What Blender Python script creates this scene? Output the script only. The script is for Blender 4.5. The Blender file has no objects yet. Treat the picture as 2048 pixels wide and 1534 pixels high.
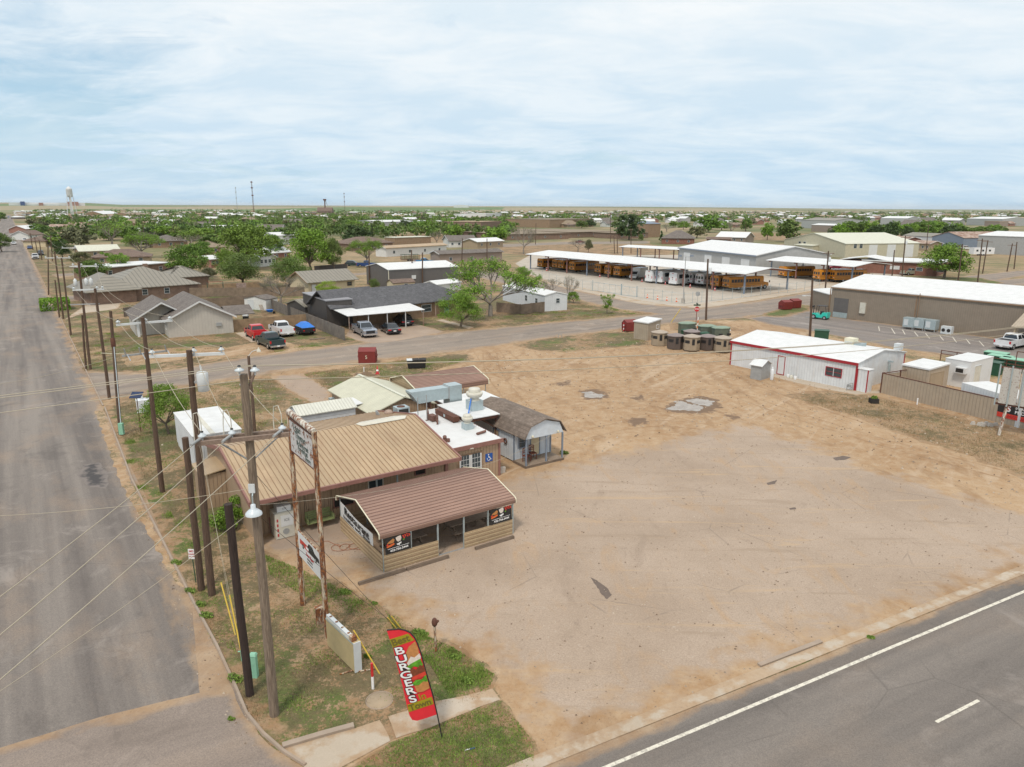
import bpy, math, random
from mathutils import Vector as V, Matrix
from mathutils.geometry import delaunay_2d_cdt
import numpy as np
HAZE = True
R = math.radians; PI = math.pi
rnd = random.Random(11)
SC = bpy.context.scene
C = SC.collection
# ---------------------------------------------------------------- survey of the place: sight lines of the photograph
FPX, HC = 1430., 17.5
ROLL = math.atan(7/2048); PITCH = math.atan((767-414.5)/FPX)
def G(px, py, z=0.):
    x = px-1024; y = py-767; c, s = math.cos(ROLL), math.sin(ROLL)
    r = x*c+y*s; d = -x*s+y*c
    fy = FPX*math.cos(PITCH)-d*math.sin(PITCH); fz = -FPX*math.sin(PITCH)-d*math.cos(PITCH)
    t = (z-HC)/fz
    return V((r*t, fy*t, z))
def hgt(b, t):
    X = G(*b); x = t[0]-1024; y = t[1]-767; c, s = math.cos(ROLL), math.sin(ROLL)
    r = x*c+y*s; d = -x*s+y*c
    fy = FPX*math.cos(PITCH)-d*math.sin(PITCH); fz = -FPX*math.sin(PITCH)-d*math.cos(PITCH)
    k = math.hypot(X.x, X.y)/math.hypot(r, fy)
    return HC+fz*k
# ---------------------------------------------------------------- objects
def tag(o, label=None, cat=None, group=None, kind=None):
    if label: o['label'] = label
    if cat: o['category'] = cat
    if group: o['group'] = group
    if kind: o['kind'] = kind
    return o
def thing(name, label, cat, loc=(0, 0, 0), rz=0., group=None):
    o = bpy.data.objects.new(name, None); C.objects.link(o)
    o.location = loc; o.rotation_euler = (0, 0, rz); o.empty_display_size = .3
    return tag(o, label, cat, group)
class MB:
    def __init__(s): s.v = []; s.f = []; s.mi = []; s.ms = []; s.sm = []; s.X = Matrix()
    def m(s, mat):
        if mat not in s.ms: s.ms.append(mat)
        return s.ms.index(mat)
    def add(s, vs, fs, mat, smooth=False):
        b = len(s.v); k = s.m(mat)
        s.v += [tuple(s.X @ V(p)) for p in vs]
        for f in fs: s.f.append([b+i for i in f]); s.mi.append(k); s.sm.append(smooth)
        return s
    def box(s, x0, x1, y0, y1, z0, z1, mat):
        vs = [(x, y, z) for z in (z0, z1) for y in (y0, y1) for x in (x0, x1)]
        return s.add(vs, [(0, 2, 3, 1), (4, 5, 7, 6), (0, 1, 5, 4), (2, 6, 7, 3), (0, 4, 6, 2), (1, 3, 7, 5)], mat)
    def slab(s, pts, t, mat):            # flat polygon thickened downwards
        n = len(pts); lo = [(p[0], p[1], p[2]-t) for p in pts]
        return s.add(list(pts)+lo, [tuple(range(n)), tuple(range(2*n-1, n-1, -1))]+[(i, i+n, (i+1) % n+n, (i+1) % n) for i in range(n)], mat)
    def ext(s, prof, y0, y1, mat, axis='y', smooth=False):   # profile (a,z) swept along an axis
        n = len(prof)
        if axis == 'y': A = [(a, y0, z) for a, z in prof]; B = [(a, y1, z) for a, z in prof]
        elif axis == 'x': A = [(y0, a, z) for a, z in prof]; B = [(y1, a, z) for a, z in prof]
        else: A = [(a, z, y0) for a, z in prof]; B = [(a, z, y1) for a, z in prof]
        s.add(A+B, [tuple(range(n)), tuple(range(2*n-1, n-1, -1))], mat)
        return s.add(A+B, [(i, i+n, (i+1) % n+n, (i+1) % n) for i in range(n)], mat, smooth)
    def fru(s, b, z0, t, z1, mat):       # rectangle b=(x0,x1,y0,y1) to rectangle t
        vs = [(b[0], b[2], z0), (b[1], b[2], z0), (b[1], b[3], z0), (b[0], b[3], z0), (t[0], t[2], z1), (t[1], t[2], z1), (t[1], t[3], z1), (t[0], t[3], z1)]
        return s.add(vs, [(3, 2, 1, 0), (4, 5, 6, 7), (0, 1, 5, 4), (1, 2, 6, 5), (2, 3, 7, 6), (3, 0, 4, 7)], mat)
    def tube(s, p, q, r0, r1=None, n=8, mat=None, cap=True):
        r1 = r0 if r1 is None else r1
        p = V(p); q = V(q); d = (q-p)
        if d.length < 1e-6: return s
        d.normalize(); u = d.orthogonal().normalized(); w = d.cross(u)
        vs = [tuple(c+u*(r*math.cos(2*PI*i/n))+w*(r*math.sin(2*PI*i/n))) for c, r in ((p, r0), (q, r1)) for i in range(n)]
        s.add(vs, [(i, (i+1) % n, (i+1) % n+n, i+n) for i in range(n)], mat, True)
        if cap: s.add(vs, [tuple(range(n-1, -1, -1)), tuple(range(n, 2*n))], mat)
        return s
    def path(s, pts, r, n, mat):
        for a, b in zip(pts, pts[1:]): s.tube(a, b, r, r, n, mat, False)
        return s
    def lathe(s, prof, n, mat, c=(0, 0), smooth=True):       # (r,z) profile about a vertical axis
        k = len(prof)
        vs = [(c[0]+r*math.cos(2*PI*i/n), c[1]+r*math.sin(2*PI*i/n), z) for r, z in prof for i in range(n)]
        s.add(vs, [(j*n+i, j*n+(i+1) % n, (j+1)*n+(i+1) % n, (j+1)*n+i) for j in range(k-1) for i in range(n)], mat, smooth)
        s.add(vs, [tuple(range(n-1, -1, -1)), tuple(range((k-1)*n, k*n))], mat)
        return s
    def mesh(s, name):
        me = bpy.data.meshes.new(name); me.from_pydata(s.v, [], s.f)
        for m in s.ms: me.materials.append(m)
        me.polygons.foreach_set('material_index', s.mi); me.polygons.foreach_set('use_smooth', s.sm)
        me.update(); return me
    def build(s, name, parent=None, label=None, loc=None):
        o = bpy.data.objects.new(name, s.mesh(name)); C.objects.link(o)
        if parent is not None: o.parent = parent
        if label: o['label'] = label
        if loc is not None: o.location = loc
        return o
def box1(name, parent, x0, x1, y0, y1, z0, z1, mat, label=None): return MB().box(x0, x1, y0, y1, z0, z1, mat).build(name, parent, label)
def kids(o): return [c for c in bpy.data.objects if c.parent == o]
def dup(root, loc, rz, label, group=None, ch=None, scale=None, mats=None):
    ch = tree_of(root) if ch is None else ch
    r = root.copy(); C.objects.link(r); r.location = loc; r.rotation_euler = (0, 0, rz); r['label'] = label
    if group: r['group'] = group
    if scale: r.scale = scale if hasattr(scale, '__len__') else (scale,)*3
    for c, gs in ch:
        n = c.copy(); C.objects.link(n); n.parent = r
        for g in gs: d = g.copy(); C.objects.link(d); d.parent = n
    return r
def tree_of(root): return [(c, kids(c)) for c in kids(root)]
def az_of(a, b): return math.atan2(b[1]-a[1], b[0]-a[0])
# ---------------------------------------------------------------- node materials
class NT:
    def __init__(s, name, vol=False):
        s.mat = bpy.data.materials.new(name); s.mat.use_nodes = True; s.t = s.mat.node_tree; s.b = s.t.nodes['Principled BSDF']; s._p = None
    def n(s, typ, inp=None, **kw):
        o = s.t.nodes.new('ShaderNode'+typ)
        for k, v in kw.items(): setattr(o, k, v)
        for k, v in (inp or {}).items(): s.put(o.inputs[k], v)
        return o
    def put(s, sock, v):
        if isinstance(v, bpy.types.NodeSocket): s.t.links.new(v, sock)
        elif isinstance(v, (tuple, list)) and sock.type == 'RGBA': sock.default_value = (*v[:3], 1)
        elif isinstance(v, (tuple, list)): sock.default_value = v
        else: sock.default_value = (v, v, v, 1) if sock.type == 'RGBA' else v
    def pos(s):
        if s._p is None: s._p = s.n('NewGeometry').outputs['Position']
        return s._p
    def obj(s): return s.n('TexCoord').outputs['Object']
    def ma(s, op, a, b=0., c=None):
        o = s.n('Math', {0: a, 1: b}, operation=op)
        if c is not None: s.put(o.inputs[2], c)
        return o.outputs[0]
    def mix(s, f, a, b, bt='MIX'):
        o = s.n('Mix', data_type='RGBA', blend_type=bt); s.put(o.inputs[0], f); s.put(o.inputs[6], a); s.put(o.inputs[7], b); return o.outputs[2]
    def noise(s, sc, det=4, vec=None, rough=.6, w=0.):
        o = s.n('TexNoise', {'Scale': sc, 'Detail': det, 'Roughness': rough, 'Distortion': w}); s.put(o.inputs['Vector'], vec if vec is not None else s.pos()); return o.outputs['Fac']
    def mr(s, v, a, b, c=0., d=1.): return s.n('MapRange', {0: v, 1: a, 2: b, 3: c, 4: d}).outputs[0]
    def xyz(s, v): return s.n('SeparateXYZ', {0: v}).outputs
    def scl(s, v, k): return s.n('VectorMath', {0: v, 1: k}, operation='MULTIPLY').outputs[0]
    def attr(s, nm): return s.n('Attribute', attribute_name=nm).outputs['Fac']
    def bump(s, h, d=.02, st=1.): s.put(s.b.inputs['Normal'], s.n('Bump', {'Height': h, 'Distance': d, 'Strength': st}).outputs[0])
    def out(s, col, rough=.8, metal=0.):
        s.put(s.b.inputs['Base Color'], col); s.put(s.b.inputs['Roughness'], rough); s.put(s.b.inputs['Metallic'], metal); return s.mat
def mat(name, col, rough=.75, var=.14, sc=2.5, metal=0., grime=None, gamt=.25, bump=0., bs=20.):
    t = NT(name); P = t.obj()
    n1 = t.noise(sc, 5, P); f = t.mr(n1, .25, .75, 1-var, 1+var)
    c = t.mix(1., col, t.n('CombineXYZ', {0: f, 1: f, 2: f}).outputs[0], 'MULTIPLY')
    if grime:
        n2 = t.noise(sc*.6, 6, t.n('VectorMath', {0: P, 1: (7, 3, 1)}, operation='ADD').outputs[0]); c = t.mix(t.mr(n2, .5, .72, 0, gamt), c, grime)
    if bump: t.bump(t.noise(bs, 3, P), bump)
    return t.out(c, rough, metal)
def ribbed(name, col, spacing=.3, line=None, la=.5, axis='w', lw=.12, rough=.55, var=.1, grime=None, gamt=.3, metal=0., bd=.02):
    # profiled sheet: ribs every <spacing>; axis w = wall (picks x or y by facing), x / y / z fixed
    t = NT(name); P = t.obj(); q = t.xyz(P)
    if axis == 'w':
        nn = t.xyz(t.n('TexCoord').outputs['Normal']); k = t.ma('GREATER_THAN', t.ma('ABSOLUTE', nn[0]), .7)
        co = t.ma('ADD', t.ma('MULTIPLY', q[1], k), t.ma('MULTIPLY', q[0], t.ma('SUBTRACT', 1., k)))
    else: co = q['xyz'.index(axis)]
    fr = t.ma('FRACT', t.ma('ADD', t.ma('DIVIDE', co, spacing), 100.))
    d = t.ma('MULTIPLY', t.ma('ABSOLUTE', t.ma('SUBTRACT', fr, .5)), 2.)    # 0 centre .. 1 rib
    rib = t.mr(d, 1-lw*2, 1.)
    f = t.mr(t.noise(1.2, 5, P), .25, .75, 1-var, 1+var)
    c = t.mix(1., col, t.n('CombineXYZ', {0: f, 1: f, 2: f}).outputs[0], 'MULTIPLY')
    if line: c = t.mix(t.ma('MULTIPLY', rib, la), c, line)  # line colour darkens ribs and joints: part dirt, part painted seam shading
    if grime:
        st = t.noise(1., 6, t.scl(P, (2.2, 2.2, .5)) ); c = t.mix(t.mr(st, .5, .75, 0, gamt), c, grime)
    t.bump(rib, bd); return t.out(c, rough, metal)
def shingle(name, c1, c2, sc=6.):
    t = NT(name); P = t.obj(); br = t.n('TexBrick', {'Scale': 1., 'Color1': c1, 'Color2': c2, 'Mortar': [v*.6 for v in c1], 'Brick Width': .3, 'Row Height': .14, 'Mortar Size': .012})
    q = t.xyz(P); s_ = t.ma('ADD', q[2], t.ma('MULTIPLY', q[1], .0)); nn = t.xyz(t.n('TexCoord').outputs['Normal'])
    k = t.ma('GREATER_THAN', t.ma('ABSOLUTE', nn[0]), t.ma('ABSOLUTE', nn[1]))
    al = t.ma('ADD', t.ma('MULTIPLY', q[1], k), t.ma('MULTIPLY', q[0], t.ma('SUBTRACT', 1., k)))
    dn = t.ma('ADD', t.ma('MULTIPLY', q[0], k), t.ma('MULTIPLY', q[1], t.ma('SUBTRACT', 1., k)))
    t.put(br.inputs['Vector'], t.n('CombineXYZ', {0: al, 1: dn, 2: 0.}).outputs[0])
    f = t.mr(t.noise(.9, 6, P), .3, .7, .82, 1.18); c = t.mix(1., br.outputs['Color'], t.n('CombineXYZ', {0: f, 1: f, 2: f}).outputs[0], 'MULTIPLY')
    return t.out(c, .9)
def brick(name, c1, c2, mo):
    t = NT(name); P = t.obj(); q = t.xyz(P)
    br = t.n('TexBrick', {'Scale': 1., 'Color1': c1, 'Color2': c2, 'Mortar': mo, 'Brick Width': .22, 'Row Height': .075, 'Mortar Size': .012})
    t.put(br.inputs['Vector'], t.n('CombineXYZ', {0: t.ma('ADD', q[0], q[1]), 1: q[2], 2: 0.}).outputs[0])
    f = t.mr(t.noise(1.1, 5, P), .3, .7, .8, 1.2); c = t.mix(1., br.outputs['Color'], t.n('CombineXYZ', {0: f, 1: f, 2: f}).outputs[0], 'MULTIPLY')
    return t.out(c, .9)
def wood(name, col, dark, stretch=(8, 8, .6), rough=.85, bump=.01):
    t = NT(name); P = t.obj(); a = t.noise(3., 7, t.scl(P, stretch), .7); b = t.noise(.5, 3, P)
    c = t.mix(t.mr(a, .35, .65), dark, col); c = t.mix(t.mr(b, .4, .7, 0, .35), c, [v*.7 for v in col]); t.bump(a, bump); return t.out(c, rough)
def paint(name, col, rough=.3, metal=0.):
    t = NT(name); n = t.noise(3., 4, t.obj()); f = t.mr(n, .3, .7, .93, 1.05)
    c = t.mix(1., col, t.n('CombineXYZ', {0: f, 1: f, 2: f}).outputs[0], 'MULTIPLY'); t.out(c, rough, metal); t.b.inputs['Coat Weight'].default_value = .5; return t.mat
def glass(name, col=(.03, .045, .055), rough=.12):
    t = NT(name); t.out(t.mix(t.noise(.8, 2, t.obj()), col, [v*1.8 for v in col]), rough); t.b.inputs['Specular IOR Level'].default_value = .8; return t.mat
def rusty(name, base, rust=(.26, .1, .035), lo=.45, hi=.56, sc=(3, 3, 1.0), dark=(.09, .04, .03)):
    t = NT(name); P = t.obj(); a = t.noise(1.6, 9, t.scl(P, sc), .72); b = t.noise(9., 5, P)
    c = t.mix(t.mr(a, lo, hi), base, t.mix(t.mr(b, .4, .62), rust, dark)); t.bump(a, .006)
    return t.out(c, .8)
def streaky(name, c1, c2, st):
    t = NT(name); P = t.obj(); a = t.noise(1.6, 8, t.scl(P, st), .7); b = t.noise(.5, 5, P); pnl = t.n('TexWhiteNoise', {0: t.n('VectorMath', {0: t.scl(P, tuple(1.1 if s > 1 else 0. for s in st))}, operation='FLOOR').outputs[0]}).outputs['Value']
    c = t.mix(t.mr(a, .45, .72, 0, .8), c1, c2); c = t.mix(t.mr(b, .5, .7, 0, .4), c, [v*1.25 for v in c1]); f = t.mr(pnl, 0, 1, .9, 1.08); sp = t.noise(14., 3, P); c = t.mix(t.mr(sp, .66, .7, 0, .5), c, [v*.4 for v in c2])
    return t.out(t.mix(1., c, t.n('CombineXYZ', {0: f, 1: f, 2: f}).outputs[0], 'MULTIPLY'), .5)
M = {}
def mk():
    W = (.66, .67, .67); M['white'] = mat('white_paint', W, .55, .05, 1.5, grime=(.5, .46, .4), gamt=.22)
    M['whiteroof'] = ribbed('white_metal_roof', (.68, .69, .69), .3, (.56, .57, .58), .35, 'x', grime=(.6, .57, .5), gamt=.15, bd=.012)
    M['whiteroofy'] = ribbed('white_metal_roof_y', (.68, .69, .69), .3, (.56, .57, .58), .35, 'y', grime=(.6, .57, .5), gamt=.15, bd=.012)
    M['whitewall'] = ribbed('white_metal_wall', (.68, .7, .71), .3, (.48, .49, .5), .5, 'w', grime=(.5, .42, .33), gamt=.25)
    M['greywall'] = ribbed('grey_metal_wall', (.4, .4, .39), .3, (.3, .3, .3), .4, 'w')
    M['beigewall'] = ribbed('beige_metal_wall', (.52, .48, .36), .3, (.42, .38, .28), .4, 'w')
    M['creamroof'] = ribbed('cream_metal_roof', (.6, .6, .5), .3, (.5, .5, .42), .4, 'x')
    M['tanwall'] = ribbed('tan_metal_wall', (.27, .22, .17), .3, (.16, .13, .1), .5, 'w')
    M['tanfence'] = ribbed('tan_fence_sheet', (.4, .33, .25), .3, (.22, .18, .14), .5, 'w', grime=(.3, .2, .12), gamt=.2)
    M['brownwall'] = ribbed('brown_tan_metal_wall', (.4, .285, .19), .23, (.2, .13, .09), .6, 'w', .1)
    M['tanroof'] = streaky('tan_metal_roof', (.42, .31, .19), (.34, .22, .13), (1.6, .22, 1))
    M['seam'] = mat('roof_seam_brown', (.28, .18, .11), .6, .15)
    M['trim'] = mat('brown_trim', (.27, .135, .11), .6, .12)
    M['redtrim'] = mat('red_trim', (.35, .02, .03), .5, .1)
    M['brownroof'] = streaky('brown_carport_roof', (.29, .178, .135), (.2, .12, .095), (.25, 3.2, 3.2))
    M['brownseam'] = mat('brown_carport_seam', (.2, .12, .094), .6, .1)
    M['carpskirt'] = mat('carport_tan_siding', (.42, .31, .19), .55, .08)
    M['cream'] = mat('cream_trim', (.72, .68, .52), .5, .06)
    M['galv'] = mat('galvanised_steel', (.42, .5, .52), .38, .12, 3., .35)
    M['galvd'] = mat('dull_galvanised', (.36, .37, .37), .55, .15, 3., .2)
    M['dark'] = mat('dark_opening', (.025, .022, .02), .8, .2)
    M['black'] = mat('black_plastic', (.02, .02, .022), .5, .2)
    M['rubber'] = mat('tyre_rubber', (.02, .02, .02), .85, .2)
    M['chrome'] = mat('bright_metal', (.6, .6, .62), .22, .08, metal=.8)
    M['glass'] = glass('window_glass'); M['glassb'] = glass('car_glass', (.015, .02, .025), .06)
    M['pole'] = wood('weathered_pole', (.29, .225, .165), (.1, .07, .05)); M['poled'] = wood('creosote_pole', (.14, .09, .06), (.06, .035, .025))
    M['polek'] = wood('dark_brown_pole', (.055, .035, .028), (.025, .016, .013))
    M['timber'] = wood('old_timber', (.24, .18, .13), (.09, .065, .05), (.6, 9, 9)); M['arm'] = wood('crossarm_wood', (.3, .22, .17), (.17, .12, .095), (.6, 9, 9))
    M['armw'] = mat('white_crossarm', (.62, .65, .66), .5, .08)
    M['plank'] = wood('picnic_plank', (.36, .28, .21), (.18, .135, .1), (.6, 7, 7))
    M['fencew'] = ribbed('wood_fence_boards', (.24, .18, .13), .14, (.08, .055, .04), .8, 'w', .14, .9, .35)
    M['fenceg'] = ribbed('grey_wood_fence', (.19, .165, .14), .14, (.08, .065, .055), .8, 'w', .14, .9, .3)
    M['fencel'] = ribbed('light_wood_fence', (.33, .23, .14), .14, (.13, .08, .05), .8, 'w', .14, .9, .35)
    M['bbwall'] = ribbed('board_and_batten', (.5, .47, .42), .4, (.4, .37, .33), .7, 'w', .05, .8, .06)
    M['shg'] = shingle('grey_brown_shingle', (.2, .175, .155), (.13, .11, .1)); M['shd'] = shingle('charcoal_shingle', (.13, .13, .14), (.08, .082, .09))
    M['shb'] = shingle('brown_shingle', (.23, .165, .13), (.12, .085, .07)); M['sht'] = shingle('tan_shingle', (.3, .24, .17), (.22, .17, .12))
    M['greymroof'] = ribbed('grey_ribbed_roof', (.25, .23, .19), .8, (.07, .065, .06), .8, 'x', .14)
    M['greymroofy'] = ribbed('grey_ribbed_roof_y', (.25, .23, .19), .8, (.07, .065, .06), .8, 'y', .14)
    M['brick'] = brick('brown_brick', (.25, .14, .095), (.18, .105, .075), (.25, .2, .16)); M['brickr'] = brick('red_brick', (.27, .09, .055), (.19, .065, .045), (.26, .17, .13))
    M['brickt'] = brick('tan_brick', (.3, .19, .115), (.24, .145, .09), (.34, .25, .17))
    M['char'] = ribbed('charcoal_metal', (.07, .062, .058), .4, (.03, .027, .025), .6, 'w', .08)
    M['chart'] = mat('charcoal_flat_roof', (.26, .26, .28), .5, .1)
    M['cream_w'] = mat('cream_stucco', (.58, .49, .33), .85, .1); M['whitew'] = mat('white_siding', (.66, .66, .64), .75, .1, grime=(.4, .34, .27), gamt=.2)
    M['tanw'] = mat('tan_siding', (.36, .28, .19), .8, .1); M['palew'] = mat('pale_blue_siding', (.58, .64, .7), .7, .08, grime=(.4, .38, .35), gamt=.25)
    M['bluew'] = mat('blue_grey_siding', (.2, .24, .3), .7, .15); M['taupe'] = mat('taupe_siding', (.3, .24, .2), .8, .08)
    M['tealw'] = mat('teal_siding', (.2, .38, .36), .7, .1); M['pinkw'] = mat('pinkish_brick_wall', (.33, .17, .13), .85, .15)
    M['conc'] = mat('concrete', (.46, .42, .37), .9, .12, 1.5, grime=(.32, .22, .14), gamt=.4, bump=.004)
    M['slabc'] = mat('old_slab', (.35, .28, .22), .9, .14, .9, grime=(.28, .17, .1), gamt=.5)
    M['rust'] = mat('rust_brown', (.11, .045, .03), .8, .25, 8., grime=(.2, .08, .03), gamt=.6); M['rustw'] = rusty('rusted_white_paint', (.6, .57, .5))
    M['rusts'] = rusty('rusted_sign_face', (.55, .54, .53), lo=.53, hi=.58, sc=(2.5, 2.5, 2.5)); M['rusto'] = rusty('orange_rust_post', (.55, .48, .36), (.3, .11, .03), .42, .5, (4, 4, .7))
    M['rustb'] = rusty('rusty_roof', (.42, .33, .27), (.28, .13, .08), .42, .6, (.3, .3, .3))
    M['redp'] = mat('red_dumpster', (.2, .028, .024), .6, .15, 3., grime=(.16, .03, .03), gamt=.5); M['greenb'] = mat('green_box', (.018, .075, .042), .5, .15)
    M['greent'] = mat('pale_green_box', (.25, .5, .36), .55, .1); M['sage'] = mat('sage_green', (.11, .13, .1), .65, .1); M['sageroof'] = mat('sage_roof', (.22, .29, .22), .6, .1)
    M['bltan'] = mat('blind_tan', (.33, .265, .19), .7, .08); M['bldk'] = mat('blind_brown', (.105, .08, .068), .7, .1); M['blroof'] = mat('blind_roof', (.38, .32, .26), .7, .08); M['blroofd'] = mat('blind_roof_dark', (.24, .2, .19), .7, .08)
    M['schoolbus'] = paint('school_bus_yellow', (.56, .22, .015), .4); M['buswhite'] = paint('bus_white', (.74, .75, .76), .35)
    M['red'] = paint('bright_red', (.55, .02, .025), .4); M['orange'] = mat('cone_orange', (.7, .14, .03), .6, .08); M['yellow'] = mat('guy_guard_yellow', (.6, .42, .06), .5, .12)
    M['teal'] = paint('forklift_teal', (.03, .55, .45), .4); M['taill'] = mat('tail_light', (.5, .01, .015), .3, .05); M['amber'] = mat('amber_lens', (.7, .25, .02), .3, .05)
    M['bluetarp'] = mat('blue_tarp', (.02, .17, .6), .45, .2, 5., bump=.03, bs=6); M['navy'] = mat('navy_paint', (.02, .06, .2), .5, .1); M['signblue'] = mat('sign_blue', (.01, .09, .36), .5, .05)
    M['ins'] = mat('porcelain', (.6, .66, .7), .3, .06); M['tgrey'] = mat('transformer_grey', (.6, .63, .64), .4, .06); M['wire'] = mat('wire', (.42, .37, .28), .6, .1); M['wired'] = mat('dark_wire', (.06, .055, .05), .6, .1)
    M['cord'] = mat('orange_cord', (.35, .12, .05), .6, .1); M['swing'] = mat('faded_green_wood', (.2, .24, .1), .8, .2); M['chair'] = mat('reddish_wood', (.17, .045, .025), .45, .15)
    M['flagred'] = mat('flag_red', (.72, .025, .04), .65, .06); M['olive'] = mat('flag_olive', (.33, .27, .01), .65, .05); M['txt'] = mat('black_letters', (.02, .02, .02), .6, .05)
    M['txtw'] = mat('white_letters', (.82, .82, .82), .6, .03); M['txto'] = mat('olive_letters', (.15, .12, .02), .6, .03); M['txtr'] = mat('red_letters', (.45, .03, .03), .6, .1)
    M['bun'] = mat('bun_brown', (.5, .22, .07), .6, .25, 9.); M['lett'] = mat('lettuce', (.1, .3, .02), .6, .5, 9.); M['meat'] = mat('patty', (.2, .05, .02), .6, .35, 9.); M['tom'] = mat('tomato', (.6, .05, .03), .5, .2, 6.); M['onion'] = mat('onion_white', (.7, .62, .55), .6, .15, 9.)
    M['bluepad'] = mat('solar_blue', (.02, .035, .09), .25, .2); M['bulb'] = mat('bulb', (.8, .55, .25), .3, .05); M['ivory'] = mat('ivory_enamel', (.6, .58, .5), .55, .1, grime=(.35, .25, .15), gamt=.3)
    M['lightbox'] = mat('aged_sign_plastic', (.46, .37, .2), .6, .1, 2., grime=(.3, .24, .15), gamt=.4); M['water'] = None
    M['tankw'] = mat('tank_white', (.72, .75, .78), .5, .05); M['brownpipe'] = mat('brown_pipe', (.16, .08, .06), .65, .2)
mk()
# ---------------------------------------------------------------- camera, sky, sun
cam = bpy.data.objects.new('camera', bpy.data.cameras.new('camera')); C.objects.link(cam); SC.camera = cam
cam.data.sensor_width = 36.; cam.data.lens = FPX/2048*36; cam.data.clip_end = 30000; cam.data.clip_start = .5
# roll: photo horizon drops to the right
fw = V((0, math.cos(PITCH), -math.sin(PITCH))); rt = V((1, 0, 0)); up = rt.cross(fw)
rt2 = rt*math.cos(ROLL)-up*(-math.sin(ROLL)); up2 = rt2.cross(fw).normalized()
cam.matrix_world = Matrix.Translation((0, 0, HC)) @ Matrix((rt2, up2, -fw)).transposed().to_4x4()
SUN_EL, SUN_AZ = 58., 200.
sun = bpy.data.objects.new('sun', bpy.data.lights.new('sun', 'SUN')); C.objects.link(sun)
sun.data.energy = 2.2; sun.data.angle = R(9); sun.data.color = (1, .9, .78)
sd = V((math.sin(R(SUN_AZ))*math.cos(R(SUN_EL)), math.cos(R(SUN_AZ))*math.cos(R(SUN_EL)), math.sin(R(SUN_EL))))
sun.rotation_euler = sd.to_track_quat('Z', 'Y').to_euler()
wd = bpy.data.worlds.new('World'); SC.world = wd; wd.use_nodes = True
def world():
    t = NT.__new__(NT); t.t = wd.node_tree; t._p = None
    for n in list(t.t.nodes): t.t.nodes.remove(n)
    sky = t.n('TexSky', sky_type='NISHITA', sun_disc=False, sun_elevation=R(SUN_EL), sun_rotation=R(SUN_AZ), air_density=1.2, dust_density=1.2, ozone_density=1.5)
    d = t.n('TexCoord').outputs['Generated']; q = t.xyz(d); z = t.ma('MAXIMUM', q[2], 0.)
    zz = t.ma('ADD', z, .17); P = t.n('CombineXYZ', {0: t.ma('DIVIDE', q[0], zz), 1: t.ma('DIVIDE', q[1], zz), 2: 0.}).outputs[0]
    a = t.noise(.6, 8, t.n('VectorMath', {0: P, 1: (3.3, 1.7, 0)}, operation='ADD').outputs[0], .56, .6)
    b = t.noise(3.2, 10, t.scl(P, (.85, 1.1, 1)), .66, .7)
    # thin blue gaps mostly towards the left
    left = t.mr(q[0], -.75, .35, .2, -.06)
    gap = t.ma('SUBTRACT', t.ma('ADD', t.ma('MULTIPLY', a, .62), t.ma('MULTIPLY', b, .38)), left)
    cov = t.mr(gap, .25, .40, .4, 1.)
    cov = t.ma('MAXIMUM', cov, t.mr(z, .02, .24, .96, 0.))
    base = t.mix(1., sky.outputs[0], (.62, 1.0, 1.18), 'MULTIPLY')
    f2 = t.noise(2.1, 10, t.scl(P, (.75, 1.15, 1)), .64, .4)
    ccol = t.mix(t.mr(f2, .36, .62), (8.6, 9.3, 9.7), (10.2, 10.2, 10.1))
    low = t.mr(z, .0, .34, 1., 0.); ccol = t.mix(t.ma('MULTIPLY', low, .9), ccol, t.mix(t.mr(f2, .4, .62), (4.9, 7.0, 8.8), (6.6, 8.2, 9.4)))
    col = t.mix(cov, t.mix(.35, base, (3.1, 6.0, 8.6)), ccol)
    bg = t.n('Background', {'Color': col, 'Strength': .1}); o = t.n('OutputWorld'); t.t.links.new(bg.outputs[0], o.inputs['Surface'])
world()
SC.view_settings.view_transform = 'Standard'; SC.view_settings.look = 'None'; SC.view_settings.exposure = 0; SC.view_settings.gamma = 1
SC.render.engine = 'CYCLES'
SC.cycles.max_bounces = 5; SC.cycles.diffuse_bounces = 3; SC.cycles.volume_bounces = 0
# ---------------------------------------------------------------- the ground and its surfaces
STD = R(-34.5); SU = V((math.sin(STD), math.cos(STD), 0)); SN = V((math.cos(STD), -math.sin(STD), 0))   # street direction and its right-hand normal
HWD = R(62.5); HU = V((math.sin(HWD), math.cos(HWD), 0)); HN = V((-math.cos(HWD), math.sin(HWD), 0))    # highway direction, normal towards the lot
def dirt(t, P=None):
    P = P or t.pos(); a = t.noise(.11, 7, P, .6); b = t.noise(1.3, 8, P, .68); c = t.noise(.45, 6, t.scl(P, (1, .35, 1)), .6, 1.2)
    k = t.mix(t.mr(a, .36, .64), (.315, .185, .088), (.4, .262, .145)); k = t.mix(t.mr(b, .38, .68, 0, .6), k, (.5, .39, .27))
    k = t.mix(t.mr(c, .5, .66, 0, .6), k, (.25, .145, .07)); s = t.noise(7., 6, P, .78); k = t.mix(t.mr(s, .3, .42, .5, 0), k, (.53, .4, .27)); return t.mix(t.mr(s, .56, .64, 0, .6), k, (.19, .125, .075))
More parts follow.
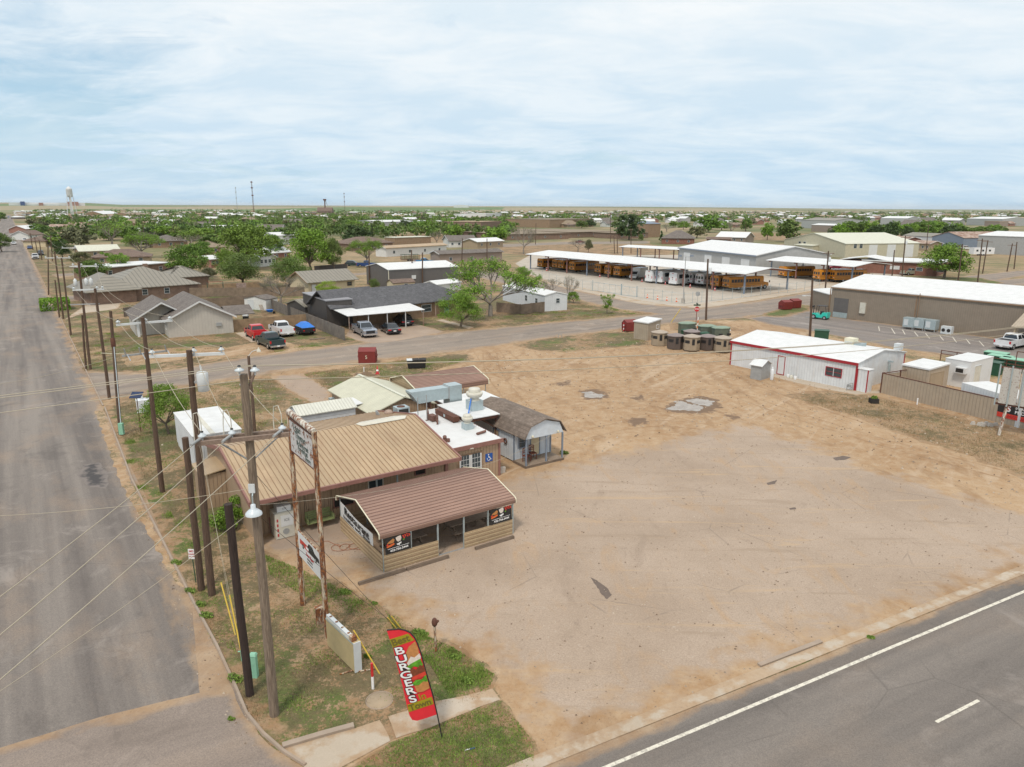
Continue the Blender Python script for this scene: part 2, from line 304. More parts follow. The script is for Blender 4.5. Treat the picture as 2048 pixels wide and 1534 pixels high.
def weeds(t, green=.5, dens=.5):
    P = t.pos(); a = t.noise(.16, 6, P, .62); b = t.noise(1.5, 7, P, .7); f = t.noise(6., 6, P, .75)
    g = t.mix(t.mr(f, .35, .65), (.115, .09, .045), (.215, .175, .09)); g = t.mix(t.mr(t.noise(.3, 5, P, .6), .62-green*.25, .74-green*.25, 0, .85), g, t.mix(t.mr(f, .4, .6), (.06, .10, .02), (.14, .2, .04)))
    m = t.ma('ADD', t.ma('MULTIPLY', a, .45), t.ma('ADD', t.ma('MULTIPLY', b, .3), t.ma('MULTIPLY', f, .25)))
    return t.mix(t.mr(m, .56-dens*.14, .60-dens*.14), dirt(t), g)
def m_ground():
    t = NT('ground_mix'); P = t.pos(); q = t.xyz(P); d = t.n('VectorMath', {0: P}, operation='LENGTH').outputs['Value']
    near = weeds(t, .35, .55); a = t.noise(.006, 5, P, .6); b = t.noise(.02, 6, P, .6)
    far = t.mix(t.mr(b, .42, .58), (.17, .15, .07), (.34, .25, .15)); far = t.mix(t.mr(t.noise(.012, 5, P), .46, .56, 0, .85), far, (.1, .13, .04))
    vo = t.n('TexVoronoi', {'Vector': t.scl(P, (.0016, .0007, 1)), 'Scale': 1., 'Randomness': .7}, distance='CHEBYCHEV'); vc = t.xyz(vo.outputs['Color'])
    fld = t.mix(t.mr(vc[0], .45, .5), (.33, .26, .17), (.1, .2, .035)); fld = t.mix(t.mr(vc[1], .6, .62), fld, (.28, .23, .14))
    c = t.mix(t.mr(d, 150, 420), near, far); c = t.mix(t.mr(d, 2200, 2600), c, fld); return t.out(c, .95)
def m_dirt():
    t = NT('bare_dirt'); e = t.attr('e'); c = dirt(t); n = t.noise(.8, 6); k = t.mr(t.ma('ADD', e, t.mr(n, .3, .7, -1.6, 1.6)), .2, 1.6)
    c = t.mix(k, weeds(t, .2, .35), c)
    u = t.ma('ADD', t.ma('MULTIPLY', t.xyz(t.pos())[0], .82), t.ma('MULTIPLY', t.xyz(t.pos())[1], -.57)); w = t.noise(.09, 4, t.n('CombineXYZ', {0: t.ma('MULTIPLY', u, 6.), 1: t.xyz(t.pos())[1], 2: 0.}).outputs[0], .5, 1.5)
    c = t.mix(t.mr(w, .55, .68, 0, .4), c, (.52, .41, .3)); t.bump(t.noise(3., 7), .05); return t.out(c, .95)
def m_weeds(nm, g, d_, mow=False):
    t = NT(nm); e = t.attr('e'); n = t.noise(1.1, 6); k = t.mr(t.ma('ADD', e, t.mr(n, .3, .7, -1., 1.)), .1, .8)
    c = t.mix(k, dirt(t), weeds(t, g, d_)); c = t.mix(1., c, (.84, .82, .8), 'MULTIPLY'); t.bump(t.noise(5., 7), .08); return t.out(c, .95)
def m_lot():
    t = NT('caliche_lot'); e = t.attr('e'); P = t.pos()
    a = t.noise(.13, 7, P, .62); b = t.noise(.6, 8, t.scl(P, (1, .4, 1)), .66, .8); s = t.noise(14., 5, P, .75)
    c = t.mix(t.mr(a, .38, .62), (.36, .275, .205), (.43, .338, .262)); c = t.mix(t.mr(b, .54, .68, 0, .5), c, (.44, .285, .155)); c = t.mix(t.mr(b, .32, .42, .45, 0), c, (.29, .22, .165))
    c = t.mix(t.mr(s, .35, .65), t.mix(1., c, (.78, .77, .76), 'MULTIPLY'), t.mix(1., c, (1.08, 1.08, 1.08), 'MULTIPLY')); sp = t.noise(3.1, 7, P, .74); c = t.mix(t.mr(sp, .6, .66, 0, .55), c, (.2, .155, .12)); c = t.mix(t.mr(sp, .33, .39, .45, 0), c, (.5, .44, .37)); u = t.noise(.5, 7, t.n('Mapping', {0: P, 2: (0, 0, .75), 3: (.22, 2.2, 1)}).outputs[0], .7, .6); c = t.mix(t.mr(u, .57, .64, 0, .5), c, (.3, .225, .16)); u = t.noise(.5, 7, t.n('Mapping', {0: P, 2: (0, 0, -.5), 3: (.2, 2.4, 1)}).outputs[0], .7, .6); c = t.mix(t.mr(u, .58, .66, 0, .55), c, (.47, .33, .2))
    ck = t.n('TexVoronoi', {'Vector': t.n('VectorMath', {0: P, 1: t.scl(t.n('TexNoise', {'Scale': .8, 'Detail': 5}).outputs['Color'], (1.6, 1.6, 0))}, operation='ADD').outputs[0], 'Scale': .16}, feature='DISTANCE_TO_EDGE').outputs['Distance']
    c = t.mix(t.ma('MULTIPLY', t.mr(ck, .0, .006, 1, 0), t.mr(t.noise(.3, 3), .48, .58, 0, .55)), c, (.17, .14, .115))
    k = t.mr(t.ma('ADD', e, t.mr(t.noise(.5, 7), .3, .7, -2., 1.4)), .0, 1.6); c = t.mix(k, dirt(t), c)
    t.bump(s, .006); return t.out(c, .93)
def m_road(nm, U, N, c1, c2, dirtw=1.2, dusty=.35):
    t = NT(nm); e = t.attr('e'); P = t.pos()
    al = t.n('VectorMath', {0: P, 1: tuple(U)}, operation='DOT_PRODUCT').outputs['Value']; ac = t.n('VectorMath', {0: P, 1: tuple(N)}, operation='DOT_PRODUCT').outputs['Value']
    Q = t.n('CombineXYZ', {0: t.ma('MULTIPLY', al, .035), 1: ac, 2: 0.}).outputs[0]; Q2 = t.n('CombineXYZ', {0: t.ma('MULTIPLY', al, .5), 1: ac, 2: 0.}).outputs[0]
    a = t.noise(.55, 5, Q, .6); b = t.noise(.35, 7, Q2, .62); s = t.noise(22., 4, P, .8)
    c = t.mix(t.mr(a, .36, .64), c1, c2); c = t.mix(t.mr(b, .5, .68, 0, dusty), c, (.31, .235, .175)); c = t.mix(t.mr(b, .32, .42, .4, 0), c, [v*.72 for v in c1])
    c = t.mix(t.mr(s, .35, .65), t.mix(1., c, (.72, .72, .72), 'MULTIPLY'), t.mix(1., c, (1.18, 1.16, 1.13), 'MULTIPLY')); g = t.noise(.25, 8, P, .7, .8); c = t.mix(t.mr(g, .56, .66, 0, .4), c, [v*1.5 for v in c2]); c = t.mix(t.mr(g, .34, .42, .35, 0), c, [v*.6 for v in c1]); vk = t.n('TexVoronoi', {'Vector': t.n('VectorMath', {0: P, 1: t.scl(t.n('TexNoise', {'Scale': 1., 'Detail': 5}).outputs['Color'], (1.2, 1.2, 0))}, operation='ADD').outputs[0], 'Scale': .13}, feature='DISTANCE_TO_EDGE').outputs['Distance']; c = t.mix(t.ma('MULTIPLY', t.mr(vk, 0, .005, 1, 0), t.mr(t.noise(.2, 3), .5, .6, 0, .35)), c, [v*.45 for v in c1])
    k = t.mr(t.ma('ADD', e, t.mr(t.noise(.7, 7, Q2), .3, .7, -dirtw, dirtw*.7)), .0, dirtw*.8); c = t.mix(k, t.mix(.25, dirt(t), c), c)
    t.bump(s, .006); return t.out(c, .9)
def m_conc(nm, c1, c2, sp=4., dusty=.5):
    t = NT(nm); e = t.attr('e'); P = t.pos(); q = t.xyz(P); a = t.noise(.3, 6, P, .6); s = t.noise(16., 3, P, .7)
    c = t.mix(t.mr(a, .35, .65), c1, c2); c = t.mix(t.mr(t.noise(.9, 7), .52, .7, 0, dusty), c, (.42, .29, .18)); c = t.mix(t.mr(s, .3, .7), t.mix(1., c, (.9, .9, .9), 'MULTIPLY'), c)
    k = t.mr(t.ma('ADD', e, t.mr(t.noise(1.1, 6), .3, .7, -.5, .4)), 0, .3); c = t.mix(k, t.mix(.3, dirt(t), c), c); t.bump(s, .004); return t.out(c, .92)
GM = {'ground': m_ground(), 'dirt': m_dirt(), 'verge': m_weeds('verge_weeds', .55, .72), 'yard': m_weeds('yard_weeds', .5, .72), 'green': m_weeds('green_weeds', .95, .95), 'scrub': m_weeds('thin_scrub', .1, .42), 'lot': m_lot(),
      'street': m_road('street_asphalt', SU, SN, (.14, .122, .112), (.255, .225, .2), .9, .5), 'alley': m_road('side_road_asphalt', V((.83, .56, 0)), V((-.56, .83, 0)), (.215, .18, .155), (.3, .25, .205), 1.3, .6),
      'hwy': m_road('highway_asphalt', HU, HN, (.135, .12, .11), (.21, .185, .165), .35, .22), 'east': m_road('east_asphalt', V((.6, -.8, 0)), V((.8, .6, 0)), (.18, .16, .15), (.26, .23, .21), 1., .3),
      'conc': m_conc('yard_concrete', (.42, .37, .305), (.5, .45, .385), 4, .2), 'walk': m_conc('pavement_concrete', (.44, .365, .28), (.5, .43, .345), 2, .45), 'mouth': m_road('mouth_asphalt', HU, HN, (.22, .18, .155), (.29, .24, .205), .5, .35), 'slab': m_conc('driveway_slab', (.33, .25, .19), (.4, .31, .24), 3, .5)}
def mkdamp():
    t = NT('damp_soil'); e = t.attr('e'); k = t.mr(t.ma('ADD', e, t.mr(t.noise(1.6, 7), .3, .7, -.5, .5)), .0, .35); c = t.mix(k, dirt(t), t.mix(t.noise(2., 6), (.13, .08, .045), (.22, .14, .085))); GM['damp'] = t.out(c, .8)
    t = NT('muddy_water'); c = t.mix(t.mr(t.noise(1.2, 4), .4, .6), (.26, .21, .165), (.35, .3, .25)); GM['water'] = t.out(c, .05)
    t = NT('road_paint'); c = t.mix(t.mr(t.noise(5., 8, rough=.8), .48, .6, 0, .75), (.68, .64, .54), (.3, .27, .24)); GM['paint'] = t.out(c, .8)
    t = NT('field_hills'); q = t.xyz(t.pos()); v = t.n('TexVoronoi', {'Vector': t.scl(t.pos(), (.0012, .0005, 0)), 'Scale': 1.}, distance='CHEBYCHEV'); w = t.xyz(v.outputs['Color'])
    c = t.mix(t.mr(w[0], .55, .57), (.3, .25, .15), (.11, .17, .05)); c = t.mix(t.mr(w[2], .5, .51), c, (.17, .17, .08)); GM['field'] = t.out(c, .95)
mkdamp()
def edge_dist(P, poly):
    P = np.array([(p[0], p[1]) for p in P]); A = np.array([(p[0], p[1]) for p in poly]); B = np.roll(A, -1, 0); d = np.full(len(P), 1e9)
    for a, b in zip(A, B):
        ab = b-a; t = np.clip(((P-a)@ab)/max(ab@ab, 1e-9), 0, 1); d = np.minimum(d, np.hypot(*(P-a-t[:, None]*ab).T))
    return d
def inside(P, poly):
    x, y = P[:, 0], P[:, 1]; r = np.zeros(len(P), bool); n = len(poly)
    for i in range(n):
        ax, ay = poly[i][:2]; bx, by = poly[(i+1) % n][:2]
        if ay == by: continue
        r ^= ((ay > y) != (by > y)) & (x < (bx-ax)*(y-ay)/(by-ay)+ax)
    return r
def sheet(name, pts, z, m, jit=.12, step=1., edge=.6, kind='structure', px=True, parent=None):
    poly = [G(*p) if px else V((p[0], p[1], 0)) for p in pts]; r = random.Random(name+str(len(pts))); out = []
    n = len(poly)
    for i in range(n):
        a, b = poly[i], poly[(i+1) % n]; L = (b-a).length; k = max(1, int(min(L/edge, 220)))
        for j in range(k):
            p = a.lerp(b, j/k); q = jit*(1 if j else .3)
            w = math.sin(p.x*.9+p.y*.6)*.6+math.sin(p.x*2.3-p.y*1.9)*.4
            out.append(V((p.x+q*(w+r.uniform(-.5, .5)), p.y+q*(w*.7+r.uniform(-.5, .5)), 0)))
    X = [p.x for p in out]; Y = [p.y for p in out]
    gx, gy = np.meshgrid(np.arange(min(X), max(X), step), np.arange(min(Y), max(Y), step)); g = np.c_[gx.ravel(), gy.ravel()]; g = g[inside(g, out)]
    if len(g): g = g[edge_dist(g, out) > step*.4]
    allp = [p.to_2d() for p in out]+[V((float(a), float(b))) for a, b in g]
    vs, es, fs, *_ = delaunay_2d_cdt(allp, [], [list(range(len(out)))], 1, 1e-5)
    me = bpy.data.meshes.new(name); me.from_pydata([(v.x, v.y, z) for v in vs], [], fs); me.materials.append(GM[m] if isinstance(m, str) else m)
    e = edge_dist([(v.x, v.y) for v in vs], out); a = me.attributes.new('e', 'FLOAT', 'POINT'); a.data.foreach_set('value', e.astype(np.float32)); me.update()
    if len(me.polygons) and me.polygons[0].normal.z < 0: me.flip_normals()
    o = bpy.data.objects.new(name, me); C.objects.link(o)
    if parent is not None: o.parent = parent
    return tag(o, kind=kind) if kind else o
def strip(name, pts, w0, w1, z, m, ds=2., kind='structure', e0=0.):   # road along world points, from w0 left to w1 right of the line
    P = []
    for a, b in zip(pts, pts[1:]):
        L = (b-a).length; k = max(1, int(L/ds)); P += [a.lerp(b, j/k) for j in range(k)]
    P.append(pts[-1]); vs = []; ev = []; fr = [0, .03, .07, .14, .3, .5, .7, .86, .93, .97, 1]; W = w1-w0; r = random.Random(name)
    for i, p in enumerate(P):
        d = (P[min(i+1, len(P)-1)]-P[max(i-1, 0)]).normalized(); n = V((d.y, -d.x, 0))
        for f in fr:
            j = r.uniform(-.06, .06) if f in (0, 1) and W > 2 else 0; q = p+n*(w0+W*f+j); vs.append((q.x, q.y, z)); ev.append(min(f, 1-f)*W+e0)
    k = len(fr); fs = [(i*k+j, i*k+j+1, (i+1)*k+j+1, (i+1)*k+j) for i in range(len(P)-1) for j in range(k-1)]
    me = bpy.data.meshes.new(name); me.from_pydata(vs, [], fs); me.materials.append(GM[m]); a = me.attributes.new('e', 'FLOAT', 'POINT'); a.data.foreach_set('value', ev); me.update()
    if me.polygons[0].normal.z < 0: me.flip_normals()
    o = bpy.data.objects.new(name, me); C.objects.link(o); return tag(o, kind=kind)
def kerb(name, pts, w, h, mt='slabc', px=True, seg=3.):
    P = [G(*p) for p in pts] if px else pts; Q = []
    for a, b in zip(P, P[1:]):
        k = max(1, int((b-a).length/seg)); Q += [a.lerp(b, j/k) for j in range(k)]
    Q.append(P[-1]); b_ = MB(); vs = []
    for i, p in enumerate(Q):
        d = (Q[min(i+1, len(Q)-1)]-Q[max(i-1, 0)]).normalized(); n = V((d.y, -d.x, 0))
        for s, zz in ((0, 0), (.02, h), (w-.02, h), (w, 0)): q = p+n*s; vs.append((q.x, q.y, zz))
    b_.add(vs, [(i*4+j, i*4+j+1, (i+1)*4+j+1, (i+1)*4+j) for i in range(len(Q)-1) for j in range(3)]+[(0, 1, 2, 3), tuple(len(vs)-4+j for j in (3, 2, 1, 0))], M[mt])
    return tag(b_.build(name), kind='structure')
# one sheet to the horizon
def ground():
    rs = [0, 20, 60, 120, 250, 500, 1000, 2000, 4000, 9000, 26000]; vs = [(0, 0, 0)]; fs = []; n = 64
    for r in rs[1:]: vs += [(r*math.sin(2*PI*i/n), r*math.cos(2*PI*i/n), 0) for i in range(n)]
    fs += [(0, 1+(i+1) % n, 1+i) for i in range(n)]
    for k in range(len(rs)-2): fs += [(1+k*n+i, 1+k*n+(i+1) % n, 1+(k+1)*n+(i+1) % n, 1+(k+1)*n+i) for i in range(n)]
    me = bpy.data.meshes.new('ground'); me.from_pydata(vs, [], fs); me.materials.append(GM['ground']); me.update()
    if me.polygons[0].normal.z < 0: me.flip_normals()
    o = bpy.data.objects.new('ground', me); C.objects.link(o); tag(o, kind='structure')
    # the land climbs a little beyond the town, left of centre
    b = MB(); A = list(range(-44, 40, 2)); RR = [2700, 3600, 4800, 6500, 9000]; vs = []
    for a in A:
        k = max(0., min(1., (a+44)/10))*max(0., min(1., (40-a)/34)); k = k*k*(3-2*k)
        for i, r in enumerate(RR): vs.append((r*math.sin(R(a)), r*math.cos(R(a)), [-.3, 7, 20, 36, 48][i]*k*(.62 if a > -29 else 1.)+(-.2 if i == 0 else .1)))
    n = len(RR); b.add(vs, [(i*n+j, (i+1)*n+j, (i+1)*n+j+1, i*n+j+1) for i in range(len(A)-1) for j in range(n-1)], GM['field'], True); o = b.build('hills'); tag(o, kind='structure')
    o.data.flip_normals() if o.data.polygons[0].normal.z < 0 else None
ground()
S0 = G(385, 1190); S1 = S0+SU*9000
CURB = [(608, 1534), (565, 1507), (524, 1471), (490, 1430), (470, 1381), (431, 1294), (382, 1202)]
# street running away on the left
near = S0-SU*26
pts = [near-SU*20]+[near+SU*d for d in range(0, 200, 4)]+[near+SU*d for d in range(200, 1700, 50)]+[near+SU*1700]
strip('street', pts, -13.4, -.02, .016, 'street', 1e9)
sheet('street_mouth', [(384, 1200), (431, 1296), (468, 1384), (488, 1432), (522, 1473), (562, 1508), (606, 1534), (700, 1660), (300, 2100), (-700, 1900), (-500, 1560), (0, 1497), (200, 1435), (400, 1386)], .02, 'mouth', .03, 1.2, .5)
kerb('kerb', CURB+[(262, 960), (208, 815)], .13, .09); kerb('kerb_far', [S0+SU*(39+0), S0+SU*300], .13, .09, px=False)
sheet('gutter_sand', [(384, 1192), (262, 962), (208, 822), (190, 822), (240, 962), (345, 1150)], .02, 'dirt', .12, .5, .4)
# side road and its junctions
sheet('dirt_lot', [(205, 806), (330, 776), (480, 755), (600, 737), (730, 722), (930, 700), (1100, 676), (1290, 652), (1400, 640), (1500, 640), (1600, 655), (1760, 700), (1900, 745), (2200, 830), (2600, 930), (2400, 1060), (2048, 1180), (1500, 1360), (1060, 1534), (900, 1300), (640, 1180), (500, 1090), (380, 950), (250, 830)], .004, 'dirt', .2, 1.5, .8)
sheet('side_road', [(150, 742), (300, 746), (480, 716), (690, 690), (850, 669), (1000, 655), (1150, 641), (1312, 628), (1240, 619), (1158, 601), (1080, 583), (1000, 566), (940, 552), (900, 543), (960, 541), (1040, 551), (1158, 582), (1230, 597), (1290, 608), (1391, 617), (1500, 604), (1660, 578), (1800, 585), (1800, 640), (1580, 620), (1490, 636), (1400, 641), (1290, 653), (1100, 676), (930, 701), (730, 723), (600, 738), (480, 757), (330, 777), (225, 797), (190, 805), (120, 790), (100, 745)], .012, 'alley', .15, 1.3, .6)
sheet('parking_asphalt', [(1490, 636), (1525, 632), (1565, 634), (1622, 618), (1658, 633), (2025, 681), (2300, 712), (2500, 800), (2100, 745), (1900, 712), (1760, 690), (1620, 662), (1540, 650)], .016, 'east', .12, 1.2, .6)
sheet('street_right', [(1560, 600), (1700, 575), (1800, 566), (1900, 567), (2048, 556), (2400, 528), (2400, 540), (2048, 570), (1950, 585), (1800, 600)], .008, 'alley', .2, 3., 1.)
# bus yard
sheet('bus_yard', [(1030, 527), (1058, 549), (1100, 562), (1160, 575), (1275, 600), (1340, 611), (1370, 613), (1500, 594), (1620, 574), (1668, 562), (1860, 548), (1900, 535), (1500, 510), (1060, 510)], .016, 'conc', .03, 3., 1.5)
sheet('pavement', [(1058, 549), (1100, 562), (1160, 575), (1275, 600), (1340, 611), (1370, 613), (1500, 594), (1620, 574), (1668, 562), (1690, 570), (1620, 583), (1500, 603), (1430, 613), (1391, 616.5), (1330, 612.5), (1275, 607), (1158, 582), (1095, 567)], .02, 'walk', .03, 2., 1.)
# the paved lot in front of the restaurant
sheet('paved_lot', [(531, 1100), (562, 1115), (584, 1142), (637, 1151), (686, 1162), (735, 1199), (776, 1219), (803, 1246), (856, 1270), (917, 1290), (954, 1317), (998, 1356), (990, 1380), (1005, 1400), (1037, 1444), (1071, 1480), (1082, 1512), (2048, 1152), (2500, 985), (2300, 1112), (2048, 1026), (1760, 930), (1500, 838), (1300, 880), (1120, 927), (1000, 952), (900, 985), (600, 1062), (505, 1080)], .010, 'lot', .12, 1., .5)
# verges and yards
sheet('grass_verge', [(608, 1534), (569, 1507), (528, 1471), (494, 1430), (474, 1381), (435, 1294), (386, 1202), (266, 960), (210, 815), (228, 800), (330, 779), (480, 760), (540, 754), (577, 780), (621, 804), (640, 830), (600, 930), (500, 1076), (531, 1102), (562, 1117), (584, 1143), (637, 1152), (686, 1163), (735, 1200), (776, 1220), (803, 1248), (856, 1272), (917, 1292), (954, 1319), (996, 1356), (984, 1384), (952, 1413), (888, 1442), (868, 1455), (795, 1475), (780, 1483), (685, 1534)], .008, 'verge', .1, .7, .4)
sheet('grass_corner', [(690, 1540), (780, 1486), (870, 1458), (955, 1418), (1003, 1402), (1036, 1446), (1069, 1482), (1078, 1520), (1040, 1600), (700, 1700), (600, 1640)], .016, 'green', .1, .7, .4)
sheet('grass_patch', [(606, 746), (720, 733), (840, 714), (930, 706), (950, 716), (925, 728), (870, 737), (850, 760), (800, 800), (655, 790), (640, 765)], .008, 'yard', .25, 1., .6)
sheet('grass_patch', [(1025, 690), (1080, 678), (1150, 669), (1200, 664), (1265, 664), (1300, 672), (1300, 690), (1200, 698), (1130, 705), (1070, 700)], .008, 'yard', .25, 1., .6)
sheet('grass_patch', [(1340, 648), (1400, 642), (1450, 648), (1490, 662), (1400, 664), (1340, 660)], .008, 'scrub', .25, 1., .6)
sheet('grass_patch', [(1524, 628), (1560, 618), (1600, 608), (1622, 612), (1618, 622), (1570, 632), (1540, 634)], .02, 'green', .2, 1., .6)
sheet('scrub_patch', [(1560, 790), (1650, 780), (1760, 795), (1900, 830), (2048, 870), (2200, 920), (2048, 960), (1900, 900), (1700, 830)], .008, 'scrub', .5, 1.2, .8)
sheet('yard_grass', [(52, 500), (78, 560), (107, 625), (135, 685), (168, 748), (300, 743), (480, 714), (690, 688), (730, 680), (850, 667), (1000, 653), (1150, 640), (1308, 627), (1240, 621), (1158, 604), (1060, 585), (980, 566), (760, 575), (480, 560), (200, 520), (90, 500)], .008, 'yard', .25, 2., 1.)
sheet('sandy_yard', [(480, 690), (520, 683), (560, 680), (600, 690), (660, 700), (600, 708), (540, 712), (470, 716), (400, 722), (430, 700)], .010, 'dirt', .3, 1., .6)
sheet('sandy_yard', [(300, 700), (420, 690), (470, 700), (420, 712), (250, 735), (240, 720)], .0115, 'dirt', .3, 1., .6)
# concrete pieces
sheet('driveway', [(540, 753), (577, 780), (621, 804), (650, 806), (662, 790), (655, 777), (606, 748)], .016, 'slab', .08, .8, .5)
sheet('driveway', [(700, 656), (760, 640), (832, 648), (890, 664), (800, 681), (745, 687), (716, 682), (690, 672)], .016, 'slab', .06, .8, .5)
sheet('driveway', [(470, 666), (498, 663), (517, 683), (503, 685)], .02, 'walk', .03, .6, .5)
sheet('path', [(874, 641), (884, 638), (948, 655), (938, 658)], .016, 'walk', .03, .8, .5)
sheet('path', [(1545, 744), (1640, 764), (1715, 782), (1768, 779), (1768, 786), (1712, 790), (1630, 775), (1540, 753)], .012, 'walk', .05, .6, .5)
sheet('path', [(566, 1499), (650, 1474), (709, 1458), (759, 1441), (776, 1470), (780, 1483), (685, 1534), (640, 1570), (600, 1560), (608, 1534)], .02, 'walk', .02, .5, .3)
sheet('path', [(776, 1434), (868, 1404), (930, 1392), (985, 1378), (1000, 1400), (955, 1416), (868, 1453), (792, 1477)], .02, 'walk', .03, .5, .3)
sheet('path', [(505, 1082), (900, 972), (960, 1010), (700, 1082), (566, 1108)], .018, 'slab', .05, .8, .4)
sheet('driveway', [(165, 627), (235, 618), (245, 600), (215, 596), (175, 606), (130, 640)], .016, 'walk', .1, 1., .6)
kerb('kerb_path', [(566, 1499), (650, 1474), (709, 1458)], -.18, .13)
# highway with gutter and markings
H0 = G(1215, 1534); gut = (G(1300, 1425)-H0).dot(HN)
off = HN.dot(G(2048, 1152)-H0)
hp = [H0+HU*d for d in range(-60, 260, 4)]
strip('highway', [hp[0], hp[-1]], -14., -(HN.dot(G(1560, 1350)-H0)), .02, 'hwy', 3.) if False else None
ga = HN.dot(G(1600, 1340)-H0)
def hsheet(name, a, b, z, m, L0=-40, L1=200, w=None):
    P = [H0+HU*d for d in np.arange(L0, L1, 2.5)]; P = [V((float(p.x), float(p.y), 0)) for p in P]; return strip(name, P, -b, -a, z, m, 1e9)
hsheet('highway', -13.5, .92, .014, 'hwy'); hsheet('gutter', .93, 1.48, .03, 'walk')
hsheet('highway_line', -.07, .07, .022, 'paint'); o = None
cd = HN.dot(G(1923, 1419)-H0); L = HU.dot(G(1872, 1445)-H0)
for k in range(-2, 6): hsheet('lane_dash', cd-.06, cd+.06, .022, 'paint', L+12.2*k, L+12.2*k+3.9)
kerb('kerb_highway', [H0+HU*8.3+HN*1.5, H0+HU*11.8+HN*1.5], -.16, .1, px=False)
# puddles in damp soil, stains
for q, w in (([(1155, 782), (1185, 776), (1215, 783), (1222, 794), (1195, 803), (1160, 798)], [(1161, 785), (1185, 783), (1213, 790), (1196, 797), (1165, 795)]),
             ([(1335, 806), (1365, 797), (1400, 790), (1440, 800), (1448, 815), (1420, 828), (1350, 828), (1325, 818)], [(1372, 800), (1400, 796), (1432, 803), (1425, 812), (1395, 811)]),
             (None, [(1343, 804), (1362, 803), (1404, 815), (1396, 824), (1330, 818), (1350, 812)])):
    if q: sheet('damp_soil', q, .008, 'damp', .15, .6, .4)
    sheet('puddle', w, .014, 'water', .3, .5, .18)
for q in ([(1258, 795), (1280, 786), (1296, 800), (1275, 803)], [(1250, 838), (1290, 832), (1300, 848), (1260, 852)], [(1445, 830), (1478, 828), (1490, 838), (1455, 842)], [(1100, 768), (1140, 760), (1150, 770), (1120, 774)], [(700, 748), (740, 742), (760, 752), (720, 758)]):
    sheet('damp_soil', q, .010, 'damp', .2, .6, .4)
GM['oil'] = mat('dark_stain', (.14, .105, .085), .8, .2, 3.)
for q in ([(1181, 1155), (1192, 1160), (1216, 1178), (1224, 1190), (1214, 1199), (1202, 1188)], [(1666, 916), (1685, 912), (1702, 915), (1690, 920), (1672, 921)], [(1578, 1017), (1590, 1015), (1592, 1019), (1580, 1020)], [(1534, 966), (1555, 960), (1550, 968), (1536, 970)]):
    sheet('oil_stain', q, .016, 'oil', .04, .2, .1)
TK = NT('tyre_track'); e_ = TK.attr('e'); TK.out(TK.mix(TK.mr(TK.ma('ADD', e_, TK.mr(TK.noise(1.5, 6), .3, .7, -.09, .09)), .0, .1), dirt(TK), TK.mix(1., dirt(TK), (.86, .83, .8), 'MULTIPLY')), .95); GM['track'] = TK.mat
TRK = []
def track(pts, w=.24, gap=1.7):
    P = [G(*p) for p in pts]; Q = []
    for i in range(len(P)-1):
        a, b, c, d = P[max(i-1, 0)], P[i], P[i+1], P[min(i+2, len(P)-1)]
        for j in range(8): u = j/8; Q.append(.5*((2*b)+(c-a)*u+(2*a-5*b+4*c-d)*u*u+(3*b-a-3*c+d)*u**3))
    Q.append(P[-1]); z = .0055+.00035*(len(TRK) % 14); TRK.append(1); [strip('tyre_track', Q, o-w/2, o+w/2, z+.00017*(o > 0), 'track', 1e9) for o in (-gap/2, gap/2)]
for q in ([(985, 700), (1010, 730), (1080, 755), (1180, 770), (1330, 800), (1480, 845)], [(960, 702), (1000, 745), (1100, 790), (1250, 800), (1400, 790)], [(1000, 700), (1060, 740), (1200, 745), (1380, 738), (1500, 762), (1700, 830), (1950, 905)], [(1020, 845), (1120, 820), (1260, 812), (1400, 840)], [(980, 705), (985, 740), (1020, 790), (1090, 860)], [(1450, 780), (1560, 820), (1750, 880), (2048, 960)], [(1130, 880), (1260, 850), (1380, 850), (1480, 870)]): track(q)
TR = NT('tar_smudge'); TR.out(TR.mix(TR.mr(TR.ma('ADD', TR.attr('e'), TR.mr(TR.noise(1.6, 7), .3, .7, -.5, .45)), .0, .55), (.2, .172, .155), (.06, .055, .055)), .85); GM['tar'] = TR.mat
for q in ([(164, 930), (196, 926), (216, 950), (212, 978), (176, 976), (154, 952)],): sheet('tar_patch', q, .022, 'tar', .12, .25, .15)
# parking lines beside the tan warehouse
pl = MB(); q0, q1 = G(1700, 660), G(2022, 695); d = (q1-q0).normalized(); n = V((-d.y, d.x, 0))
def ql(b, a, c, w=.06, z=.024):
    e = (c-a).normalized(); s = V((-e.y, e.x, 0))*w; b.add([(*(a-s).xy, z), (*(c-s).xy, z), (*(c+s).xy, z), (*(a+s).xy, z)], [(0, 1, 2, 3)], GM['paint'])
ql(pl, G(1757, 652), G(1980, 687))
for a, b in (((1757, 653), (1759, 662)), ((1783, 657), (1790, 668)), ((1805, 660), (1810, 669)), ((1828, 663), (1836, 673)), ((1851, 667), (1859, 677)), ((1878, 670), (1887, 681)), ((1905, 674), (1913, 685)), ((1932, 678), (1940, 688)), ((1958, 682), (1968, 693))): ql(pl, G(*a), G(*b))
tag(pl.build('parking_lines'), kind='structure')
